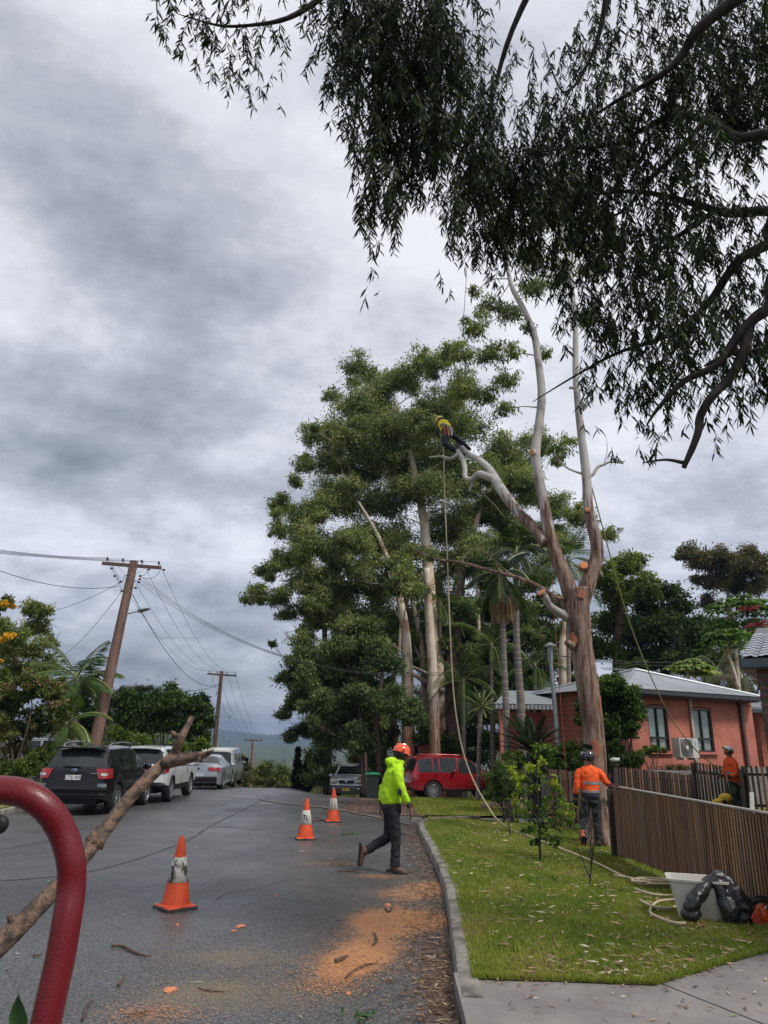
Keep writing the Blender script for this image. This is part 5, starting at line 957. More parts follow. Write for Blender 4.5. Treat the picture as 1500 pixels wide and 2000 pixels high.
# lower porch roof far left, pillar, and red boundary pier
pl=at_z(966,1374,3.1); pr_=at_z(1046,1384,3.1)
pz=empty('porch',(pl.x,pl.y,0)); tag(pz,'low corrugated porch roof with red pillar half hidden by palms','porch'); inv2=Matrix.Translation(-pz.location)
b=MB(); b.add([pl,Vector((pr_.x+.1,pl.y,3.1)),Vector((pr_.x+.4,pl.y+3,3.75)),Vector((pl.x+.9,pl.y+3,3.75))],[(0,1,2,3)]); b.box(((pl.x+pr_.x)/2,pl.y,3.0),(pr_.x-pl.x,.12,.14)); o=b.build('roof',M_corr,pz); o.matrix_parent_inverse=inv2
b=MB(); b.box((pl.x+.35,pl.y+.3,1.45),(.3,.3,3.0)); o=b.build('pillar',M_redw,pz); o.matrix_parent_inverse=inv2; b=MB(); b.box(((pl.x+pr_.x)/2+.9,pl.y+2.6,1.45),(pr_.x-pl.x+.6,.2,3.0)); o=b.build('wall',M_redw,pz); o.matrix_parent_inverse=inv2
q=P(838,1470,39); b=MB(); b.box((q.x,39,(gz(q.x,39)+P(838,1455,39).z)/2-.1),(1.15,.4,P(838,1455,39).z-gz(q.x,39)+.2)); b.box((q.x,39,P(838,1455,39).z+.03),(1.3,.5,.08)); o=b.build('red_garden_wall',M_redw); tag(o,'red painted garden wall between the gum trunks above the red car','wall')
# antenna
an=P(1195,1322,30.5); root=empty('tv_antenna',an+Vector((0,0,-1.0))); tag(root,'metal television antenna on the ridge beside the round bush','antenna'); inv=Matrix.Translation(-root.location)
b=MB(); b.tube([an+Vector((0,0,-1.0)),an+Vector((0,0,.12))],.02,6); o=b.build('mast',M_steel,root); o.matrix_parent_inverse=inv
b=MB(); b.tube([P(1176,1306,30.2),P(1232,1309,30.8)],.016,5)
for i in range(12):
    c=P(1176,1306,30.2).lerp(P(1232,1309,30.8),i/11); b.tube([c+Vector((-.18,-.25,.05)),c+Vector((.18,.25,-.03))],.010,4)
o=b.build('elements',M_steel,root); o.matrix_parent_inverse=inv

# terrace, retaining walls, air conditioner
M_ret=MT('grey_block_retaining_wall',(.23,.215,.195),(.16,.15,.14),.85,scale=3,bump=.004,coord='Pos')
def hbox(nm,x0,x1,y0,y1,z0,z1,mt,parent=None,**k):
    b=MB(); vs=[HM@Vector((x,y,z)) for z in(z0,z1) for y in(y0,y1) for x in(x0,x1)]; b.add(vs,[(0,2,3,1),(4,5,7,6),(0,1,5,4),(2,6,7,3),(0,4,6,2),(1,3,7,5)]); return b.build(nm,mt,parent,**k)
zt=P(1300,1473,gA.y).z
tr=hbox('terrace',-.7,wl+2.5,-.55,4.2,-.3,1.12,M_ret); tag(tr,kind='structure')
ra=hbox('retaining_wall',-.6,wallpt(1352,1490).x,-1.4,-1.15,-.3,1.0,M_ret); tag(ra,'grey block retaining wall stepped below the first house window','retaining wall')
rb=hbox('retaining_wall',wallpt(1352,1490).x+.4,wl-1.0,-.80,-.56,-.3,1.22,M_ret); tag(rb,'grey block plinth wall behind the worker with the white helmet','retaining wall')
rc=hbox('concrete_ramp',wl-1.0,wl+6,-1.6,-.6,-.3,1.1,M_ret); tag(rc,'concrete ledge running off right behind the white helmet worker','ledge')
acp=P(1345,1462,gA.y+.3); root=empty('air_conditioner',acp,math.atan2(dw.y,dw.x)); tag(root,'white air conditioner unit with round fan below the cream downpipe','air conditioner')
M_ac=MT('cream_white_casing',(.62,.60,.54),(.52,.50,.45),.45,scale=3)
b=MB(); b.box((0,.12,.02),(.84,.30,.58)); b.build('casing',M_ac,root)
b=MB(); b.box((-.12,-.035,.02),(.52,.012,.52)); b.build('fan_grille',MT('grey_grille',(.25,.24,.22),(.18,.17,.16),.5,scale=40),root)
Mf=Matrix.Translation((-.12,-.045,.02))@Matrix.Rotation(R(90),4,'X'); b=MB(); b.lathe([(.24,0),(.25,.012),(.225,.012),(.22,0)],28,Mf); 
for r in (.18,.14,.10): b.lathe([(r,0),(r+.008,.01),(r-.004,.01)],24,Mf)
b.build('fan_ring',MT('dark_grille',(.1,.1,.1),(.07,.07,.07),.5),root)
b=MB(); b.lathe([(.07,.012),(.06,.02),(0.001,.022)],20,Mf); b.build('fan_hub',M_ac,root)
b=MB(); b.add([(.22,-.04,.20),(.30,-.04,.22),(.27,-.04,.14)],[(0,1,2)]); b.add([(.26,-.041,.13),(.33,-.041,.17),(.29,-.041,.08)],[(0,1,2)]); b.build('blue_emblem',MT('blue_emblem',(.05,.35,.6),(.05,.3,.55),.4),root)
b=MB(); b.tube([(.35,.0,-.25),(.36,0,-.5),(.3,-.05,-.65)],.025,6); b.box((-.25,.12,-.30),(.06,.3,.08)); b.box((.25,.12,-.30),(.06,.3,.08)); b.build('feet_and_pipe',M_ac,root)
# right-hand outbuilding and second grey roof
b=MB(); c=P(1476,1440,31); b.box((c.x+3.0,33,1.7),(5.6,4,3.4)); o=b.build('red_outbuilding',M_redw); tag(o,'plain red wall of the building right of the dark downpipe','building')
b=MB(); c=P(1466,1372,30.5); b.box((c.x+3.0,32.0,c.z),(6.4,3.6,.1),Matrix.Rotation(R(8),3,'X')); b.box((c.x+3,30.4,c.z-.35),(6.2,.1,.1)); o=b.build('lean_to_roof',M_roof); tag(o,'pale metal lean-to roof at the right edge below the eave','roof')

# ================================================================ BRICK CORNER WITH TILED ROOF (right edge)
YB=15.5; bc=P(1492,1400,YB); top=P(1492,1292,YB)
bh=empty('brick_house',(bc.x-.01,YB,0)); tag(bh,'dark brick house corner with black glazed roof tiles at the right edge','house'); inv=Matrix.Translation(-bh.location)
M_bk=[MT('brown_brick_%s'%s,c,tuple(x*.75 for x in c),.85,scale=14,bump=.003) for s,c in (('dark',(.10,.055,.045)),('red',(.15,.07,.05)),('tan',(.17,.10,.07)))]
o=MB().box((bc.x+2.01,YB+3,(top.z+.0)/2),(4,6,top.z)).build('wall',MT('brick_mortar',(.13,.11,.10),(.10,.085,.08),.9,scale=20),bh); o.matrix_parent_inverse=inv
bme={}
nrow=int((top.z-.0)/.086); cnt=0
bm_=[]
for m_ in M_bk:
    q=MB(); q.box((0,0,0),(.228,.03,.076)); oo=q.build('brick',m_,bh); bm_.append(oo.data); bpy.data.objects.remove(oo)
for r in range(nrow):
    for c in range(2):
        z=top.z-.043-r*.086; 
        if z<.9: continue
        o=bpy.data.objects.new('brick',rnd.choice(bm_)); col.objects.link(o); o.parent=bh; o.matrix_parent_inverse=inv; o.location=(bc.x+.114+c*.24+(.12 if r%2 else 0),YB-.008,z)
for r in range(nrow):
    z=top.z-.043-r*.086
    if z<.9: continue
    o=bpy.data.objects.new('brick',rnd.choice(bm_)); col.objects.link(o); o.parent=bh; o.matrix_parent_inverse=inv; o.matrix_basis=Matrix.Translation((bc.x-.008,YB+.13+(.12 if r%2 else 0),z))@Matrix.Rotation(R(90),4,'Z')
ec=Vector((bc.x-.25,YB-.24,P(1456,1284,YB-.3).z)); M_tile=MT('black_glazed_tile',(.025,.025,.03),(.05,.05,.06),.16,coat=.6); M_edge=MT('blue_grey_fascia',(.05,.07,.09),(.07,.09,.11),.4)
b=MB(); b.box((ec.x+2.2,ec.y,ec.z-.10),(4.4,.10,.18)); b.box((ec.x,ec.y+3,ec.z-.102),(.10,6,.18)); o=b.build('gutter',M_edge,bh); o.matrix_parent_inverse=inv
b=MB(); b.box((ec.x+2.2,ec.y+3,ec.z-.21),(4.35,6,.03)); o=b.build('soffit',M_gutter,bh); o.matrix_parent_inverse=inv
q=MB(); vs=[];
for i in range(7):
    a=i/6; vs+=[(a*.30,0,.035*math.sin(a*math.pi*1.0)+.012*math.sin(a*6.28*2)),(a*.30,.36,.035*math.sin(a*math.pi)+.012*math.sin(a*6.28*2)-.02)]
q.add(vs+[(v[0],v[1],v[2]-.02) for v in vs],[(2*i,2*i+2,2*i+3,2*i+1) for i in range(6)]+[(14+2*i,2*i,2*i+2,16+2*i) if False else (14+2*i,14+2*i+2,2*i+2,2*i) for i in range(6)])
tl_=q.build('roof_tile',M_tile,bh,smooth=True,sharp=50); tme=tl_.data; bpy.data.objects.remove(tl_)
sl=R(17)
for r in range(9):
    for c in range(11):
        o=bpy.data.objects.new('roof_tile',tme); col.objects.link(o); o.parent=bh; o.matrix_parent_inverse=inv; o.matrix_basis=Matrix.Translation((ec.x+r*.0+c*.30,ec.y-.04+r*.32*math.cos(sl),ec.z+.02+r*.32*math.sin(sl)))@Matrix.Rotation(sl+.03,4,'X')
b=MB(); b.add([(ec.x,ec.y,ec.z-.02),(ec.x+4.3,ec.y,ec.z-.02),(ec.x+4.3,ec.y+4,ec.z-.02+4*math.tan(sl)),(ec.x,ec.y+4,ec.z-.02+4*math.tan(sl))],[(0,1,2,3)]); o=b.build('roof_deck',M_gutter,bh); o.matrix_parent_inverse=inv

bh.rotation_euler=(0,0,R(-33))
# ================================================================ SLATTED FENCES
M_sl=[MT('fence_slat_%s'%s,c,tuple(x*.55 for x in c),.75,scale=2.2,stretch=(6,6,.5),bump=.002,coord='Pos') for s,c in (('brown',(.27,.145,.08)),('tan',(.40,.23,.125)),('grey',(.29,.19,.125)),('dark',(.07,.046,.034)))]
M_post=MT('dark_fence_post',(.035,.027,.022),(.06,.045,.035),.8)
M_cap=MT('pale_weathered_rail_cap',(.42,.38,.33),(.3,.27,.24),.7,scale=4)
def fence(label,pts,zb,zt,pitch,wd=.042,th=.02,cap=True,mats=(0,1,2,0,1),group=None,backrail=True,posts=1.9,side=1,jag=.0,lo=.05,backing=False):
    """pts: polyline (x,y); zb,zt functions of arc length fraction"""
    Ls=[(Vector(b)-Vector(a)).length for a,b in zip(pts,pts[1:])]; tot=sum(Ls)
    def at(s):
        for (a,b),l in zip(zip(pts,pts[1:]),Ls):
            if s<=l+1e-6: d=(Vector(b)-Vector(a))/l; return Vector(a)+d*s,d
            s-=l
        return Vector(pts[-1]),d
    root=empty('slatted_fence',(pts[0][0],pts[0][1],zb(0))); tag(root,label,'fence',group); inv=Matrix.Translation(-root.location)
    ms=[]
    for m_ in M_sl:
        q=MB(); q.box((0,0,.5),(wd,th,1)); oo=q.build('slat',m_,root); ms.append(oo.data); bpy.data.objects.remove(oo)
    n=int(tot/pitch)
    for i in range(n):
        s=(i+.5)*pitch; p,d=at(s); f=s/tot; a=math.atan2(d[1],d[0]); h0=zb(f)+lo+rnd.uniform(-.012,.012); h1=zt(f)+rnd.uniform(-.004,.004)-(rnd.random()*jag)
        o=bpy.data.objects.new('slat',ms[rnd.choice(mats)]); col.objects.link(o); o.parent=root; o.matrix_parent_inverse=inv
        o.matrix_basis=Matrix.Translation((p[0],p[1],h0))@Matrix.Rotation(a+rnd.uniform(-.03,.03),4,'Z')@Matrix.Rotation(rnd.uniform(-.006,.006),4,'Y')@Matrix.Diagonal((1,1,h1-h0,1))
    k=max(1,int(tot/posts)); nr=MB()
    if backing:
        for j in range(k):
            p0,d=at(tot*j/k); p1,_=at(tot*(j+1)/k); nn=Vector((-d[1],d[0]))*side*.020; f0,f1=j/k,(j+1)/k; q=MB(); v=[]
            for e_ in (0,.008):
                n2=nn*(1+e_*60)
                v+=[(p0[0]+n2.x,p0[1]+n2.y,zb(f0)+lo),(p1[0]+n2.x,p1[1]+n2.y,zb(f1)+lo),(p1[0]+n2.x,p1[1]+n2.y,zt(f1)-.02),(p0[0]+n2.x,p0[1]+n2.y,zt(f0)-.02)]
            q.add(v,[(0,1,2,3),(7,6,5,4),(0,4,5,1),(1,5,6,2),(2,6,7,3),(3,7,4,0)]); o=q.build('backing_panel',M_black,root); o.matrix_parent_inverse=inv
    for j in range(k):
        p0,d=at(tot*j/k); p1,_=at(tot*(j+1)/k); nn=Vector((-d[1],d[0]))*side*.032
        for hh in (.18,.82):
            a=(p0[0]+nn.x,p0[1]+nn.y,zb(j/k)+(zt(j/k)-zb(j/k))*hh); c=(p1[0]+nn.x,p1[1]+nn.y,zb((j+1)/k)+(zt((j+1)/k)-zb((j+1)/k))*hh)
            q=MB(); q.bar(a,c,.035,.07); o=q.build('rail',M_post,root); o.matrix_parent_inverse=inv
        if cap:
            q=MB(); q.bar((p0[0],p0[1],zt(j/k)+.010),(p1[0],p1[1],zt((j+1)/k)+.010),.06,.018); o=q.build('rail_cap',M_cap,root); o.matrix_parent_inverse=inv
    for j in range(k+1):
        p,d=at(tot*j/k); nn=Vector((-d[1],d[0]))*side*.10; q=MB(); q.box((p[0]+nn.x,p[1]+nn.y,(zb(j/k)+zt(j/k))/2-.04),(.09,.09,zt(j/k)-zb(j/k)+.05)); o=q.build('post',M_post,root); o.matrix_parent_inverse=inv
    return root
fx=lambda px,py,Y:P(px,py,Y)
nA=P(1197,1536,13.2); nB=P(1500,1590,7.9); print('fence top',nA,nB,'house',gA,gB,dw)
ext=nB+(nB-nA)*.30
zbf=lambda f:interp(f,[(0,lz(nA.x,nA.y)),(.77,lz(4,7.9)),(1,.10)])
ztf=lambda f:nA.z+(ext.z-nA.z)*f
fence('near brown batten fence with pale top rail running from the gum to the right edge',[(nA.x,nA.y),(ext.x,ext.y)],zbf,ztf,.0735,.036,.013,mats=(0,1,2,0,1,0),side=1,lo=.06,backing=True)
# gate post and dark gap
q=MB(); q.box((nA.x-.02,nA.y+.12,.48),(.09,.09,1.15)); q.box((nA.x+.02,nA.y+.30,.8),(.04,.30,.10)); o=q.build('gate_post',M_post); tag(o,'dark gate post standing at the end of the near batten fence','post')
y2=21.4
pA=P(1207,1497,y2-1.6); pM=P(1356,1513,y2); pM2=P(1358,1488,y2+.1); pR=P(1446,1501,y2+.3)
fence('dark batten fence with a long sagging top below the grey retaining wall',[(pA.x,pA.y),(pM.x,pM.y)],lambda f:-.06,lambda f:pA.z+(pM.z-pA.z)*f,.105,.06,.03,cap=False,mats=(3,3,0,3),jag=.03)
fence('taller dark batten fence section behind the white helmet worker',[(pM.x+.05,pM.y),(pR.x,pR.y)],lambda f:-.06,lambda f:pM2.z+(pR.z-pM2.z)*f,.105,.06,.03,cap=False,mats=(3,3,0,3))
pC=P(1452,1497,21.6); pD=P(1530,1499,21.0)
fence('greyish batten fence panel with gaps at the right edge of the yard',[(pC.x,pC.y),(pD.x+1.5,pD.y)],lambda f:.05,lambda f:pC.z+.02,.135,.055,.03,cap=False,mats=(3,0,3))
q=MB(); q.box((pC.x-.14,pC.y,.55),(.14,.12,1.25)); o=q.build('fence_post',M_post); tag(o,'black fence post between the dark and the greyish batten fences','post')
pE=P(1078,1502,17.6); pF=P(1196,1512,16.2)
fence('brown batten fence behind the sapling, left of the climbed gum',[(pE.x-.1,pE.y),(pF.x,pF.y)],lambda f:-.02,lambda f:pE.z+.02*math.sin(9*f)+(pF.z-pE.z)*f,.085,.05,.022,cap=False,mats=(0,2,0,3),jag=.02)
q=MB(); a=P(1463,1553,13.5); q.box((a.x,13.5,(a.z+.0)/2+.05),(.07,.03,a.z-.0),Matrix.Rotation(.1,3,'Y')); o=q.build('white_stake',MT('white_painted_stake',(.65,.64,.6),(.5,.49,.46),.6)); tag(o,'short white stake leaning in the yard grass near the right edge','stake')
# ================================================================ VEHICLES
def lettering(cu,parent,M):
    t_=bpy.data.objects.new('tmp',cu); col.objects.link(t_); bpy.context.view_layer.update(); me=bpy.data.meshes.new_from_object(t_.evaluated_get(bpy.context.evaluated_depsgraph_get())); bpy.data.objects.remove(t_)
    o=bpy.data.objects.new('lettering',me); link(o,parent); o.matrix_basis=M; return o
def paint(name,c,metal=.3,rough=.28):
    return MT(name,c,tuple(x*.93 for x in c),rough,metal=metal,coat=.9,scale=1.2)
def wheel(parent,x,y,rad,wd=.22,spokes=10,side=1,rimc=None):
    M=Matrix.Translation((x,y,rad))@Matrix.Rotation(R(90),4,'X')
    b=MB(); h=wd/2; b.lathe([(rad*.62,-h),(rad*.93,-h),(rad,-h*.7),(rad,h*.7),(rad*.93,h),(rad*.62,h),(rad*.60,0)],28,M); w_=b.build('wheel',M_rubber,parent,smooth=True,sharp=40)
    b=MB(); s=side; M2=Matrix.Translation((x,y,rad))@Matrix.Rotation(R(90 if s<0 else -90),4,'X')
    b.lathe([(rad*.66,h*.95),(rad*.63,h*1.02),(rad*.58,h*.8),(rad*.57,h*.2)],28,M2)
    for k in range(spokes):
        a=2*math.pi*k/spokes; d=Vector((math.cos(a),math.sin(a),0)); q=Vector((-d.y,d.x,0))*.022*rad/.35; p=[d*rad*.12-q+Vector((0,0,h*.75)),d*rad*.12+q+Vector((0,0,h*.75)),d*rad*.6+q*1.3+Vector((0,0,h*.92)),d*rad*.6-q*1.3+Vector((0,0,h*.92))]
        p2=[v-Vector((0,0,.03)) for v in p]; b.add([M2@v for v in p+p2],[(0,1,2,3),(7,6,5,4),(0,4,5,1),(1,5,6,2),(2,6,7,3),(3,7,4,0)])
    b.lathe([(rad*.16,h*.6),(rad*.15,h*.82),(.001,h*.84)],16,M2); b.build('rim',rimc or M_rim,w_)
    b=MB(); b.lathe([(rad*.6,h*.15),(.001,h*.12)],20,M2); b.build('brake_disc',M_black,w_)
def car(label,cat,pos,yaw,L_,W,top,belt,wb_,xr,rad,side,rearg,ws,mat,sill=.30,lower=None,roofw=.78,name='parked_car',group='vehicles parked in the street',spokes=10,track=None,tilt=0.,rimc=None):
    root=empty(name,pos,yaw); root.rotation_euler=(0,tilt,yaw); tag(root,label,cat,group); ox=-xr
    ipt=lambda x,tab: interp(x,tab)
    xs=sorted(set([round(L_*i/110,3) for i in range(111)]+[round(a,3) for a,_ in top]+[round(a,3) for r_ in side+[rearg,ws] for a in r_ if a is not None]+[.015,.03,.06,L_-.015,L_-.03,L_-.06]))
    lo_=MB
    rows=[]
    for x in xs:
        e=min(x,L_-x); k=1-.16*(1-min(1,e/.45))**2.2; hw=W/2*k; t=ipt(x,top); bz=min(ipt(x,belt),t-.02); g=clamp((t-ipt(x,belt))/.45)
        zb=sill+.10*(1-min(1,e/.5))**2; za=0
        for wx in (xr,xr+wb_):
            d=abs(x-wx); ra=rad+.055
            if d<ra: za=max(za,rad+math.sqrt(ra*ra-d*d))
        z0=max(zb,za); z1=max(zb+.16,z0+.02); z2=max((zb+bz)/2+.08,z1+.02); bz=max(bz,z2+.01) if bz<z2+.01 else bz
        t=max(t,bz+.015); y4=hw*(.955-(.955-roofw)*g); z4=max(bz+.006,t-.045-.04*g)
        rows.append([(x,hw*.955,z0),(x,hw*.995,z1),(x,hw,z2),(x,hw*.975,bz),(x,y4,z4),(x,y4*.84,t-.012-.006*g),(x,y4*.42,t),(x,0,t+.004)])
    V=[];n=len(rows[0]);m=2*n-1
    for r_ in rows: V+= [(p[0]+ox,p[1],p[2]) for p in r_]+[(p[0]+ox,-p[1],p[2]) for p in r_[-2::-1]]
    cls={'body':[],'trim':[],'rear_window':[],'windscreen':[]}; sw={}
    for i in range(len(rows)-1):
        xm=(xs[i]+xs[i+1])/2
        for j in range(m-1):
            jj=j if j<n-1 else m-2-j; f=(i*m+j,i*m+j+1,(i+1)*m+j+1,(i+1)*m+j)
            hgt=rows[i][4][2]-rows[i][3][2]; c='body'
            if jj==0 and lower: c='trim'
            if jj==3 and hgt>.06:
                for q,(a,b_) in enumerate(side):
                    if a<xm<b_: c=('side_window',q,j<n-1)
            if jj>=4 and rearg and rearg[0]<xm<rearg[1]: c='rear_window'
            if jj>=5 and ws and ws[0]<xm<ws[1]: c='windscreen'
            if isinstance(c,tuple): sw.setdefault(c,[]).append(f)
            else: cls[c].append(f)
    last=(len(rows)-1)*m
    for j in range(n-1): cls['trim' if (j==0 and lower) else 'body']+= [(j,j+1,m-2-j,m-1-j),(last+j+1,last+j,last+m-1-j,last+m-2-j)]
    def sub(fs,nm,mt,par=root,sharp=32):
        if not fs: return None
        us=sorted({v for f in fs for v in f}); ix={v:i for i,v in enumerate(us)}; b=MB(); b.add([V[v] for v in us],[tuple(dict.fromkeys(ix[v] for v in f)) for f in fs]); return b.build(nm,mt,par,smooth=True,sharp=sharp)
    body=sub(cls['body'],'body',mat); sub(cls['trim'],'lower_trim',lower or M_black)
    sub(cls['rear_window'],'rear_window',M_glass,sharp=60); sub(cls['windscreen'],'windscreen',M_glass,sharp=60)
    for k,fs in sw.items(): sub(fs,'side_window',M_glass,sharp=60)
    tr_=(track or W-.24)/2
    for wx in (0,wb_):
        for s in (-1,1): wheel(root,wx,s*tr_,rad,.23,spokes,s,rimc)
    b=MB(); b.box((L_/2+ox,0,sill+.10),(L_-.5,W-.62,.30)); b.box((L_/2+ox,0,sill+.35),(L_-.9,W-.66,.4)); b.build('underbody',M_black,root,kind=None)
    # shut lines and handles
    for q,(a,b_) in enumerate(side[:2] if len(side)>1 else side):
        pass
    def sx(x): return min(range(len(xs)),key=lambda i:abs(xs[i]-x))
    for s in (-1,1):
        for xd in [side[0][1]+.04 if side else L_*.45]+([side[1][1]+.03] if len(side)>1 else [])+([ws[0]+.05] if False else []):
            r_=rows[sx(xd)]; b=MB(); b.tube([(p[0]+ox,s*(p[1]+.001),p[2]) for p in r_[1:4]],.005,4,caps=False); b.build('shut_line',M_black,root)
        for (a,b_) in side[:2]:
            xh=a+.12; r_=rows[sx(xh)]; b=MB(); b.box((xh+ox,s*(r_[3][1]+.012),r_[3][2]-.10),(.17,.03,.03)); b.build('door_handle',mat if mat!=lower else M_chrome,root,smooth=False)
        if side:
            xm=side[-1][1]-.18 if len(side)<4 else side[2][1]-.18; r_=rows[sx(xm)]; b=MB(); b.ell((xm+ox,s*(r_[3][1]+.12),r_[3][2]+.07),(.075,.115,.085),12,8); b.bar((xm+ox,s*(r_[3][1]-.02),r_[3][2]+.03),(xm+ox,s*(r_[3][1]+.08),r_[3][2]+.03),.04,.03); b.build('wing_mirror',mat,root,smooth=True)
    root['ox']=ox
    return root,rows,xs,ox
def tail(root,x,yin,yout,z0,z1,mat=M_red,wrap=.22,nm='tail_lamp',lean=.0,top_in=.04):
    for s in (-1,1):
        b=MB(); pl=[(x-.012,yin),(x-.012,yout-.13),(x+.03,yout-.035),(x+wrap,yout+.008),(x+wrap,yout-.06),(x+.08,yin)]
        pl=[(a,c*s) for a,c in pl]; nn=len(pl); vs=[(a,c,z0) for a,c in pl]+[(a+lean,c-s*top_in*(1 if i in (0,) else .3),z1) for i,(a,c) in enumerate(pl)]
        b.add(vs,[tuple(range(nn))[::-1],tuple(range(nn,2*nn))]+[(i,(i+1)%nn,nn+(i+1)%nn,nn+i) for i in range(nn)]); b.build(nm,mat,root,smooth=True,sharp=45)
def plate(root,x,z,text,front=False,back=(.75,.75,.72),ink=(.02,.02,.03),w_=.37,h=.11,tilt=0):
    s=-1 if not front else 1
    b=MB(); b.box((x,0,z),(.012,w_,h)); p=b.build('number_plate',MT('plate_'+text[:3].lower(),back,tuple(q*.9 for q in back),.4),root)
    if text:
        cu=bpy.data.curves.new('lettering','FONT'); cu.body=text; cu.size=h*.98; cu.align_x='CENTER'; cu.align_y='CENTER'; cu.extrude=.001; cu.materials.append(MT('plate_ink',ink,ink,.5) if 'plate_ink' not in bpy.data.materials else bpy.data.materials['plate_ink'])
        lettering(cu,p,Matrix.Translation((x+s*.009,0,z-.002))@Matrix.Rotation(R(90)*s,4,'Z')@Matrix.Rotation(R(90),4,'X'))
    return p
def wagon_top(L_,H,hood=1.02,tail_z=1.0,roof0=.42,roof1=.60,cowl=.73,rear=.10):
    return [(0,.62),(.05,.80),(rear,tail_z),(roof0,H-.10),(roof0+.14,H-.03),(L_*.40,H),(L_*roof1-.25,H-.015),(L_*roof1,H-.10),(L_*cowl,hood+.03),(L_*.86,hood-.03),(L_*.955,hood-.12),(L_*.99,.72),(L_,.58)]
# 1 black wagon -----------------------------------------------------
def on_ground(px,py,Y=None,f=gz):
    if Y is None: return G(px,py,f)
    p=P(px,py,Y); return Vector((p.x,Y,f(p.x,Y)))
q=on_ground(216,1590); BLK=MT('black_car_paint',(.005,.005,.006),(.008,.008,.009),.15,coat=.35,spec=.3)
L_=4.5;W=1.70
r1,rw,xs_,ox=car('black wagon with roof rails, nearest of the parked row, seen from behind','car',(q.x-.76,q.y+.1,q.z),R(91.5),L_,W,wagon_top(L_,1.60,1.05,1.06,.44,.60,.745,.12),[(0,.98),(1,1.02),(3.6,.98),(4.5,.85)],2.6,.90,.335,[(.62,1.18),(1.26,2.10),(2.18,3.05)],(.15,.42),(L_*.61,L_*.735),BLK,lower=M_black,roofw=.74,spokes=5)
tail(r1,ox+.045,.60,.842,.84,1.06,lean=.05,wrap=.26,top_in=.09); tail(r1,ox+.030,.655,.80,.90,.96,M_lampw,.03,'indicator_lens',.01,.0)
plate(r1,ox-.006+.03,.86,'CTE-90S')
b=MB(); b.tube([(ox+.10,-.80,.60),(ox-.01,-.70,.60),(ox-.035,-.35,.60),(ox-.04,0,.60),(ox-.035,.35,.60),(ox-.01,.70,.60),(ox+.10,.80,.60)],.03,8); b.tube([(ox+.10,-.78,.47),(ox-.0,-.68,.47),(ox-.02,0,.47),(ox-.0,.68,.47),(ox+.10,.78,.47)],.022,8); b.build('rear_bumper',M_black,r1)
tail(r1,ox+.005,.62,.80,.65,.73,MT('bumper_reflection_panel',(.12,.14,.18),(.16,.18,.22),.15,coat=1),.05,'bumper_corner',.0,.03)
b=MB(); b.ell((ox+.045,0,1.015),(.012,.075,.042),18,8); e_=b.build('badge',M_chrome,r1,smooth=True); b=MB(); b.ell((ox+.036,0,1.015),(.01,.064,.034),18,8); b.build('badge_face',MT('blue_badge_enamel',(.02,.05,.16),(.03,.07,.2),.2),e_,smooth=True)
b=MB(); 
for k,(yy,zz_) in enumerate([(.03,.008),(-.008,.014),(-.03,.006),(-.01,-.012),(.012,-.014),(-.036,-.008)]): b.box((ox+.025,yy,1.015+zz_),(.006,.010,.008))
b.build('badge_stars',M_chrome,e_)
b=MB(); b.box((ox+.05,-.52,.955),(.008,.26,.018)); b.build('model_script_bar',M_chrome,r1)
b=MB(); b.tube([(ox+.10,-.12,1.09),(ox+.115,-.05,1.10),(ox+.125,.10,1.105),(ox+.13,.30,1.10)],.014,6); b.build('rear_wiper',M_black,r1)
b=MB(); b.box((ox+.36,0,1.545),(.26,1.16,.03),Matrix.Rotation(R(-8),3,'Y')); b.build('roof_spoiler',BLK,r1)
for s in (-1,1):
    b=MB(); b.tube(smoothpath([(ox+.65,s*.56,1.56),(ox+.8,s*.57,1.63),(ox+1.6,s*.57,1.665),(ox+2.3,s*.56,1.65),(ox+2.45,s*.55,1.57)],4),.02,7); b.build('roof_rail',M_steel,r1,smooth=True)
b=MB(); b.tube([(ox+.7,0,1.58),(ox+.55,0,1.70)],.006,4); b.build('aerial',M_black,r1)
# 2 white suv --------------------------------------------------------
q=on_ground(325,1567); WHT=paint('white_car_paint',(.62,.63,.62),0,.3)
L_=4.46
r2,rw,xs_,ox=car('white compact four wheel drive parked behind the black wagon, partly behind the broken branch','car',(q.x-.82,q.y+.1,q.z),R(92),L_,1.825,wagon_top(L_,1.60,1.04,1.04,.40,.58,.74,.12),[(0,.98),(1,1.0),(3.4,.96),(4.46,.85)],2.64,.88,.345,[(.70,1.15),(1.22,2.02),(2.10,2.95)],(.15,.40),(L_*.59,L_*.73),WHT,lower=M_black,roofw=.73,sill=.32)
tail(r2,ox+.02,.50,.90,.86,.98,lean=.05,wrap=.30); plate(r2,ox+.02,.80,'')
b=MB(); b.tube([(ox+.12,-.84,.50),(ox+.0,-.70,.50),(ox-.03,0,.50),(ox+.0,.70,.50),(ox+.12,.84,.50)],.07,8); b.build('rear_bumper',M_black,r2); b=MB(); b.box((ox+.33,0,1.55),(.2,1.2,.03)); b.build('roof_spoiler',WHT,r2)
for s in (-1,1):
    b=MB(); b.tube(smoothpath([(ox+.7,s*.60,1.57),(ox+.85,s*.6,1.63),(ox+1.9,s*.6,1.65),(ox+2.2,s*.59,1.59)],4),.018,6); b.build('roof_rail',M_black,r2,smooth=True)
b=MB(); b.tube([(ox+.05,-.55,.38),(ox-.07,-.55,.37)],.05,10); b.build('exhaust',M_chrome,r2)
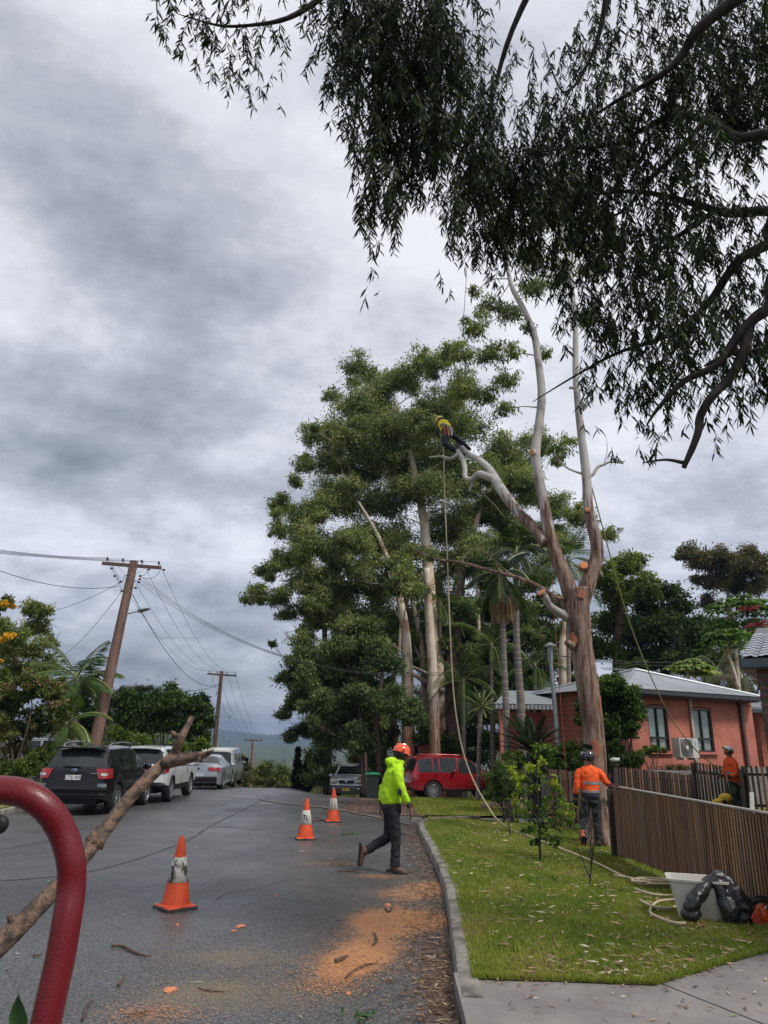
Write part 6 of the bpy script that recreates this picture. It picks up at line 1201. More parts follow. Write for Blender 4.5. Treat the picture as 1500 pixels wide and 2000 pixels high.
# 3 silver coupe -------------------------------------------------------
SIL=paint('silver_car_paint',(.36,.39,.43),.45,.3); L_=4.8
q=on_ground(428,1546,33.5)
r3,rw,xs_,ox=car('low silver coupe parked between the white four wheel drive and the van','car',(q.x-.80,33.6,q.z),R(93),L_,1.855,[(0,.60),(.03,.85),(.06,.98),(.45,1.03),(.62,1.05),(1.35,1.36),(1.7,1.41),(2.3,1.42),(2.75,1.36),(3.55,1.0),(4.3,.88),(4.65,.76),(4.76,.6),(4.8,.5)],[(0,.86),(1,.92),(3.5,.88),(4.8,.74)],2.71,1.07,.335,[(1.05,1.95),(2.03,2.95)],(.66,1.33),(2.78,3.5),SIL,roofw=.66,sill=.2)
tail(r3,ox+.01,.42,.90,.77,.92,lean=.01,wrap=.28); plate(r3,ox-.005,.62,'',w_=.5,back=(.5,.6,.68))
b=MB(); b.box((ox-.01,0,.42),(.08,1.6,.20)); b.build('rear_bumper',M_black,r3); b=MB(); b.ell((ox+.0,0,.88),(.02,.055,.055),16,8); b.build('badge',M_chrome,r3,smooth=True)
b=MB(); b.ell((ox-.012,0,.88),(.012,.042,.042),16,8); b.build('badge_face',M_black,r3,smooth=True)
b=MB(); b.box((ox-.02,0,.535),(.04,1.55,.05)); b.build('bumper_strip',M_chrome,r3)
# 4 white van ----------------------------------------------------------
L_=4.9; q=on_ground(452,1543,39.0)
r4,rw,xs_,ox=car('white panel van at the end of the parked row, taller than the silver coupe','van',(q.x-.84,39.2,q.z),R(94),L_,1.90,[(0,.55),(.03,.9),(.06,1.10),(.16,1.80),(.30,1.90),(1.5,1.94),(3.3,1.93),(3.6,1.86),(4.25,1.12),(4.6,1.0),(4.82,.8),(4.9,.55)],[(0,1.08),(2,1.10),(4.1,1.05),(4.9,.9)],3.0,.95,.34,[(3.15,4.0)],(.065,.15),(3.62,4.22),paint('van_cream_white',(.62,.61,.57),0,.35),roofw=.84,sill=.28,lower=None)
tail(r4,ox+.005,.74,.95,.86,1.16,lean=.01,wrap=.10); plate(r4,ox-.004,.75,'')
b=MB(); b.box((ox+.02,0,.42),(.12,1.7,.2)); b.build('rear_bumper',M_black,r4)
for s in (-1,1):
    b=MB(); b.box((ox+1.9,s*.925,1.45),(1.7,.03,.42)); b.build('side_panel_recess',paint('van_panel',(.55,.54,.50),0,.4),r4)
    b=MB(); b.box((ox+4.05,s*1.12,1.25),(.12,.22,.3)); b.build('wing_mirror',M_black,r4)
# 5 far white car ----------------------------------------------------------
q=on_ground(494,1545,75.0); L_=4.4
r5,rw,xs_,ox=car('small white car far down the road beyond the crest, only its roof showing','car',(q.x,75,q.z),R(-86),L_,1.75,[(0,.60),(.06,.95),(.5,1.02),(1.1,1.42),(2.2,1.46),(2.6,1.40),(3.3,1.0),(4.1,.86),(4.34,.7),(4.4,.5)],[(0,.88),(1,.92),(3.3,.9),(4.4,.75)],2.6,.9,.32,[(.9,1.7),(1.78,2.75)],(.55,1.05),(2.62,3.25),WHT,roofw=.72,sill=.25)
# 6 silver wagon on the far driveway
q=Vector((P(120,1460,27.5).x,27.5,0)); L_=4.7
r6,rw,xs_,ox=car('silver wagon on the driveway behind the bushes, only roof and windows visible','car',(q.x-1.1,27.5,.14),R(28),L_,1.8,wagon_top(L_,1.62,1.0,1.02,.45,.60,.74),[(0,.96),(1,1.0),(3.6,.96),(4.7,.85)],2.7,.95,.34,[(.65,1.2),(1.28,2.12),(2.2,3.1)],(.14,.44),(L_*.61,L_*.73),SIL,roofw=.75,lower=M_black)
for s in (-1,1):
    b=MB(); b.tube(smoothpath([(ox+.6,s*.61,1.58),(ox+.8,s*.62,1.65),(ox+2.3,s*.62,1.67),(ox+2.6,s*.6,1.59)],4),.02,6); b.build('roof_rail',M_chrome,r6,smooth=True)
# 7 small silver four wheel drive facing the camera
q=on_ground(686,1558,38); L_=4.2; SI2=paint('pale_silver_paint',(.60,.62,.63),.3,.3)
r7,rw,xs_,ox=car('small pale silver four wheel drive facing the camera with a yellow plate','car',(q.x,40.6,q.z-.05),R(-94),L_,1.74,wagon_top(L_,1.66,1.10,1.05,.40,.56,.72,.12),[(0,1.0),(1,1.02),(3.1,1.0),(4.2,.92)],2.49,.85,.35,[(.6,1.1),(1.18,1.9),(1.98,2.8)],(.15,.4),(L_*.57,L_*.71),SI2,lower=M_black,roofw=.76,sill=.34)
xf=L_+ox
b=MB(); b.box((xf-.0,0,.52),(.16,1.62,.34)); b.build('front_bumper',MT('grey_bumper_plastic',(.035,.037,.04),(.05,.052,.055),.6),r7)
b=MB(); b.box((xf+.0,0,.86),(.06,.74,.13)); b.build('grille',M_black,r7); b=MB(); b.ell((xf+.035,0,.86),(.01,.07,.045),14,8); b.build('badge',M_chrome,r7,smooth=True)
for s in (-1,1):
    b=MB(); b.ell((xf-.06,s*.62,.87),(.09,.20,.105),14,8); b.build('headlight',MT('yellowed_lamp',(.60,.57,.42),(.5,.48,.38),.15,coat=1) if 'yellowed_lamp' not in bpy.data.materials else bpy.data.materials['yellowed_lamp'],r7,smooth=True)
    b=MB(); b.ell((xf+.07,s*.60,.55),(.03,.075,.06),12,8); b.build('fog_lamp',M_lampw,r7,smooth=True)
plate(r7,xf+.09,.50,'BJ·12',True,(.75,.58,.02),(.02,.02,.02)); b=MB(); b.box((xf+.085,0,.60),(.02,1.0,.03)); b.build('bumper_slot',M_steel,r7)
# 8 red four wheel drive
q=on_ground(816,1566,33.6); RED=paint('red_car_paint',(.33,.010,.018),.25,.22); L_=4.8
r8,rw,xs_,ox=car('large metallic red four wheel drive parked side on across the driveway','car',(q.x+.45,34.4,q.z+.02),R(14),L_,1.885,[(0,.62),(.06,.85),(.12,1.14),(.34,1.70),(.50,1.79),(1.6,1.84),(2.35,1.83),(2.75,1.75),(3.45,1.24),(4.1,1.14),(4.55,1.05),(4.74,.85),(4.8,.58)],[(0,1.12),(1,1.14),(2.0,1.12),(3.3,1.09),(4.8,.98)],2.79,1.02,.385,[(.36,1.02),(1.06,1.30),(1.36,2.14),(2.22,3.12)],(.15,.33),(2.78,3.42),RED,roofw=.76,sill=.40,track=1.66)
tail(r8,ox+.03,.72,.93,.92,1.16,wrap=.2,lean=.03)
for s in (-1,1):
    b=MB(); b.ell((L_+ox-.24,s*.74,1.0),(.26,.14,.095),16,8,M=Matrix.Rotation(.15*s,3,'Z')); b.build('headlight',M_lampw,r8,smooth=True)
    b=MB(); b.bar((ox+1.45,s*.90,.44),(ox+3.35,s*.90,.44),.16,.05); b.build('side_step',M_black,r8)
    b=MB(); b.tube(smoothpath([(ox+.7,s*.62,1.78),(ox+.85,s*.63,1.86),(ox+2.2,s*.63,1.885),(ox+2.5,s*.62,1.80)],4),.02,6); b.build('roof_rail',RED,r8,smooth=True)
b=MB(); b.box((L_+ox-.02,0,.56),(.14,1.5,.3)); b.build('front_bumper',RED,r8)
# kerbside bin
q=on_ground(727,1560,33); root=empty('wheelie_bin',(q.x,33,q.z)); tag(root,'dark wheelie bin with bright green lid left of the red four wheel drive','bin')
b=MB(); b.prism([(-.24,-.26),(.24,-.26),(.24,.26),(-.24,.26)],.06,.98,sc=1.14); b.build('bin_body',MT('dark_green_bin',(.015,.025,.02),(.02,.03,.025),.5),root)
b=MB(); b.box((0,-.01,1.02),(.62,.66,.06)); b.ell((0,0,1.03),(.29,.31,.05),14,6); b.build('lid',MT('bright_green_lid',(.02,.28,.13),(.02,.22,.10),.4),root)
for s in (-1,1): b=MB(); b.lathe([(.1,-.03),(.1,.03),(.001,.03)],14,Matrix.Translation((s*.28,.25,.1))@Matrix.Rotation(R(90),4,'Y')); b.build('wheel',M_rubber,root)

# ================================================================ CONES
M_or=MT('orange_cone_plastic',(.72,.085,.015),(.58,.06,.012),.45,scale=4); M_or2=M_or
def collar(name,dirt):
    return MT(name,(.55,.53,.47),(.07,.055,.04) if dirt else (.42,.40,.35),.6,scale=14,stretch=(1,1,.6),lo=.50 if dirt else .35,hi=.56 if dirt else .7)
def cone(label,p,rot,dirt,text=None,stripes=False):
    root=empty('traffic_cone',p,rot); tag(root,label,'traffic cone','traffic cones along the work site')
    def rr(z): return .155-(.155-.028)*((z-.03)/.69)
    b=MB(); b.prism([(-.19,-.15),(-.15,-.19),(.15,-.19),(.19,-.15),(.19,.15),(.15,.19),(-.15,.19),(-.19,.15)],.0,.032,sc=.97); b.build('base',MT('black_rubber_base',(.02,.018,.017),(.035,.03,.028),.8) if 'black_rubber_base' not in bpy.data.materials else bpy.data.materials['black_rubber_base'],root)
    b=MB(); b.prism([(-.165,-.165),(.165,-.165),(.165,.165),(-.165,.165)],.033,.045,sc=.96); b.lathe([(.17,.045),(rr(.07)+.006,.055),(rr(.07),.08),(rr(.30),.30),(rr(.5),.5),(rr(.70),.70),(rr(.72)-.004,.72),(.015,.722),(.013,.6)],32); b.build('cone_body',M_or,root,smooth=True,sharp=40)
    b=MB(); b.lathe([(rr(.27)+.002,.27),(rr(.27)+.005,.272),(rr(.515)+.005,.513),(rr(.515)+.001,.515)],32); c_=b.build('collar',collar('collar_grubby' if dirt else 'collar_clean',dirt),root,smooth=True)
    if text:
        for ch,dx_ in zip(text,(-.026,.026)):
            cu=bpy.data.curves.new('lettering','FONT'); cu.body=ch; cu.size=.10; cu.align_x='CENTER'; cu.align_y='CENTER'; cu.extrude=.0015; cu.offset=.003; cu.materials.append(M_black)
            z=.395 if ch=='T' else .38; yy=-math.sqrt(max(0,(rr(z)+.007)**2-dx_**2)); lettering(cu,c_,Matrix.Rotation(-rot,4,'Z')@Matrix.Translation((dx_,yy-.002,z))@Matrix.Rotation(R(90-10),4,'X'))
    if stripes:
        for a in (-.35,.30):
            b=MB(); V=[]
            for i in range(9):
                z=.272+.24*i/8; r_=rr(z)+.007
                for d in (-.09,.09): V.append((math.sin(a+d)*r_,-math.cos(a+d)*r_,z))
            b.add(V,[(2*i,2*i+1,2*i+3,2*i+2) for i in range(8)]); b.build('grime_streak',MT('brown_grime',(.22,.15,.09),(.12,.08,.05),.8) if 'brown_grime' not in bpy.data.materials else bpy.data.materials['brown_grime'],c_)
q=G(342,1776); cone('nearest orange cone with badly stained white collar on the wet asphalt',q,.75,True)
q=G(596,1640); cone('orange cone whose white collar is marked with black letters TL',q,.15,False,'TL')
q=G(650,1606); cone('farthest orange cone with brown streaks on its white collar',q,.1,False,None,True)

# ================================================================ PEOPLE
SKIN=MT('tanned_skin',(.32,.165,.115),(.26,.13,.09),.55); SKIND=MT('dark_tanned_skin',(.19,.085,.058),(.15,.065,.045),.5)
def loft(mb,rings,n=18):
    vs=[]
    for c,a,b_,sv,fv in rings:
        for k in range(n): t=2*math.pi*k/n; vs.append(Vector(c)+sv*a*math.cos(t)+fv*b_*math.sin(t))
    m=len(rings); mb.add(vs,[(i*n+k,i*n+(k+1)%n,(i+1)*n+(k+1)%n,(i+1)*n+k) for i in range(m-1) for k in range(n)]+[tuple(range(n))[::-1],tuple(range((m-1)*n,m*n))])
def remesh(mb,nm,mat,root,vox=.016,sm=4,fac=.6):
    o=mb.build(nm,mat,root,smooth=True); md=o.modifiers.new('r','REMESH'); md.mode='VOXEL'; md.voxel_size=vox; md.use_smooth_shade=True
    s=o.modifiers.new('s','SMOOTH'); s.factor=fac; s.iterations=sm
    if vox>=.013 and 'body' not in nm:
        tx=bpy.data.textures.get('folds') or bpy.data.textures.new('folds','CLOUDS'); tx.noise_scale=.07; tx.noise_depth=1; dm=o.modifiers.new('d','DISPLACE'); dm.texture=tx; dm.texture_coords='GLOBAL'; dm.strength=.030; dm.mid_level=.5
    return o
class Fig:
    def __init__(s,name,label,base,fwd,group='tree workers'):
        s.f=Vector(fwd).normalized(); s.l=Vector((-s.f.y,s.f.x,0)); s.b=Vector(base); s.root=empty(name,base); tag(s.root,label,'person',group)
        s.inv=Matrix.Translation(-s.b)
    def p(s,a): return s.b+s.f*a[0]+s.l*a[1]+Vector((0,0,a[2]))
    def done(s,o): o.matrix_parent_inverse=s.inv; return o
    def limb(s,mb,pts,rad,k=3,n=12): mb.tube(smoothpath([s.p(q) for q in pts],k),lerpl(rad,k),n)
def hand(fig,wr,d,mat,curl=.5,thumb=1,sc=1.,nm='hand'):
    w0=fig.p(wr) if not isinstance(wr,Vector) else wr; d=Vector(d).normalized(); up=Vector((0,0,1)) if abs(d.z)<.8 else fig.f; s_=d.cross(up).normalized()*thumb; n_=s_.cross(d).normalized()
    b=MB(); M=Matrix((s_,d,n_)).transposed(); b.ell(w0+d*.05*sc,(.040*sc,.052*sc,.017*sc),12,8,M=M); b.tube([w0-d*.02,w0+d*.02*sc],[.027*sc,.026*sc],10)
    for i,(o,l) in enumerate([(.030,.070),(.010,.080),(-.010,.075),(-.029,.058)]):
        r0=w0+d*.085*sc+s_*o*sc; pts=[r0-d*.02*sc,r0]; q=r0.copy(); dd=d.copy()
        for j in range(3): dd=(dd-n_*curl*.75).normalized(); q=q+dd*l*sc/3; pts.append(q.copy())
        b.tube(pts,[.0095*sc]*2+[.0092*sc,.0085*sc,.007*sc],7)
    t0=w0+d*.03*sc+s_*.030*sc; td=(d*.7+s_*.8-n_*.3).normalized(); b.tube([t0-s_*.01,t0+td*.03*sc,t0+td*.05*sc+d*.012*sc,t0+td*.055*sc+d*.03*sc],[.013*sc,.011*sc,.010*sc,.008*sc],7)
    return fig.done(remesh(b,nm,mat,fig.root,.006,2,.4))
def boot(fig,an,to,mat,up=None,sole=M_black):
    a=fig.p(an); t=fig.p(to); d=(t-a); heel=a-d.normalized()*.07; sh=up if up is not None else Vector((0,0,1)); dn=-(sh-d.normalized()*sh.dot(d.normalized())).normalized()
    b=MB(); b.tube([a+sh*.13,a+sh*.05,a+dn*.02],[.058,.056,.06],12); b.tube([heel+dn*.035,a+dn*.03,a.lerp(t,.5)+dn*.045,t+dn*.055,t+d.normalized()*.04+dn*.058],[.040,.052,.050,.046,.032],12)
    o=fig.done(remesh(b,'boot',mat,fig.root,.011,3)); 
    b=MB(); fs=(t-heel).normalized(); sd_=fs.cross(dn).normalized(); c=(heel+t)/2+dn*.076; b.box(c,((t-heel).length+.075,.086,.024),Matrix((fs,sd_,-dn)).transposed()); fig.done(b.build('sole',sole,o if False else fig.root)); return o
def head(fig,hc,look,tiltv,skin,hair,helmet,hmat,muffs=True,visor=False,faceless=False):
    """hc head centre, look = unit world direction of the face"""
    lk_=Vector(look).normalized(); s_=Vector((0,0,1)).cross(lk_).normalized(); u_=lk_.cross(s_).normalized(); M=Matrix((lk_,s_,u_)).transposed(); c=hc
    return lk_,s_,u_,M
def face_and_helmet(fig,hc,look,skin,hmat,hairc,visor=None,muffs=True,brim=.03):
    lk_,s_,u_,M=head(fig,hc,look,None,skin,None,None,None)
    T4=Matrix.Translation(hc)@M.to_4x4()
    def q(v): return T4@Vector(v)
    b=MB()
    for s in (-1,1): b.ell(q((.085,s*.032,.012)),(.010,.013,.009),8,6,M=M)
    fig.done(b.build('eyes',MT('eye_dark',(.05,.03,.02),(.08,.05,.04),.2) if 'eye_dark' not in bpy.data.materials else bpy.data.materials['eye_dark'],fig.root,smooth=True))
    b=MB(); b.ell(q((.095,0,-.018)),(.018,.013,.024),10,8,M=M); b.ell(q((.085,0,-.058)),(.012,.028,.010),10,6,M=M)
    for s in (-1,1): b.ell(q((-.005,s*.080,-.012)),(.020,.010,.032),10,8,M=M)
    fig.done(b.build('face_details',skin,fig.root,smooth=True))
    b=MB(); b.ell(q((-.018,0,-.01)),(.090,.079,.085),14,9,M=M); fig.done(b.build('hair',hairc,fig.root,smooth=True))
    b=MB(); pr=[]
    for i in range(10):
        a=i/9*math.pi/2; pr.append((math.cos(a),math.sin(a)))
    n=28; vs=[]
    for cz,sz in pr:
        for k in range(n): t=2*math.pi*k/n; vs.append(q((.132*cz*math.cos(t)*(1+.04*math.cos(t))-.004,.112*cz*math.sin(t),.030+.118*sz+.006*math.sin(4*t)*0)))
    vs2=[q((.140*math.cos(2*math.pi*k/n)+.004+(brim if math.cos(2*math.pi*k/n)>.2 else 0),.118*math.sin(2*math.pi*k/n),.018)) for k in range(n)]
    b.add(vs+vs2,[(i*n+k,i*n+(k+1)%n,(i+1)*n+(k+1)%n,(i+1)*n+k) for i in range(9) for k in range(n)]+[(10*n+k,10*n+(k+1)%n,(k+1)%n,k) for k in range(n)]+[tuple(10*n+k for k in range(n))])
    for k in (-1,0,1): b.tube([q((.10,k*.035,.105)),q((.02,k*.042,.152-abs(k)*.012)),q((-.09,k*.035,.115))],.009,6)
    h=fig.done(b.build('helmet',hmat,fig.root,smooth=True,sharp=50))
    if muffs:
        for s in (-1,1):
            b=MB(); b.ell(q((-.005,s*.105,-.015)),(.042,.028,.052),12,8,M=M); b.bar(q((0,s*.115,.02)),q((.0,s*.120,.075)),.022,.012); fig.done(b.build('ear_muff',M_black,fig.root,smooth=True))
        b=MB(); b.tube([q((.0,.09,-.05)),q((.045,.05,-.098)),q((.045,-.05,-.098)),q((.0,-.09,-.05))],.007,5); fig.done(b.build('chin_strap',M_black,fig.root))
    if visor:
        b=MB(); V=[]
        for i in range(9):
            t=-1.1+2.2*i/8
            for rr_,zz__ in ((.150,.09),(.165,.17)): V.append(q((rr_*math.cos(t)+.02,rr_*math.sin(t)*.85,zz__)))
        V2=[v+u_*.006 for v in V]; b.add(V+V2,[(2*i,2*i+1,2*i+3,2*i+2) for i in range(8)]+[(18+2*i,18+2*i+2,18+2*i+3,18+2*i+1) for i in range(8)]); fig.done(b.build('visor',visor,fig.root))
    return q
def torso_rings(fig,hipz,w,f0=0.,lean=0.,top=.62,bulk=1.):
    """jacket/body torso rings from hip upward; lean = forward shift at the shoulders"""
    R_=[]
    for u,a,d in [(0,.165,.125),(.10,.155,.118),(.22,.155,.115),(.34,.175,.122),(.44,.190,.120),(.51,.165,.105),(.555,.10,.085),(.60,.062,.066)]:
        R_.append((fig.p((f0+lean*(u/.55)**1.3,0,hipz+u*top/.62)),a*w*bulk,d*w*bulk,fig.l,fig.f))
    return R_
LIMEM=MT('lime_hi_vis_fleece',(.46,.78,.01),(.40,.70,.01),.85,scale=6,bump=.004,bscale=25); GREYR=MT('charcoal_ribbing',(.055,.055,.062),(.035,.035,.04),.9)
ORNG=MT('orange_hi_vis_cloth',(.90,.11,.012),(.78,.085,.01),.75,scale=5,bump=.006,bscale=14); NAVY=MT('navy_cloth',(.012,.015,.028),(.02,.024,.04),.85,bump=.004,bscale=20)
REFL=MT('silver_reflective_tape',(.34,.33,.33),(.26,.25,.26),.4,metal=.3); BOOTB=MT('brown_leather_boot',(.10,.055,.03),(.06,.035,.022),.6,bump=.002); JEAN=MT('dark_work_trousers',(.007,.008,.011),(.014,.015,.020),.85,bump=.005,bscale=16,scale=4)
CAMO=MT('camouflage_trousers',(.012,.013,.016),(.10,.105,.085),.85,scale=15,lo=.52,hi=.62,bump=.004,bscale=18); HAIR=MT('dark_hair',(.015,.011,.009),(.03,.022,.018),.7)
def band(fig,zc,a,b_,h,mat,c=(0,0),nm='reflective_band',lean=0.):
    m=MB(); n=26; V=[]
    for z in (-h/2,h/2):
        for k in range(n): t=2*math.pi*k/n; V.append(fig.p((c[0]+lean,c[1],zc+z))+fig.l*a*math.cos(t)+fig.f*b_*math.sin(t))
    m.add(V,[(k,(k+1)%n,n+(k+1)%n,n+k) for k in range(n)]); return fig.done(m.build(nm,mat,fig.root,smooth=True))
def cuff(fig,a,b_,f0,f1,r,mat,nm='sleeve_band'):
    A_,B_=fig.p(a),fig.p(b_); m=MB(); m.tube([A_.lerp(B_,f0),A_.lerp(B_,(f0+f1)/2),A_.lerp(B_,f1)],r,14,caps=False); return fig.done(m.build(nm,mat,fig.root,smooth=True))
# -- walking worker
q=G(777,1706); W_=Fig('person','worker walking right in lime hooded jumper and orange helmet, across the road','%s'%'' and None or (q.x-.10,q.y,q.z),(math.cos(R(10)),math.sin(R(10)),0))
J=dict(hip=.88,sh=(.05,.19,1.37),el=(.10,.235,1.10),wr=(.235,.20,.87),el2=(-.08,.24,1.11),wr2=(-.12,.21,.86),k1=(.05,-.09,.47),a1=(.04,-.09,.105),t1=(.19,-.10,.075),k2=(-.03,.09,.47),a2=(-.36,.10,.27),t2=(-.37,.10,.115))
b=MB(); loft(b,torso_rings(W_,J['hip'],.84,0,.08)); W_.limb(b,[(.08,0,1.40),(.105,0,1.50),(.125,0,1.56)],[.062,.055,.055]); b.ell(W_.p((.135,0,1.605)),(.10,.082,.118),14,10); b.ell(W_.p((.165,0,1.56)),(.07,.06,.06),12,8)
for s,e,w_ in ((-1,J['el'],J['wr']),(1,J['el2'],J['wr2'])):
    W_.limb(b,[(.05,s*.16,1.36),(e[0],s*e[1],e[2]),(w_[0],s*w_[1],w_[2])],[.05,.038,.027])
for s,k_,a_ in ((-1,J['k1'],J['a1']),(1,J['k2'],J['a2'])): W_.limb(b,[(0,s*.09,J['hip']),k_,a_],[.085,.055,.04])
W_.done(remesh(b,'body',SKIND,W_.root,.014,3))
b=MB(); loft(b,[(W_.p((f,0,z)),a,d,W_.l,W_.f) for f,z,a,d in [(-.01,.90,.165,.135),(-.012,.93,.185,.155),(-.015,1.03,.185,.158),(0,1.15,.185,.15),(.02,1.27,.195,.145),(.04,1.36,.20,.13),(.06,1.43,.15,.105),(.085,1.475,.09,.085)]])
for s,e,w_ in ((-1,J['el'],J['wr']),(1,J['el2'],J['wr2'])):
    ee=(e[0],s*e[1],e[2]); ww=(e[0]+(w_[0]-e[0])*.72,s*(e[1]+(w_[1]-e[1])*.72),e[2]+(w_[2]-e[2])*.72); W_.limb(b,[(.045,s*.155,1.385),(.06,s*.215,1.27),ee,ww],[.072,.072,.062,.05],4)
b.ell(W_.p((-.03,0,1.475)),(.085,.12,.062),14,8,M=Matrix.Rotation(.45,3,'Y')); b.ell(W_.p((.0,0,1.50)),(.09,.105,.06),14,8); b.tube([W_.p((.06,.085,1.50)),W_.p((.14,.06,1.475)),W_.p((.15,0,1.46)),W_.p((.14,-.06,1.475)),W_.p((.06,-.085,1.50))],.035,8)
W_.done(remesh(b,'hooded_jumper',LIMEM,W_.root,.013,3))
b=MB(); loft(b,[(W_.p((-.01,0,z)),a,d,W_.l,W_.f) for z,a,d in [(.865,.165,.135),(.90,.172,.142),(.935,.176,.146)]]); W_.done(b.build('waist_rib',GREYR,W_.root,smooth=True,sharp=50))
e=J['el'];w_=J['wr']; cuff(W_,(e[0],-e[1],e[2]),(w_[0],-w_[1],w_[2]),.68,.92,[.046,.040,.034],GREYR,'cuff'); cuff(W_,(-.08,.24,1.11),(-.12,.21,.86),.68,.92,[.046,.040,.034],GREYR,'cuff')
b=MB(); c=W_.p((.075,-.262,1.10)); b.ell(c,(.042,.040,.065),12,8); W_.done(b.build('elbow_patch',GREYR,W_.root,smooth=True))
b=MB(); loft(b,[(W_.p((0,0,z)),a,d,W_.l,W_.f) for z,a,d in [(.78,.15,.13),(.86,.168,.145),(.96,.166,.142)]])
W_.limb(b,[(0,-.085,.85),(.03,-.09,.66),J['k1'],(.045,-.09,.28),(.04,-.09,.10)],[.098,.088,.075,.068,.072],4); W_.limb(b,[(0,.085,.85),(-.01,.09,.66),J['k2'],(-.20,.095,.365),(-.335,.10,.285)],[.098,.088,.075,.066,.066],4); W_.done(remesh(b,'trousers',JEAN,W_.root,.014,3))
boot(W_,J['a1'],J['t1'],BOOTB); boot(W_,J['a2'],J['t2'],BOOTB,up=(W_.f*.9+Vector((0,0,.35))).normalized())
hand(W_,(.235,-.20,.875),W_.f*.25+Vector((0,0,-1)),SKIND,.55,1,1.05); hand(W_,(-.12,.21,.865),-W_.f*.1+Vector((0,0,-1)),SKIND,.5,-1,1.05)
face_and_helmet(W_,W_.p((.135,0,1.60)),W_.f*.93+Vector((0,0,-.28)),SKIND,MT('orange_helmet_shell',(.85,.10,.02),(.78,.085,.02),.25,coat=.6),HAIR)
# -- worker beside the climbed gum, seen from behind
q=G(1160,1654,lz); A_=Fig('person','worker in orange hi vis jacket and black helmet looking up beside the climbed gum',q,(.05,1,0))
b=MB(); loft(b,torso_rings(A_,.84,.95,0,0)); A_.limb(b,[(0,0,1.38),(-.01,0,1.47),(-.01,0,1.54)],[.062,.056,.056]); b.ell(A_.p((-.0,0,1.575)),(.082,.098,.115),14,10)
for s,pts in ((1,[(0,.17,1.32),(-.02,.25,1.04),(.06,.27,.80)]),(-1,[(0,-.17,1.32),(.03,-.32,1.12),(.16,-.44,1.06)])): A_.limb(b,pts,[.05,.04,.028])
for s,pts in ((1,[(0,.09,.84),(.05,.14,.46),(-.07,.20,.13)]),(-1,[(0,-.09,.84),(.02,-.10,.45),(0,-.09,.10)])): A_.limb(b,pts,[.085,.055,.042])
A_.done(remesh(b,'body',SKIN,A_.root,.014,3))
b=MB(); loft(b,[(A_.p((0,0,z)),a,d,A_.l,A_.f) for z,a,d in [(.94,.165,.14),(1.03,.168,.14),(1.14,.175,.14),(1.24,.19,.14),(1.32,.20,.13),(1.385,.15,.105),(1.43,.085,.08)]])
A_.limb(b,[(0,.155,1.34),(0,.215,1.22),(-.02,.25,1.05),(.02,.262,.93)],[.072,.07,.062,.058],4); A_.limb(b,[(0,-.155,1.34),(.0,-.25,1.23),(.03,-.325,1.12),(.08,-.37,1.09)],[.072,.07,.06,.055],4); A_.done(remesh(b,'jacket',ORNG,A_.root,.013,3))
b=MB(); loft(b,[(A_.p((0,0,z)),a,d,A_.l,A_.f) for z,a,d in [(.83,.165,.145),(.90,.168,.145),(.955,.162,.139)]]); A_.limb(b,[(.02,.262,.93),(.05,.268,.86)],[.052,.045]); A_.limb(b,[(.08,-.37,1.09),(.13,-.41,1.07)],[.05,.042]); A_.done(b.build('navy_hem_and_cuffs',NAVY,A_.root,smooth=True))
band(A_,1.115,.179,.146,.05,REFL); band(A_,.965,.171,.146,.045,REFL); cuff(A_,(-.02,.25,1.05),(.02,.262,.93),.25,.62,.066,REFL)
b=MB(); loft(b,[(A_.p((0,0,z)),a,d,A_.l,A_.f) for z,a,d in [(.76,.15,.13),(.83,.16,.135),(.92,.155,.13)]]); A_.limb(b,[(0,.09,.82),(.04,.12,.64),(.05,.15,.46),(0,.175,.28),(-.05,.19,.13)],[.10,.093,.082,.078,.082],4); A_.limb(b,[(0,-.09,.82),(.01,-.10,.64),(.02,-.10,.45),(.01,-.095,.27),(0,-.09,.10)],[.10,.093,.082,.078,.082],4); A_.done(remesh(b,'trousers',CAMO,A_.root,.014,3))
OB=MT('orange_boot',(.45,.10,.03),(.25,.07,.03),.6); boot(A_,(-.08,.21,.16),(.0,.20,.06),OB,up=Vector((0,.3,1)).normalized()); boot(A_,(0,-.09,.11),(.14,-.11,.08),BOOTB)
GLV=MT('dark_work_glove',(.015,.015,.017),(.03,.03,.032),.8); hand(A_,(.06,.27,.83),Vector((.0,.15,-1)),GLV,.5,-1,1.15,'glove'); hand(A_,(.15,-.43,1.065),A_.f*.4-A_.l*.9,GLV,.45,1,1.15,'glove')
face_and_helmet(A_,A_.p((0,0,1.575)),A_.f*.85+A_.l*.35+Vector((0,0,.55)),SKIN,MT('black_glossy_helmet',(.015,.016,.018),(.03,.03,.033),.18,coat=1),HAIR,visor=M_black)
# -- worker in the yard holding the guide rope
q=P(1440,1600,19.4); q=Vector((q.x,19.4,.07)); B_=Fig('person','worker in orange hi vis and white helmet holding rope behind the near fence',q,(-1,-.12,0))
b=MB(); loft(b,torso_rings(B_,.90,.96,0,0)); B_.limb(b,[(0,0,1.45),(-.0,0,1.54),(.01,0,1.60)],[.062,.056,.056]); b.ell(B_.p((.02,0,1.635)),(.100,.082,.115),14,10)
for s in (1,-1): B_.limb(b,[(0,s*.17,1.38),(.02,s*.25,1.12),(.24,s*.14,.99)],[.05,.04,.028]); B_.limb(b,[(0,s*.09,.90),(.02,s*.11,.48),(-.03,s*.12,.10)],[.085,.055,.042])
B_.done(remesh(b,'body',SKIN,B_.root,.014,3))
b=MB(); loft(b,[(B_.p((f,0,z)),a,d,B_.l,B_.f) for f,z,a,d in [(-.05,.80,.165,.15),(-.03,.92,.18,.155),(-.01,1.05,.18,.15),(0,1.2,.185,.145),(0,1.32,.195,.14),(0,1.40,.20,.13),(0,1.46,.15,.105),(0,1.50,.085,.08)]])
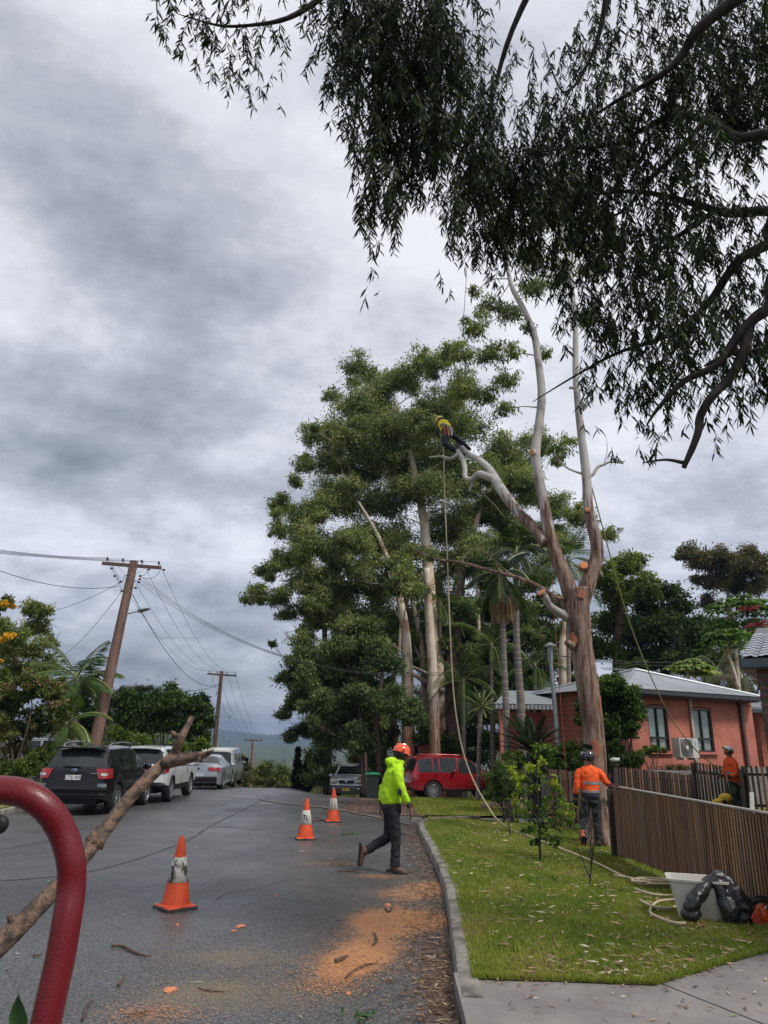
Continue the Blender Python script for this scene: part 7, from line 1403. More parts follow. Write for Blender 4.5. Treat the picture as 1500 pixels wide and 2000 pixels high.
for s in (1,-1): B_.limb(b,[(0,s*.155,1.40),(0,s*.22,1.28),(.02,s*.255,1.12),(.14,s*.19,1.04)],[.074,.072,.064,.058],4)
B_.done(remesh(b,'jacket',ORNG,B_.root,.013,3)); band(B_,1.12,.190,.158,.05,REFL); band(B_,.86,.186,.164,.05,REFL,c=(-.04,0)); band(B_,.785,.170,.150,.05,NAVY,c=(-.045,0),nm='navy_hem')
for s in (1,-1): cuff(B_,(.02,s*.255,1.12),(.24,s*.14,.99),.55,.92,[.05,.044,.038],NAVY,'navy_cuff')
b=MB(); loft(b,[(B_.p((0,0,z)),a,d,B_.l,B_.f) for z,a,d in [(.80,.15,.13),(.88,.16,.135),(.95,.155,.13)]])
for s in (1,-1): B_.limb(b,[(0,s*.09,.88),(.02,s*.10,.66),(.02,s*.11,.48),(0,s*.12,.28),(-.02,s*.12,.10)],[.10,.093,.082,.078,.082],4)
B_.done(remesh(b,'trousers',MT('green_black_chainsaw_trousers',(.012,.014,.016),(.05,.09,.055),.85,scale=5,lo=.5,hi=.6),B_.root,.014,3))
for s in (1,-1): boot(B_,(-.03,s*.12,.11),(.13,s*.13,.08),BOOTB); hand(B_,(.24,s*.14,.99),B_.f*.8-B_.l*s*.5+Vector((0,0,.1)),SKIN,.9,s,1.1)
face_and_helmet(B_,B_.p((.02,0,1.635)),B_.f*.82+Vector((0,0,.5)),SKIN,MT('white_helmet_shell',(.85,.84,.78),(.78,.77,.72),.4,coat=.3),HAIR,brim=.045)
# -- climber on the limb
def zc(x,y,Y): return P(820+x/12.5,790+y/12.5,Y)
ch=zc(665,640,18.0); C_=Fig('person','climber in yellow shirt crouched at the end of the cut limb high in the gum',ch,(-.8,.35,0))
def w(v): v=Vector(v)-C_.b; return (v.dot(C_.f),v.dot(C_.l),v.z)
hipp=w(zc(665,650,18.0)); chest=w(zc(575,500,18.2)); nk=w(zc(520,440,18.3)); hd=w(zc(505,395,18.38))
kA=w(zc(615,960,17.85)); aA=w(zc(930,1140,18.0)); kB=w(zc(850,790,18.1)); aB=w(zc(1080,975,18.3)); eA=w(zc(455,560,18.2)); hA=w(zc(440,690,18.15)); eB=w(zc(470,520,18.5)); hB=w(zc(420,640,18.6))
def cl(b,r): 
    C_.limb(b,[hipp,tuple((a+c)/2 for a,c in zip(hipp,chest)),chest,nk],r,4,16)
b=MB(); cl(b,[.13,.125,.135,.06]); b.ell(C_.p(hd),(.095,.085,.11),14,9)
C_.limb(b,[chest,eA,hA],[.06,.045,.03]); C_.limb(b,[chest,eB,hB],[.06,.045,.03]); C_.limb(b,[hipp,kA,aA],[.09,.06,.045]); C_.limb(b,[hipp,kB,aB],[.09,.06,.045]); C_.done(remesh(b,'body',SKIN,C_.root,.016,3))
YEL=MT('yellow_shirt',(.72,.58,.01),(.62,.50,.01),.8,bump=.006,bscale=14); b=MB(); C_.limb(b,[tuple(a*.8+c*.2 for a,c in zip(hipp,chest)),tuple((a+c)/2 for a,c in zip(hipp,chest)),chest,nk],[.15,.155,.17,.09],4,16); C_.limb(b,[chest,tuple(a*.45+c*.55 for a,c in zip(chest,eA))],[.085,.07]); C_.limb(b,[chest,tuple(a*.45+c*.55 for a,c in zip(chest,eB))],[.085,.07]); C_.done(remesh(b,'shirt',YEL,C_.root,.015,3))
b=MB(); C_.limb(b,[tuple(a*.45+c*.55 for a,c in zip(chest,eA)),eA,hA],[.066,.055,.042]); C_.limb(b,[tuple(a*.45+c*.55 for a,c in zip(chest,eB)),eB,hB],[.066,.055,.042]); C_.done(remesh(b,'sleeves',NAVY,C_.root,.014,3))
b=MB(); b.ell(C_.p(hipp),(.16,.16,.14),14,9); C_.limb(b,[hipp,kA,aA],[.115,.085,.072],4); C_.limb(b,[hipp,kB,aB],[.115,.085,.072],4); C_.done(remesh(b,'trousers',NAVY,C_.root,.016,3))
hp_=C_.p(hipp); b=MB(); b.lathe([(.165,-.035),(.175,-.03),(.175,.03),(.165,.035)],20,Matrix.Translation(hp_+Vector((-.03,0,.10)))@Matrix.Rotation(.5,4,'Y')); hn=C_.done(b.build('harness',MT('grey_harness_webbing',(.25,.25,.27),(.15,.15,.16),.7),C_.root,smooth=True))
for dx_,c in ((-.1,(.55,.08,.05)),(.0,(.6,.3,.1)),(.08,(.5,.5,.5))):
    b=MB(); b.tube(smoothpath([hp_+Vector((dx_,-.17,.06)),hp_+Vector((dx_+.01,-.19,-.10)),hp_+Vector((dx_+.03,-.17,-.22)),hp_+Vector((dx_+.05,-.18,.02))],4),.014,5); C_.done(b.build('gear_loop',MT('gear_cord',c,c,.7),C_.root))
for a_,k_ in ((aA,kA),(aB,kB)):
    d=(C_.p(a_)-C_.p(k_)).normalized(); b=MB(); b.tube([C_.p(a_)-d*.06,C_.p(a_)+d*.05,C_.p(a_)+d*.10+Vector((.04,0,-.05)),C_.p(a_)+Vector((.16,.02,-.10))+d*.04],[.06,.065,.06,.035],10); C_.done(remesh(b,'boot',M_black,C_.root,.014,3))
hand(C_,C_.p(hA),Vector((0,0,-1)),GLV,.6,1,1.2,'glove'); hand(C_,C_.p(hB),Vector((-.2,0,-1)),GLV,.6,-1,1.2,'glove')
face_and_helmet(C_,C_.p(hd),C_.f*.7+Vector((0,0,-.6)),SKIN,MT('yellow_helmet',(.65,.5,.05),(.5,.38,.05),.3),HAIR)
# ================================================================ GARDEN IN FRONT OF THE HOUSE
GG='garden plants between the fences and the red house'
def P_(*a): return P(*a)
shrub('round_bush','dense glossy round bush against the house right of the climbed trunk','bush',[(1175,1365,24),(1200,1345,22),(1225,1360,20),(1190,1395,26),(1225,1395,24),(1240,1380,12),(1180,1430,24),(1210,1425,24),(1235,1420,12),(1165,1345,14),(1195,1330,12),(1150,1395,16),(1135,1380,10),(1140,1410,12)],22.4,.7,3600,.075,.026,[(.014,.034,.008),(.03,.065,.014),(.06,.12,.022),(.13,.21,.04)],GG,gb=.2,sub=12,bark=B_dark)
shrub('shrub','dark shrub under the round bush above the sagging fence','shrub',[(1185,1480,18),(1215,1478,18),(1240,1485,14),(1200,1460,14)],22.0,.4,1500,.06,.02,[(.012,.028,.008),(.025,.05,.012),(.05,.085,.02)],GG,gb=.2)
shrub('flower_bed_plant','leafy plant spilling over the retaining wall below the first window','plant',[(1265,1468,8),(1280,1464,7),(1250,1472,7),(1295,1466,5)],gA.y+.3,.15,900,.05,.02,GRN,GG,gb=1.1,sub=7)
shrub('shrub','dark hedge like shrub left of the climbed trunk behind the brown fence','shrub',[(1085,1480,20),(1110,1475,20),(1130,1490,20),(1100,1495,18),(1140,1465,14),(1070,1490,16)],19.4,.5,2000,.06,.016,[(.02,.042,.010),(.04,.075,.016),(.075,.12,.025)],GG,gb=0)
shrub('shrub','wispy grey green shrub left of the sapling on the lawn edge','shrub',[(985,1505,18),(1000,1525,18),(965,1530,20),(1010,1545,16),(980,1555,18),(955,1550,14),(1020,1520,12),(990,1480,10)],18.2,.35,2600,.055,.0075,[(.04,.075,.022),(.075,.12,.035),(.12,.165,.055)],GG,gb=.02,sub=9,bark=B_dark)
shrub('shrub','low mounded shrubs at the foot of the palms behind the driveway','shrub',[(1010,1480,14),(1035,1500,16),(1060,1500,14),(1015,1505,12)],22.5,.5,1700,.08,.025,GRN,GG,gb=0)
shrub('fern_clump','broad mass of dark fronds behind the red four wheel drive','ferns',[(880,1450,24),(915,1440,26),(945,1450,24),(900,1475,20),(935,1475,20),(965,1445,20),(990,1450,18),(905,1400,24),(945,1400,22),(870,1420,18)],40,1,2100,.13,.028,[(.016,.035,.010),(.03,.062,.014),(.055,.10,.022),(.09,.14,.03)],GG,gb=-.2,sub=10,droop=.9)
shrub('shrub','bright leafy plants in the gap below the lower palms','shrub',[(900,1350,22),(930,1310,20),(960,1350,20),(880,1370,18),(1035,1350,18),(1045,1400,14),(970,1400,16)],42,1.2,1700,.13,.035,[(.04,.085,.018),(.08,.14,.03),(.14,.21,.05),(.2,.28,.08)],GG,gb=-.2,sub=8)
# agapanthus-like strap leaves
def straps(name,label,c,n,l,colr,spread=.25,w_=.018):
    V=[];C=[]
    for i in range(n):
        a=rnd.uniform(0,6.28); d=Vector((math.cos(a),math.sin(a),0)); b0=Vector(c)+Vector((rnd.uniform(-spread,spread),rnd.uniform(-spread,spread)*.5,0)); s=Vector((-d.y,d.x,0))*w_; L_=l*rnd.uniform(.6,1.1); p=[b0,b0+d*L_*.25+Vector((0,0,L_*.6)),b0+d*L_*.6+Vector((0,0,L_*.75)),b0+d*L_*.9+Vector((0,0,L_*.5))]
        for q in range(3): V+=[p[q]-s*(1-q*.25),p[q]+s*(1-q*.25),p[q+1]+s*(.75-q*.25),p[q+1]-s*(.75-q*.25)]
        k=rnd.uniform(.7,1.25); C+=[tuple(x*k for x in colr)]*12
    o=npmesh(name,[tuple(v) for v in V],np.arange(len(V)).reshape(-1,4),LEAF,None,np.array(C)); tag(o,label,'plant','strap leaved plants in the garden'); return o
straps('strap_plant','strappy plant left of the retaining wall',P(1232,1500,21.8),90,.55,(.05,.09,.02)); straps('strap_plant','grassy tuft on top of the retaining wall beside the air conditioner',Vector((P(1325,1478,gA.y+.5).x,gA.y+.5,1.05)),80,.35,(.06,.11,.025),.5)
straps('strap_plant','strappy clump beside the round bush trunk',P(1205,1505,21.6),80,.6,(.03,.06,.015)); straps('strap_plant','strappy green clump between the hedge shrub and the meter box',P(1075,1490,20.5),110,.6,(.06,.11,.03),.5)
# cycad
V=[];C=[];mb=MB(); cc=P(1040,1470,20.3); root=empty('cycad',(cc.x,cc.y,0)); tag(root,'dark spiky cycad with arching stiff fronds below the meter box','cycad'); inv=Matrix.Translation(-root.location)
for i in range(34):
    pts=frond(V,C,cc,i*2.4,rnd.uniform(.0,1.25),rnd.uniform(1.0,1.35),.75,30,.17,(.022,.035,.018),.06,.1); mb.tube(pts[::5]+[pts[-1]],[.012]*len(pts[::5])+[.004],3,caps=False)
mb.tube([Vector((cc.x,cc.y,-.1)),cc],[.2,.17],10)
o=npmesh('fronds',[tuple(v) for v in V],np.arange(len(V)).reshape(-1,4),LEAF,root,np.array(C)); o.matrix_parent_inverse=inv; o=mb.build('trunk',B_dark,root); o.matrix_parent_inverse=inv
# bright broad leaved plant and saplings on the lawn
def leafyplant(name,label,cat,base,stems,tufts,n,Ln,Wd,pal,bark=B_dark,rad=.014,droop=.45,group='young plants on the front lawn'):
    base=Vector(base); root=empty(name,base); tag(root,label,cat,group); inv=Matrix.Translation(-base); mb=MB()
    for s in stems: mb.tube(smoothpath(s,3),[rad*(1-.75*i/(len(s)*3-3)) for i in range(len(s)*3-2)],6)
    V=[];C=[];pal=np.array(pal)
    for c,r,tone in tufts:
        c=Vector(c)
        st=min((q for s in stems for q in smoothpath(s,3)),key=lambda q:(q-c).length+max(0,q.z-c.z)*.8)
        for k in range(4):
            e=c+Vector(unit(1)[0])*r*.7; br=branch(mb,st,e,.005,.002,4,k=4,sag=-.1)
            for j in range(n//4):
                p=(br[rnd.randrange(2,len(br))] if rnd.random()<.65 else e+Vector(unit(1)[0])*r*.4); a=Vector(unit(1)[0])*.8; a.z-=droop; a.normalize(); s_=a.cross(Vector(unit(1)[0])).normalized(); l=Ln*rnd.uniform(.6,1.2); w2=Wd*rnd.uniform(.7,1.2); up=a.cross(s_)*l*.08
                V+=[p,p+a*l*.4+s_*w2+up,p+a*l,p+a*l*.4-s_*w2+up]; t=clamp(tone+rnd.gauss(0,.16))*(len(pal)-1); i0=int(min(t,len(pal)-2)); f=t-i0; cl_=pal[i0]*(1-f)+pal[i0+1]*f; C+=[tuple(cl_)]*4
    o=npmesh('foliage',[tuple(v) for v in V],np.arange(len(V)).reshape(-1,4),LEAF,root,np.array(C)); o.matrix_parent_inverse=inv; o=mb.build('stems',bark,root); o.matrix_parent_inverse=inv; return root
YS=G(1055,1682,lz).y; SB=G(1055,1682,lz); S_=lambda px,py,dy=0:P(px,py,YS+dy)
SPAL=[(.02,.05,.012),(.045,.10,.02),(.09,.17,.028),(.25,.34,.04),(.48,.50,.05)]
tf=[]
for px,py,r,t in [(1015,1520,.10,.85),(1035,1500,.10,.9),(1055,1510,.12,.6),(1010,1545,.10,.7),(1080,1520,.10,.75),(1040,1540,.13,.5),(1070,1550,.13,.45),(1025,1570,.13,.4),(1095,1545,.10,.55),(1015,1590,.11,.55),(1055,1580,.14,.3),(1085,1580,.13,.4),(1105,1570,.10,.65),(1035,1610,.13,.25),(1065,1615,.14,.2),(1090,1610,.12,.35),(1110,1600,.09,.6),(1120,1590,.07,.8),(1045,1640,.09,.2),(1085,1640,.09,.2),(1020,1625,.08,.35),(1000,1500,.06,.9),(1060,1485,.07,.8),(1000,1565,.07,.8),(1127,1610,.06,.5)]:
    tf.append((S_(px,py,rnd.uniform(-.25,.25)),r,t))
leafyplant('sapling','young tree with yellow green new leaves in the middle of the lawn','young tree',SB-Vector((0,0,.05)),[[SB-Vector((0,0,.05)),S_(1054,1640),S_(1052,1590),S_(1050,1540),S_(1048,1500)],[S_(1053,1610),S_(1075,1580,.1),S_(1095,1550,.15)],[S_(1053,1605),S_(1030,1570,-.1),S_(1015,1530,-.1)]],tf,56,.085,.017,SPAL,rad=.022)
GBp=P(1070,1500,19.0); Y9=18.8
leafyplant('leafy_plant','bright green broad leaved plant in front of the cycad','plant',P(1065,1545,Y9)-Vector((0,0,.4)),[[P(1065,1545,Y9)-Vector((0,0,.4)),P(1062,1500,Y9),P(1060,1465,Y9)]],[(P(1045,1465,Y9),.16,.65),(P(1065,1455,Y9),.16,.7),(P(1080,1470,Y9),.14,.6),(P(1050,1480,Y9),.14,.4),(P(1075,1488,Y9),.14,.4)],60,.12,.03,SPAL[:4])
q=G(1150,1732,lz); YQ=q.y; T2=lambda px,py,dy=0:P(px,py,YQ+dy)
leafyplant('sapling','bare thin twig sapling with few leaves near the rope line','young tree',q-Vector((0,0,.04)),[[q-Vector((0,0,.04)),T2(1155,1690),T2(1153,1650),T2(1158,1610)],[T2(1152,1715),T2(1140,1685,.1),T2(1125,1650,.15)],[T2(1155,1690),T2(1160,1650,-.1),T2(1164,1600,-.1)]],[(T2(1158,1640),.12,.2),(T2(1150,1655),.10,.15)],10,.04,.009,SPAL,rad=.012)
q=G(998,1632,lz); YQ=q.y; T2=lambda px,py,dy=0:P(px,py,YQ+dy)
leafyplant('sapling','thin dark stemmed sapling left of the yellow green one, under the wispy shrub','young tree',q-Vector((0,0,.04)),[[q-Vector((0,0,.04)),T2(992,1600),T2(985,1570),T2(983,1530)],[T2(990,1595),T2(975,1580,.1),T2(963,1565,.1)],[T2(986,1580),T2(1000,1560,.1),T2(1010,1530,.1)]],[(T2(985,1540),.2,.3),(T2(1005,1530),.15,.3),(T2(970,1560),.12,.3)],36,.05,.009,SPAL[:3],rad=.016)
# rocks beside the path
for i,(px,py) in enumerate([(950,1585),(968,1580),(1012,1583),(985,1578)]):
    q=G(px,py); b=MB(); b.ell((0,0,.06),(.16,.13,.12),9,6); b.v=[(v[0]*rnd.uniform(.85,1.15),v[1]*rnd.uniform(.85,1.15),v[2]*rnd.uniform(.85,1.1)) for v in b.v]; b.v=[(v[0]+q.x,v[1]+q.y,v[2]+q.z+.05) for v in b.v]; o=b.build('garden_rock',MT('sandstone',(.22,.17,.12),(.14,.11,.08),.9,scale=6,coord='Pos') if 'sandstone' not in bpy.data.materials else bpy.data.materials['sandstone'],smooth=True,sharp=50); tag(o,['leftmost brown rock edging the garden bed','second brown rock from the left edging the garden bed','brown rock edging the garden bed under the left sapling','third brown rock from the left edging the garden bed'][i],'rock','rocks edging the garden bed')

# ================================================================ ROPES
M_rope=MT('cream_rope',(.55,.45,.30),(.40,.32,.21),.85,scale=60,stretch=(1,1,1),bump=.003); M_rope2=MT('olive_yellow_rope',(.36,.34,.14),(.28,.26,.10),.8,scale=40); M_rope3=MT('red_cord',(.35,.09,.05),(.28,.07,.04),.8)
def rope(label,pts,r,mat,k=6,name='rope',group=None,n=7):
    b=MB(); b.tube(smoothpath(pts,k),r,n); o=b.build(name,mat,None,smooth=True); tag(o,label,'rope',group); return o
on=lambda px,py:G(px,py,lz)+Vector((0,0,.035))
rope('long cream rope hanging from the climbers limb to the lawn and on to the coil',[P(866,868,18.0),P(867,892,17.9),P(868,950,17.8),P(872,1050,17.6),P(876,1150,17.4),P(880,1250,17.2),P(885,1340,17),P(893,1410,16.8),P(905,1470,16.6),P(925,1525,16.3),P(950,1570,16.0),P(972,1602,15.8),on(1000,1625),on(1030,1636),on(1070,1652),on(1110,1668),on(1145,1682),on(1180,1698),on(1215,1716),on(1250,1728)],.017,M_rope)
rope('olive guide rope running from the gum top down to the yard workers hands',[P(1150,930,15.0),P(1165,985,15.3),P(1185,1060,15.7),P(1212,1160,16.4),P(1240,1245,17.1),P(1275,1330,17.8),P(1310,1400,18.4),P(1350,1455,18.8),P(1390,1492,19.1),P(1417,1512,19.2),P(1422,1530,19.2),P(1428,1560,19.3)],.014,M_rope2)
rope('thin red cord hanging straight down left of the climbed trunk',[P(1078,1130,14.6),P(1085,1230,14.6),P(1092,1330,14.6),P(1100,1430,14.6),P(1106,1520,14.6),P(1108,1600,14.6)],.005,M_rope3)
rope('thin dark line hanging from the canopy left of the gum top',[P(912,520,13),P(909,570,13),P(904,640,13),P(903,655,13)],.006,M_wire)
rope('thin orange cord trailing from the fork of the cut limb',[P(925,940,17),P(945,965,17),P(965,985,16.5),P(985,1010,16)],.006,M_rope2)
M_loose=M_rope
def loops(label,c,n,rx,ry,z,name='rope_coil'):
    pts=[]
    for i in range(n*9):
        a=2*math.pi*i/9; k=1+.25*math.sin(a*.31+1)+rnd.uniform(-.06,.06); pts.append(Vector((c[0]+math.cos(a)*rx*k+.06*math.sin(a*.17),c[1]+math.sin(a)*ry*k+.05*math.cos(a*.23),z+.012+.012*(i/9)+rnd.uniform(0,.01))))
    b=MB(); b.tube(smoothpath(pts,3),.015,7); return b
q=G(1285,1735,lz); b=loops('',(q.x,q.y),6,.23,.10,q.z+.02); b.tube(smoothpath([on(1240,1742),on(1265,1752),on(1300,1756),on(1325,1752),on(1330,1735)],4),.015,7); b.tube(smoothpath([on(1250,1765),on(1275,1778),on(1310,1782),on(1330,1772),on(1318,1765),on(1285,1768),on(1270,1788),on(1290,1802),on(1320,1812),on(1340,1812)],4),.015,7); b.tube(smoothpath([on(1200,1715),on(1225,1720),on(1250,1722),on(1300,1722),on(1325,1728)],4),.015,7)
o=b.build('rope_coil',M_rope,None,smooth=True); tag(o,'loose pile of cream rope loops on the grass beside the white tub','rope pile')

# ================================================================ TUB, BAG, SAW
M_tub=MT('white_plastic_tub',(.60,.58,.52),(.42,.38,.32),.45,scale=4,lo=.45,hi=.75)
c=G(1368,1795,lz); root=empty('plastic_tub',c,R(-18)); tag(root,'white rectangular tub of rope on the grass by the batten fence','tub')
def rrect(hx,hy,r=.05,n=4):
    o=[]
    for sx,sy,a0 in ((1,1,0),(-1,1,90),(-1,-1,180),(1,-1,270)):
        for i in range(n+1): a=R(a0+90*i/n); o.append((sx*(hx-r)+math.cos(a)*r,sy*(hy-r)+math.sin(a)*r))
    return o
b=MB(); rg=[(.20,.14,0),(.265,.19,.34),(.29,.215,.345),(.292,.217,.365),(.262,.187,.365),(.19,.13,.02)]; vs=[];
for hx,hy,z in rg: vs+=[(x,y,z+.01) for x,y in rrect(hx,hy)]
n=20; b.add(vs,[(i*n+k,i*n+(k+1)%n,(i+1)*n+(k+1)%n,(i+1)*n+k) for i in range(5) for k in range(n)]+[tuple(range(n))[::-1],tuple(range(5*n,6*n))]); b.build('tub_shell',M_tub,root,smooth=True,sharp=50)
pts=[]; 
for i in range(40): a=i*.9; pts.append(Vector((math.cos(a)*.12*(.6+.4*math.sin(i)),math.sin(a)*.08*(.7+.3*math.cos(i*1.3)),.20+.0028*i+rnd.uniform(-.01,.02))))
b=MB(); b.tube(smoothpath(pts,3),.014,6); o=b.build('rope_coil',M_rope,None,smooth=True); o.location=c; o.rotation_euler=(0,0,R(-18)); tag(o,'heap of rope lying inside the white tub','rope pile')
M_bag=MT('black_glossy_bag',(.012,.012,.014),(.03,.03,.033),.32,scale=6,bump=.02,bscale=9)
p=lambda px,py,d=0:P(px,py,c.y-.28+d)
b=MB(); b.tube(smoothpath([p(1340,1778),p(1352,1768),p(1368,1745,.05),p(1385,1722,.1),p(1400,1712,.12),p(1418,1722,.1),p(1436,1745,.05)],3),lerpl([.05,.07,.06,.055,.06,.075,.09],3),12); b.tube(smoothpath([p(1400,1722,.1),p(1412,1750,.05),p(1425,1780,.0),p(1430,1800,.0)],3),lerpl([.06,.075,.09,.07],3),12); b.tube(smoothpath([p(1425,1735,.05),p(1450,1765,.05),p(1462,1790,.05)],3),lerpl([.07,.10,.085],3),12); b.ell(p(1350,1785),(.10,.07,.05),12,8); b.ell(p(1440,1790,.05),(.14,.10,.09),12,8)
o=remesh(b,'black_bag',M_bag,None,.012,2); tx=bpy.data.textures.new('creases','CLOUDS'); tx.noise_scale=.16; dm=o.modifiers.new('d','DISPLACE'); dm.texture=tx; dm.strength=.07; dm.mid_level=.5; tag(o,'crumpled black gear bag slumped over the front of the white tub','bag')
q=p(1490,1795,.05); root=empty('chainsaw',(q.x,q.y,q.z-.1)); tag(root,'orange and black chainsaw lying at the right frame edge','chainsaw'); inv=Matrix.Translation(-root.location)
M_saw=MT('orange_saw_casing',(.75,.10,.015),(.45,.06,.012),.35,scale=9)
b=MB(); b.ell(p(1488,1785,.05),(.085,.09,.09),12,8); b.ell(p(1498,1810,.05),(.09,.07,.05),12,8); b.ell(p(1515,1790,.05),(.1,.08,.10),12,8); o=remesh(b,'casing',M_saw,root,.010,2); o.matrix_parent_inverse=inv
b=MB(); b.tube(smoothpath([p(1462,1800,.0),p(1460,1778,.0),p(1468,1764,.0),p(1485,1758,.0),p(1510,1762,.0)],4),.022,8); b.ell(p(1472,1770,.1),(.05,.06,.04),10,8); b.tube(smoothpath([p(1466,1760,.15),p(1480,1752,.15),p(1505,1756,.15)],4),.018,8); o=b.build('handle_guard',M_black,root,smooth=True); o.matrix_parent_inverse=inv
b=MB(); b.box(p(1499,1772,-.05),(.035,.012,.05),Matrix.Rotation(.5,3,'Y')); b.bar(p(1463,1788,-.03),p(1475,1796,-.05),.012,.008); o=b.build('silver_fitting',M_chrome,root); o.matrix_parent_inverse=inv
b=MB()
for i in range(9): b.tube(smoothpath([p(1480+rnd.uniform(-8,8),1778+rnd.uniform(-8,8),-.05),p(1474+rnd.uniform(-6,10),1792+rnd.uniform(-8,8),-.07),p(1480+rnd.uniform(-6,14),1808+rnd.uniform(-6,6),-.05)],2),.011,5)
o=b.build('lanyard',MT('red_lanyard',(.50,.07,.03),(.35,.05,.02),.8),root); o.matrix_parent_inverse=inv
# yellow bag by the yard worker
q=P(1411,1573,18.6); q.z=-.0; root=empty('yellow_bag',q); tag(root,'yellow throw line bag lying by the yard workers feet','bag'); inv=Matrix.Translation(-q); YB_=MT('yellow_bag_cloth',(.70,.44,.02),(.58,.36,.02),.7,bump=.01,bscale=8)
P3=lambda px,py:P(px,py,18.6)
b=MB(); b.ell(P3(1417,1560),(.17,.15,.13),12,8); b.ell(P3(1402,1567),(.13,.12,.09),12,8); o=remesh(b,'bag_body',YB_,root,.016,3); o.matrix_parent_inverse=inv
b=MB(); b.tube(smoothpath([P3(1408,1561)+Vector((0,-.16,0)),P3(1412,1567)+Vector((0,-.18,0)),P3(1424,1561)+Vector((0,-.16,0))],3),.015,5); b.box(P3(1409,1566)+Vector((0,-.17,0)),(.08,.03,.08)); o=b.build('straps',M_black,root); o.matrix_parent_inverse=inv
# helmet-like white thing hung on the gate corner
q=P(1200,1484,13.4); b=MB(); b.ell(q,(.085,.07,.04),12,6); b.ell(q+Vector((.07,0,.01)),(.03,.03,.03),8,6); o=b.build('hung_visor',MT('white_visor_plastic',(.6,.58,.55),(.4,.38,.36),.4),None,smooth=True); tag(o,'white visor piece resting on the dark gate corner behind the worker','visor')
b=MB(); q2=P(1202,1500,13.45); b.box((q2.x,q2.y,(q2.z+.0)/2),(.07,.07,q2.z)); b.box(q2+Vector((0,0,.06)),(.13,.06,.05)); o=b.build('gate_corner_post',M_post); tag(o,'dark post carrying the white visor beside the trunk','post')
b=MB(); a,d=P(1186,1531,12.95),P(1228,1539,12.75); b.bar(a,d,.05,.025); o=b.build('red_handsaw',MT('dark_red_saw_sheath',(.20,.03,.025),(.12,.02,.02),.5)); tag(o,'dark red handsaw lying on the near fence under the workers hand','saw')

# ================================================================ NEAR THE LENS: RED TUBE, BROKEN BRANCH
def PA(px,py,a): return Vector((0,0,HC))+ray(px,py)*a
M_redt=bpy.data.materials.new('glossy_red_paint'); M_redt.use_nodes=True; bb=M_redt.node_tree.nodes['Principled BSDF']; bb.inputs['Base Color'].default_value=(.13,.003,.008,1); bb.inputs['Roughness'].default_value=.30; bb.inputs['Specular IOR Level'].default_value=.35; bb.inputs['Coat Weight'].default_value=.22; bb.inputs['Coat Roughness'].default_value=.25
t=M_redt.node_tree; nn=t.nodes.new('ShaderNodeTexNoise'); nn.inputs['Scale'].default_value=90; bp=t.nodes.new('ShaderNodeBump'); bp.inputs['Distance'].default_value=.0008; t.links.new(nn.outputs[0],bp.inputs['Height']); t.links.new(bp.outputs[0],bb.inputs['Normal']); n4=t.nodes.new('ShaderNodeTexNoise'); n4.inputs['Scale'].default_value=35; n4.inputs['Detail'].default_value=8; rr_=ramp(t,[(.66,(.13,.003,.008)),(.71,(.03,.008,.008))],n4.outputs[0]); t.links.new(rr_.outputs[0],bb.inputs['Base Color'])
b=MB(); pts=[PA(-260,1590,.95),PA(-160,1560,.95),PA(-60,1546,.95),PA(0,1543,.95),PA(50,1551,.95),PA(92,1580,.95),PA(122,1625,.95),PA(138,1680,.94),PA(139,1735,.93),PA(130,1800,.91),PA(116,1880,.89),PA(98,1960,.87),PA(70,2090,.84),PA(30,2260,.80)]
b.tube(smoothpath(pts,8),.0180,40); o=b.build('red_tube_rail',M_redt,None,smooth=True); tag(o,'bent red painted steel tube rail close to the camera at lower left','rail')
M_stick=barkmat('peeling_branch_bark',(.105,.075,.058),(.5,.4,.3),50,60,streak=(26,7,26),bump=.009,mid=(.23,.14,.095),rough_=.7)
Bx=lambda px,py,a=2.0:PA(px,py,a)
b=MB(); b.tube(smoothpath([Bx(-150,1990,1.7),Bx(-60,1895,1.75),Bx(0,1845,1.8),Bx(55,1790,1.85),Bx(110,1735,1.9),Bx(150,1690,1.95),Bx(185,1645,2.0),Bx(218,1603,2.05),Bx(258,1553,2.1),Bx(300,1510,2.15),Bx(335,1478,2.2),Bx(352,1445,2.2),Bx(362,1425,2.22),Bx(376,1400,2.25)],5),lerpl([.033,.029,.027,.025,.022,.021,.022,.020,.018,.018,.015,.013,.010,.008],5),16,jit=.07)
b.tube(smoothpath([Bx(322,1490,2.17),Bx(350,1485,2.15),Bx(380,1478,2.12),Bx(400,1474,2.1),Bx(416,1466,2.08)],4),lerpl([.020,.017,.014,.010,.003],4),10,jit=.1); b.tube([Bx(388,1478,2.1),Bx(394,1488,2.1)],[.010,.004],7); b.tube([Bx(345,1440,2.2),Bx(338,1432,2.2),Bx(334,1428,2.2)],[.010,.008,.002],7); b.tube([Bx(38,1815,1.84),Bx(24,1800,1.83),Bx(17,1786,1.82)],[.020,.012,.006],9); b.tube([Bx(200,1625,2.02),Bx(182,1650,2.0)],[.022,.030],9)
o=b.build('broken_branch',M_stick,None,smooth=True); tag(o,'large broken gum branch slanting up behind the red tube rail','branch')
b=MB(); b.ell(PA(-2,1610,1.3),(.018,.012,.017),12,8); b.tube([PA(-2,1612,1.3),PA(-60,1640,1.3)],.014,10); o=b.build('black_lever_knob',M_black,None,smooth=True); tag(o,'black rounded lever end poking in at the left edge','knob')
V=[];a0=PA(36,2030,1.5);a1=PA(35,1944,1.5); d=(a1-a0); s=Vector((1,0,0))*.019; f_=[0,.25,.5,.78,1]; wd_=[.3,1,1.05,.6,0]; b=MB()
for q,w2 in zip(f_,wd_): V+=[a0+d*q-s*w2,a0+d*q+Vector((0,.008,0)),a0+d*q+s*w2]
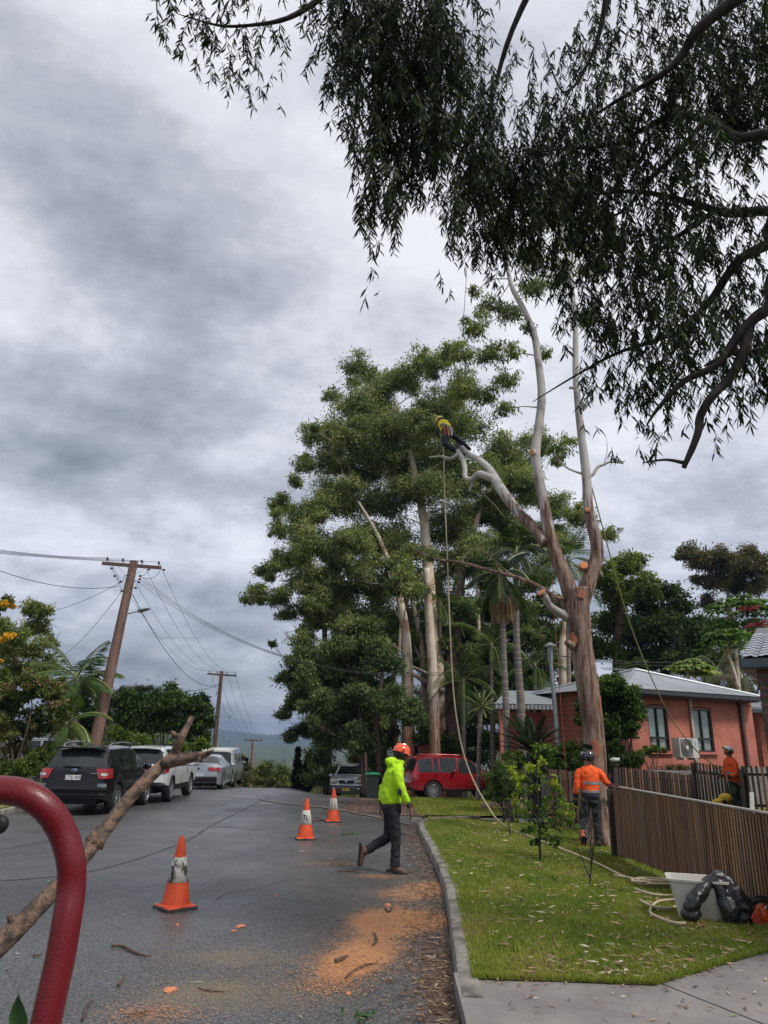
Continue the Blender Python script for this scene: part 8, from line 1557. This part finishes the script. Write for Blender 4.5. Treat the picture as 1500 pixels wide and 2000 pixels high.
b.add(V,[(i*3+j,i*3+j+1,(i+1)*3+j+1,(i+1)*3+j) for i in range(4) for j in range(2)]); b.tube([a0-Vector((0,0,.2)),a0],.003,5); o=b.build('green_leaf',MT('deep_green_leaf',(.03,.09,.02),(.05,.12,.03),.45),None,smooth=True); tag(o,'single green leaf standing up in the bottom left corner','leaf')

# ================================================================ DEBRIS ON THE ROAD
M_chip=MT('orange_wood_chip',(.66,.25,.12),(.50,.17,.08),.8,scale=8); M_twig=MT('dark_twig_bark',(.07,.04,.03),(.12,.07,.05),.85,scale=12)
def chip(label,px,py,r):
    q=G(px,py); b=MB(); n=9; ang=[2*math.pi*i/n for i in range(n)]; pl=[(math.cos(a)*r*rnd.uniform(.6,1.1),math.sin(a)*r*rnd.uniform(.5,.9)) for a in ang]; pl=[(a*1.15,c) for a,c in pl]; b.prism(pl,.004,.010+.22*r,sc=.72); b.v=[(v[0]+rnd.uniform(-.1,.1)*r,v[1]+rnd.uniform(-.1,.1)*r,v[2]+(rnd.uniform(-.25,.25)*r*.4 if v[2]>.008 else 0)) for v in b.v]; o=b.build('wood_chunk',M_chip); o.location=q; o.rotation_euler=(rnd.uniform(-.2,.2),.15,rnd.uniform(0,3)); tag(o,label,'wood chunk','orange wood chunks on the road'); return o
chip('largest orange wood chunk on the asphalt near the bottom edge',332,1938,.058); chip('flat orange wood chunk right of the nearest cone',468,1813,.055); chip('small orange fragment below the flat wood chunk',456,1822,.03); chip('tiny orange chip in front of the nearest cone base',346,1808,.022); chip('pale chip on the road beyond the green leaf pieces',540,1750,.025); chip('small round chunk lying in the sawdust',757,1770,.05); chip('small orange chip near the sawdust trail bottom',680,1945,.03)
def twig(label,pts,r):
    b=MB(); q=[G(a,c)+Vector((0,0,r+.004+rnd.uniform(0,.01))) for a,c in pts]; b.tube(smoothpath(q,4),lerpl([r*1.2]*(len(q)-1)+[r*.4],4),6,jit=.15); o=b.build('twig',M_twig,None,smooth=True); tag(o,label,'twig','fallen twigs on the road')
twig('long curved twig lying left of centre on the asphalt',[(218,1852),(240,1855),(265,1866),(295,1876)],.009)
twig('short brown twig above the largest wood chunk',[(230,1930),(245,1913)],.010)
twig('twig stub beside the broken branch',[(64,1872),(82,1871)],.009)
twig('pale stick at the bottom edge behind the red rail',[(160,1998),(172,1965),(182,1960)],.007)
twig('bent twig in the sawdust trail',[(676,1918),(690,1902),(715,1890),(735,1885)],.008)
twig('curl of bark in the upper sawdust trail',[(728,1852),(735,1843),(733,1832),(727,1828)],.010)
twig('twig left of the walking worker feet',[(660,1703),(680,1705),(703,1708)],.009)
twig('thin twig between the two far cones',[(608,1606),(625,1604),(642,1603)],.009)
twig('thin branchlet on the asphalt right of the bottom sawdust',[(385,1938),(410,1940),(450,1943)],.005)
twig('dark stick near the bottom edge',[(250,1990),(275,1985),(293,1978)],.007)
twig('crossed twigs on the sawdust patch',[(752,1778),(760,1785),(768,1770)],.008)
twig('thick bark piece lying in the sawdust trail',[(655,1885),(668,1880),(680,1872)],.014)
twig('branchlet with leaves by the kerb start',[(780,1628),(800,1634),(812,1636)],.010)
twig('long bark strip on the driveway slab at right',[(1458,1934),(1480,1937),(1499,1938)],.008)
for px,py in ((685,1632),(700,1990),(620,1600)):
    q=G(px,py); V,c4=leafquads(np.array([tuple(q+Vector((rnd.uniform(-.12,.12),rnd.uniform(-.1,.1),rnd.uniform(.01,.04)))) for _ in range(16)]),unit(16)*np.array([1,1,.25]),rng.uniform(.06,.11,16),rng.uniform(.012,.02,16),np.array([(.04,.10,.03)]*16)*rng.uniform(.6,1.5,(16,1))); V[:,2]=np.maximum(V[:,2],q.z+.006); o=npmesh('leaf_sprig',V,np.arange(64).reshape(-1,4),LEAF,None,c4); tag(o,{685:'green leafy sprig on the road beside the far cones',700:'dark green sprig at the bottom edge of the road',620:'small leafy sprig behind the lettered cone'}[px],'leaves','leafy sprigs on the road','stuff')

# ================================================================ AIR
hz_=MB(); x0,x1,y0,y1,z0,z1=-4200,4200,-200,4700,-29,115; hz_.add([(x,y,z) for z in(z0,z1) for y in(y0,y1) for x in(x0,x1)],[(0,2,3,1),(4,5,7,6),(0,1,5,4),(2,6,7,3),(0,4,6,2),(1,3,7,5)])
mh=bpy.data.materials.new('haze'); mh.use_nodes=True; t=mh.node_tree; t.nodes.clear(); ho=t.nodes.new('ShaderNodeOutputMaterial'); pv=t.nodes.new('ShaderNodeVolumePrincipled'); pv.inputs['Color'].default_value=(.32,.44,.68,1); pv.inputs['Density'].default_value=0.00030; pv.inputs['Anisotropy'].default_value=.2; t.links.new(pv.outputs[0],ho.inputs['Volume'])
o=hz_.build('haze',mh); tag(o,kind='stuff')
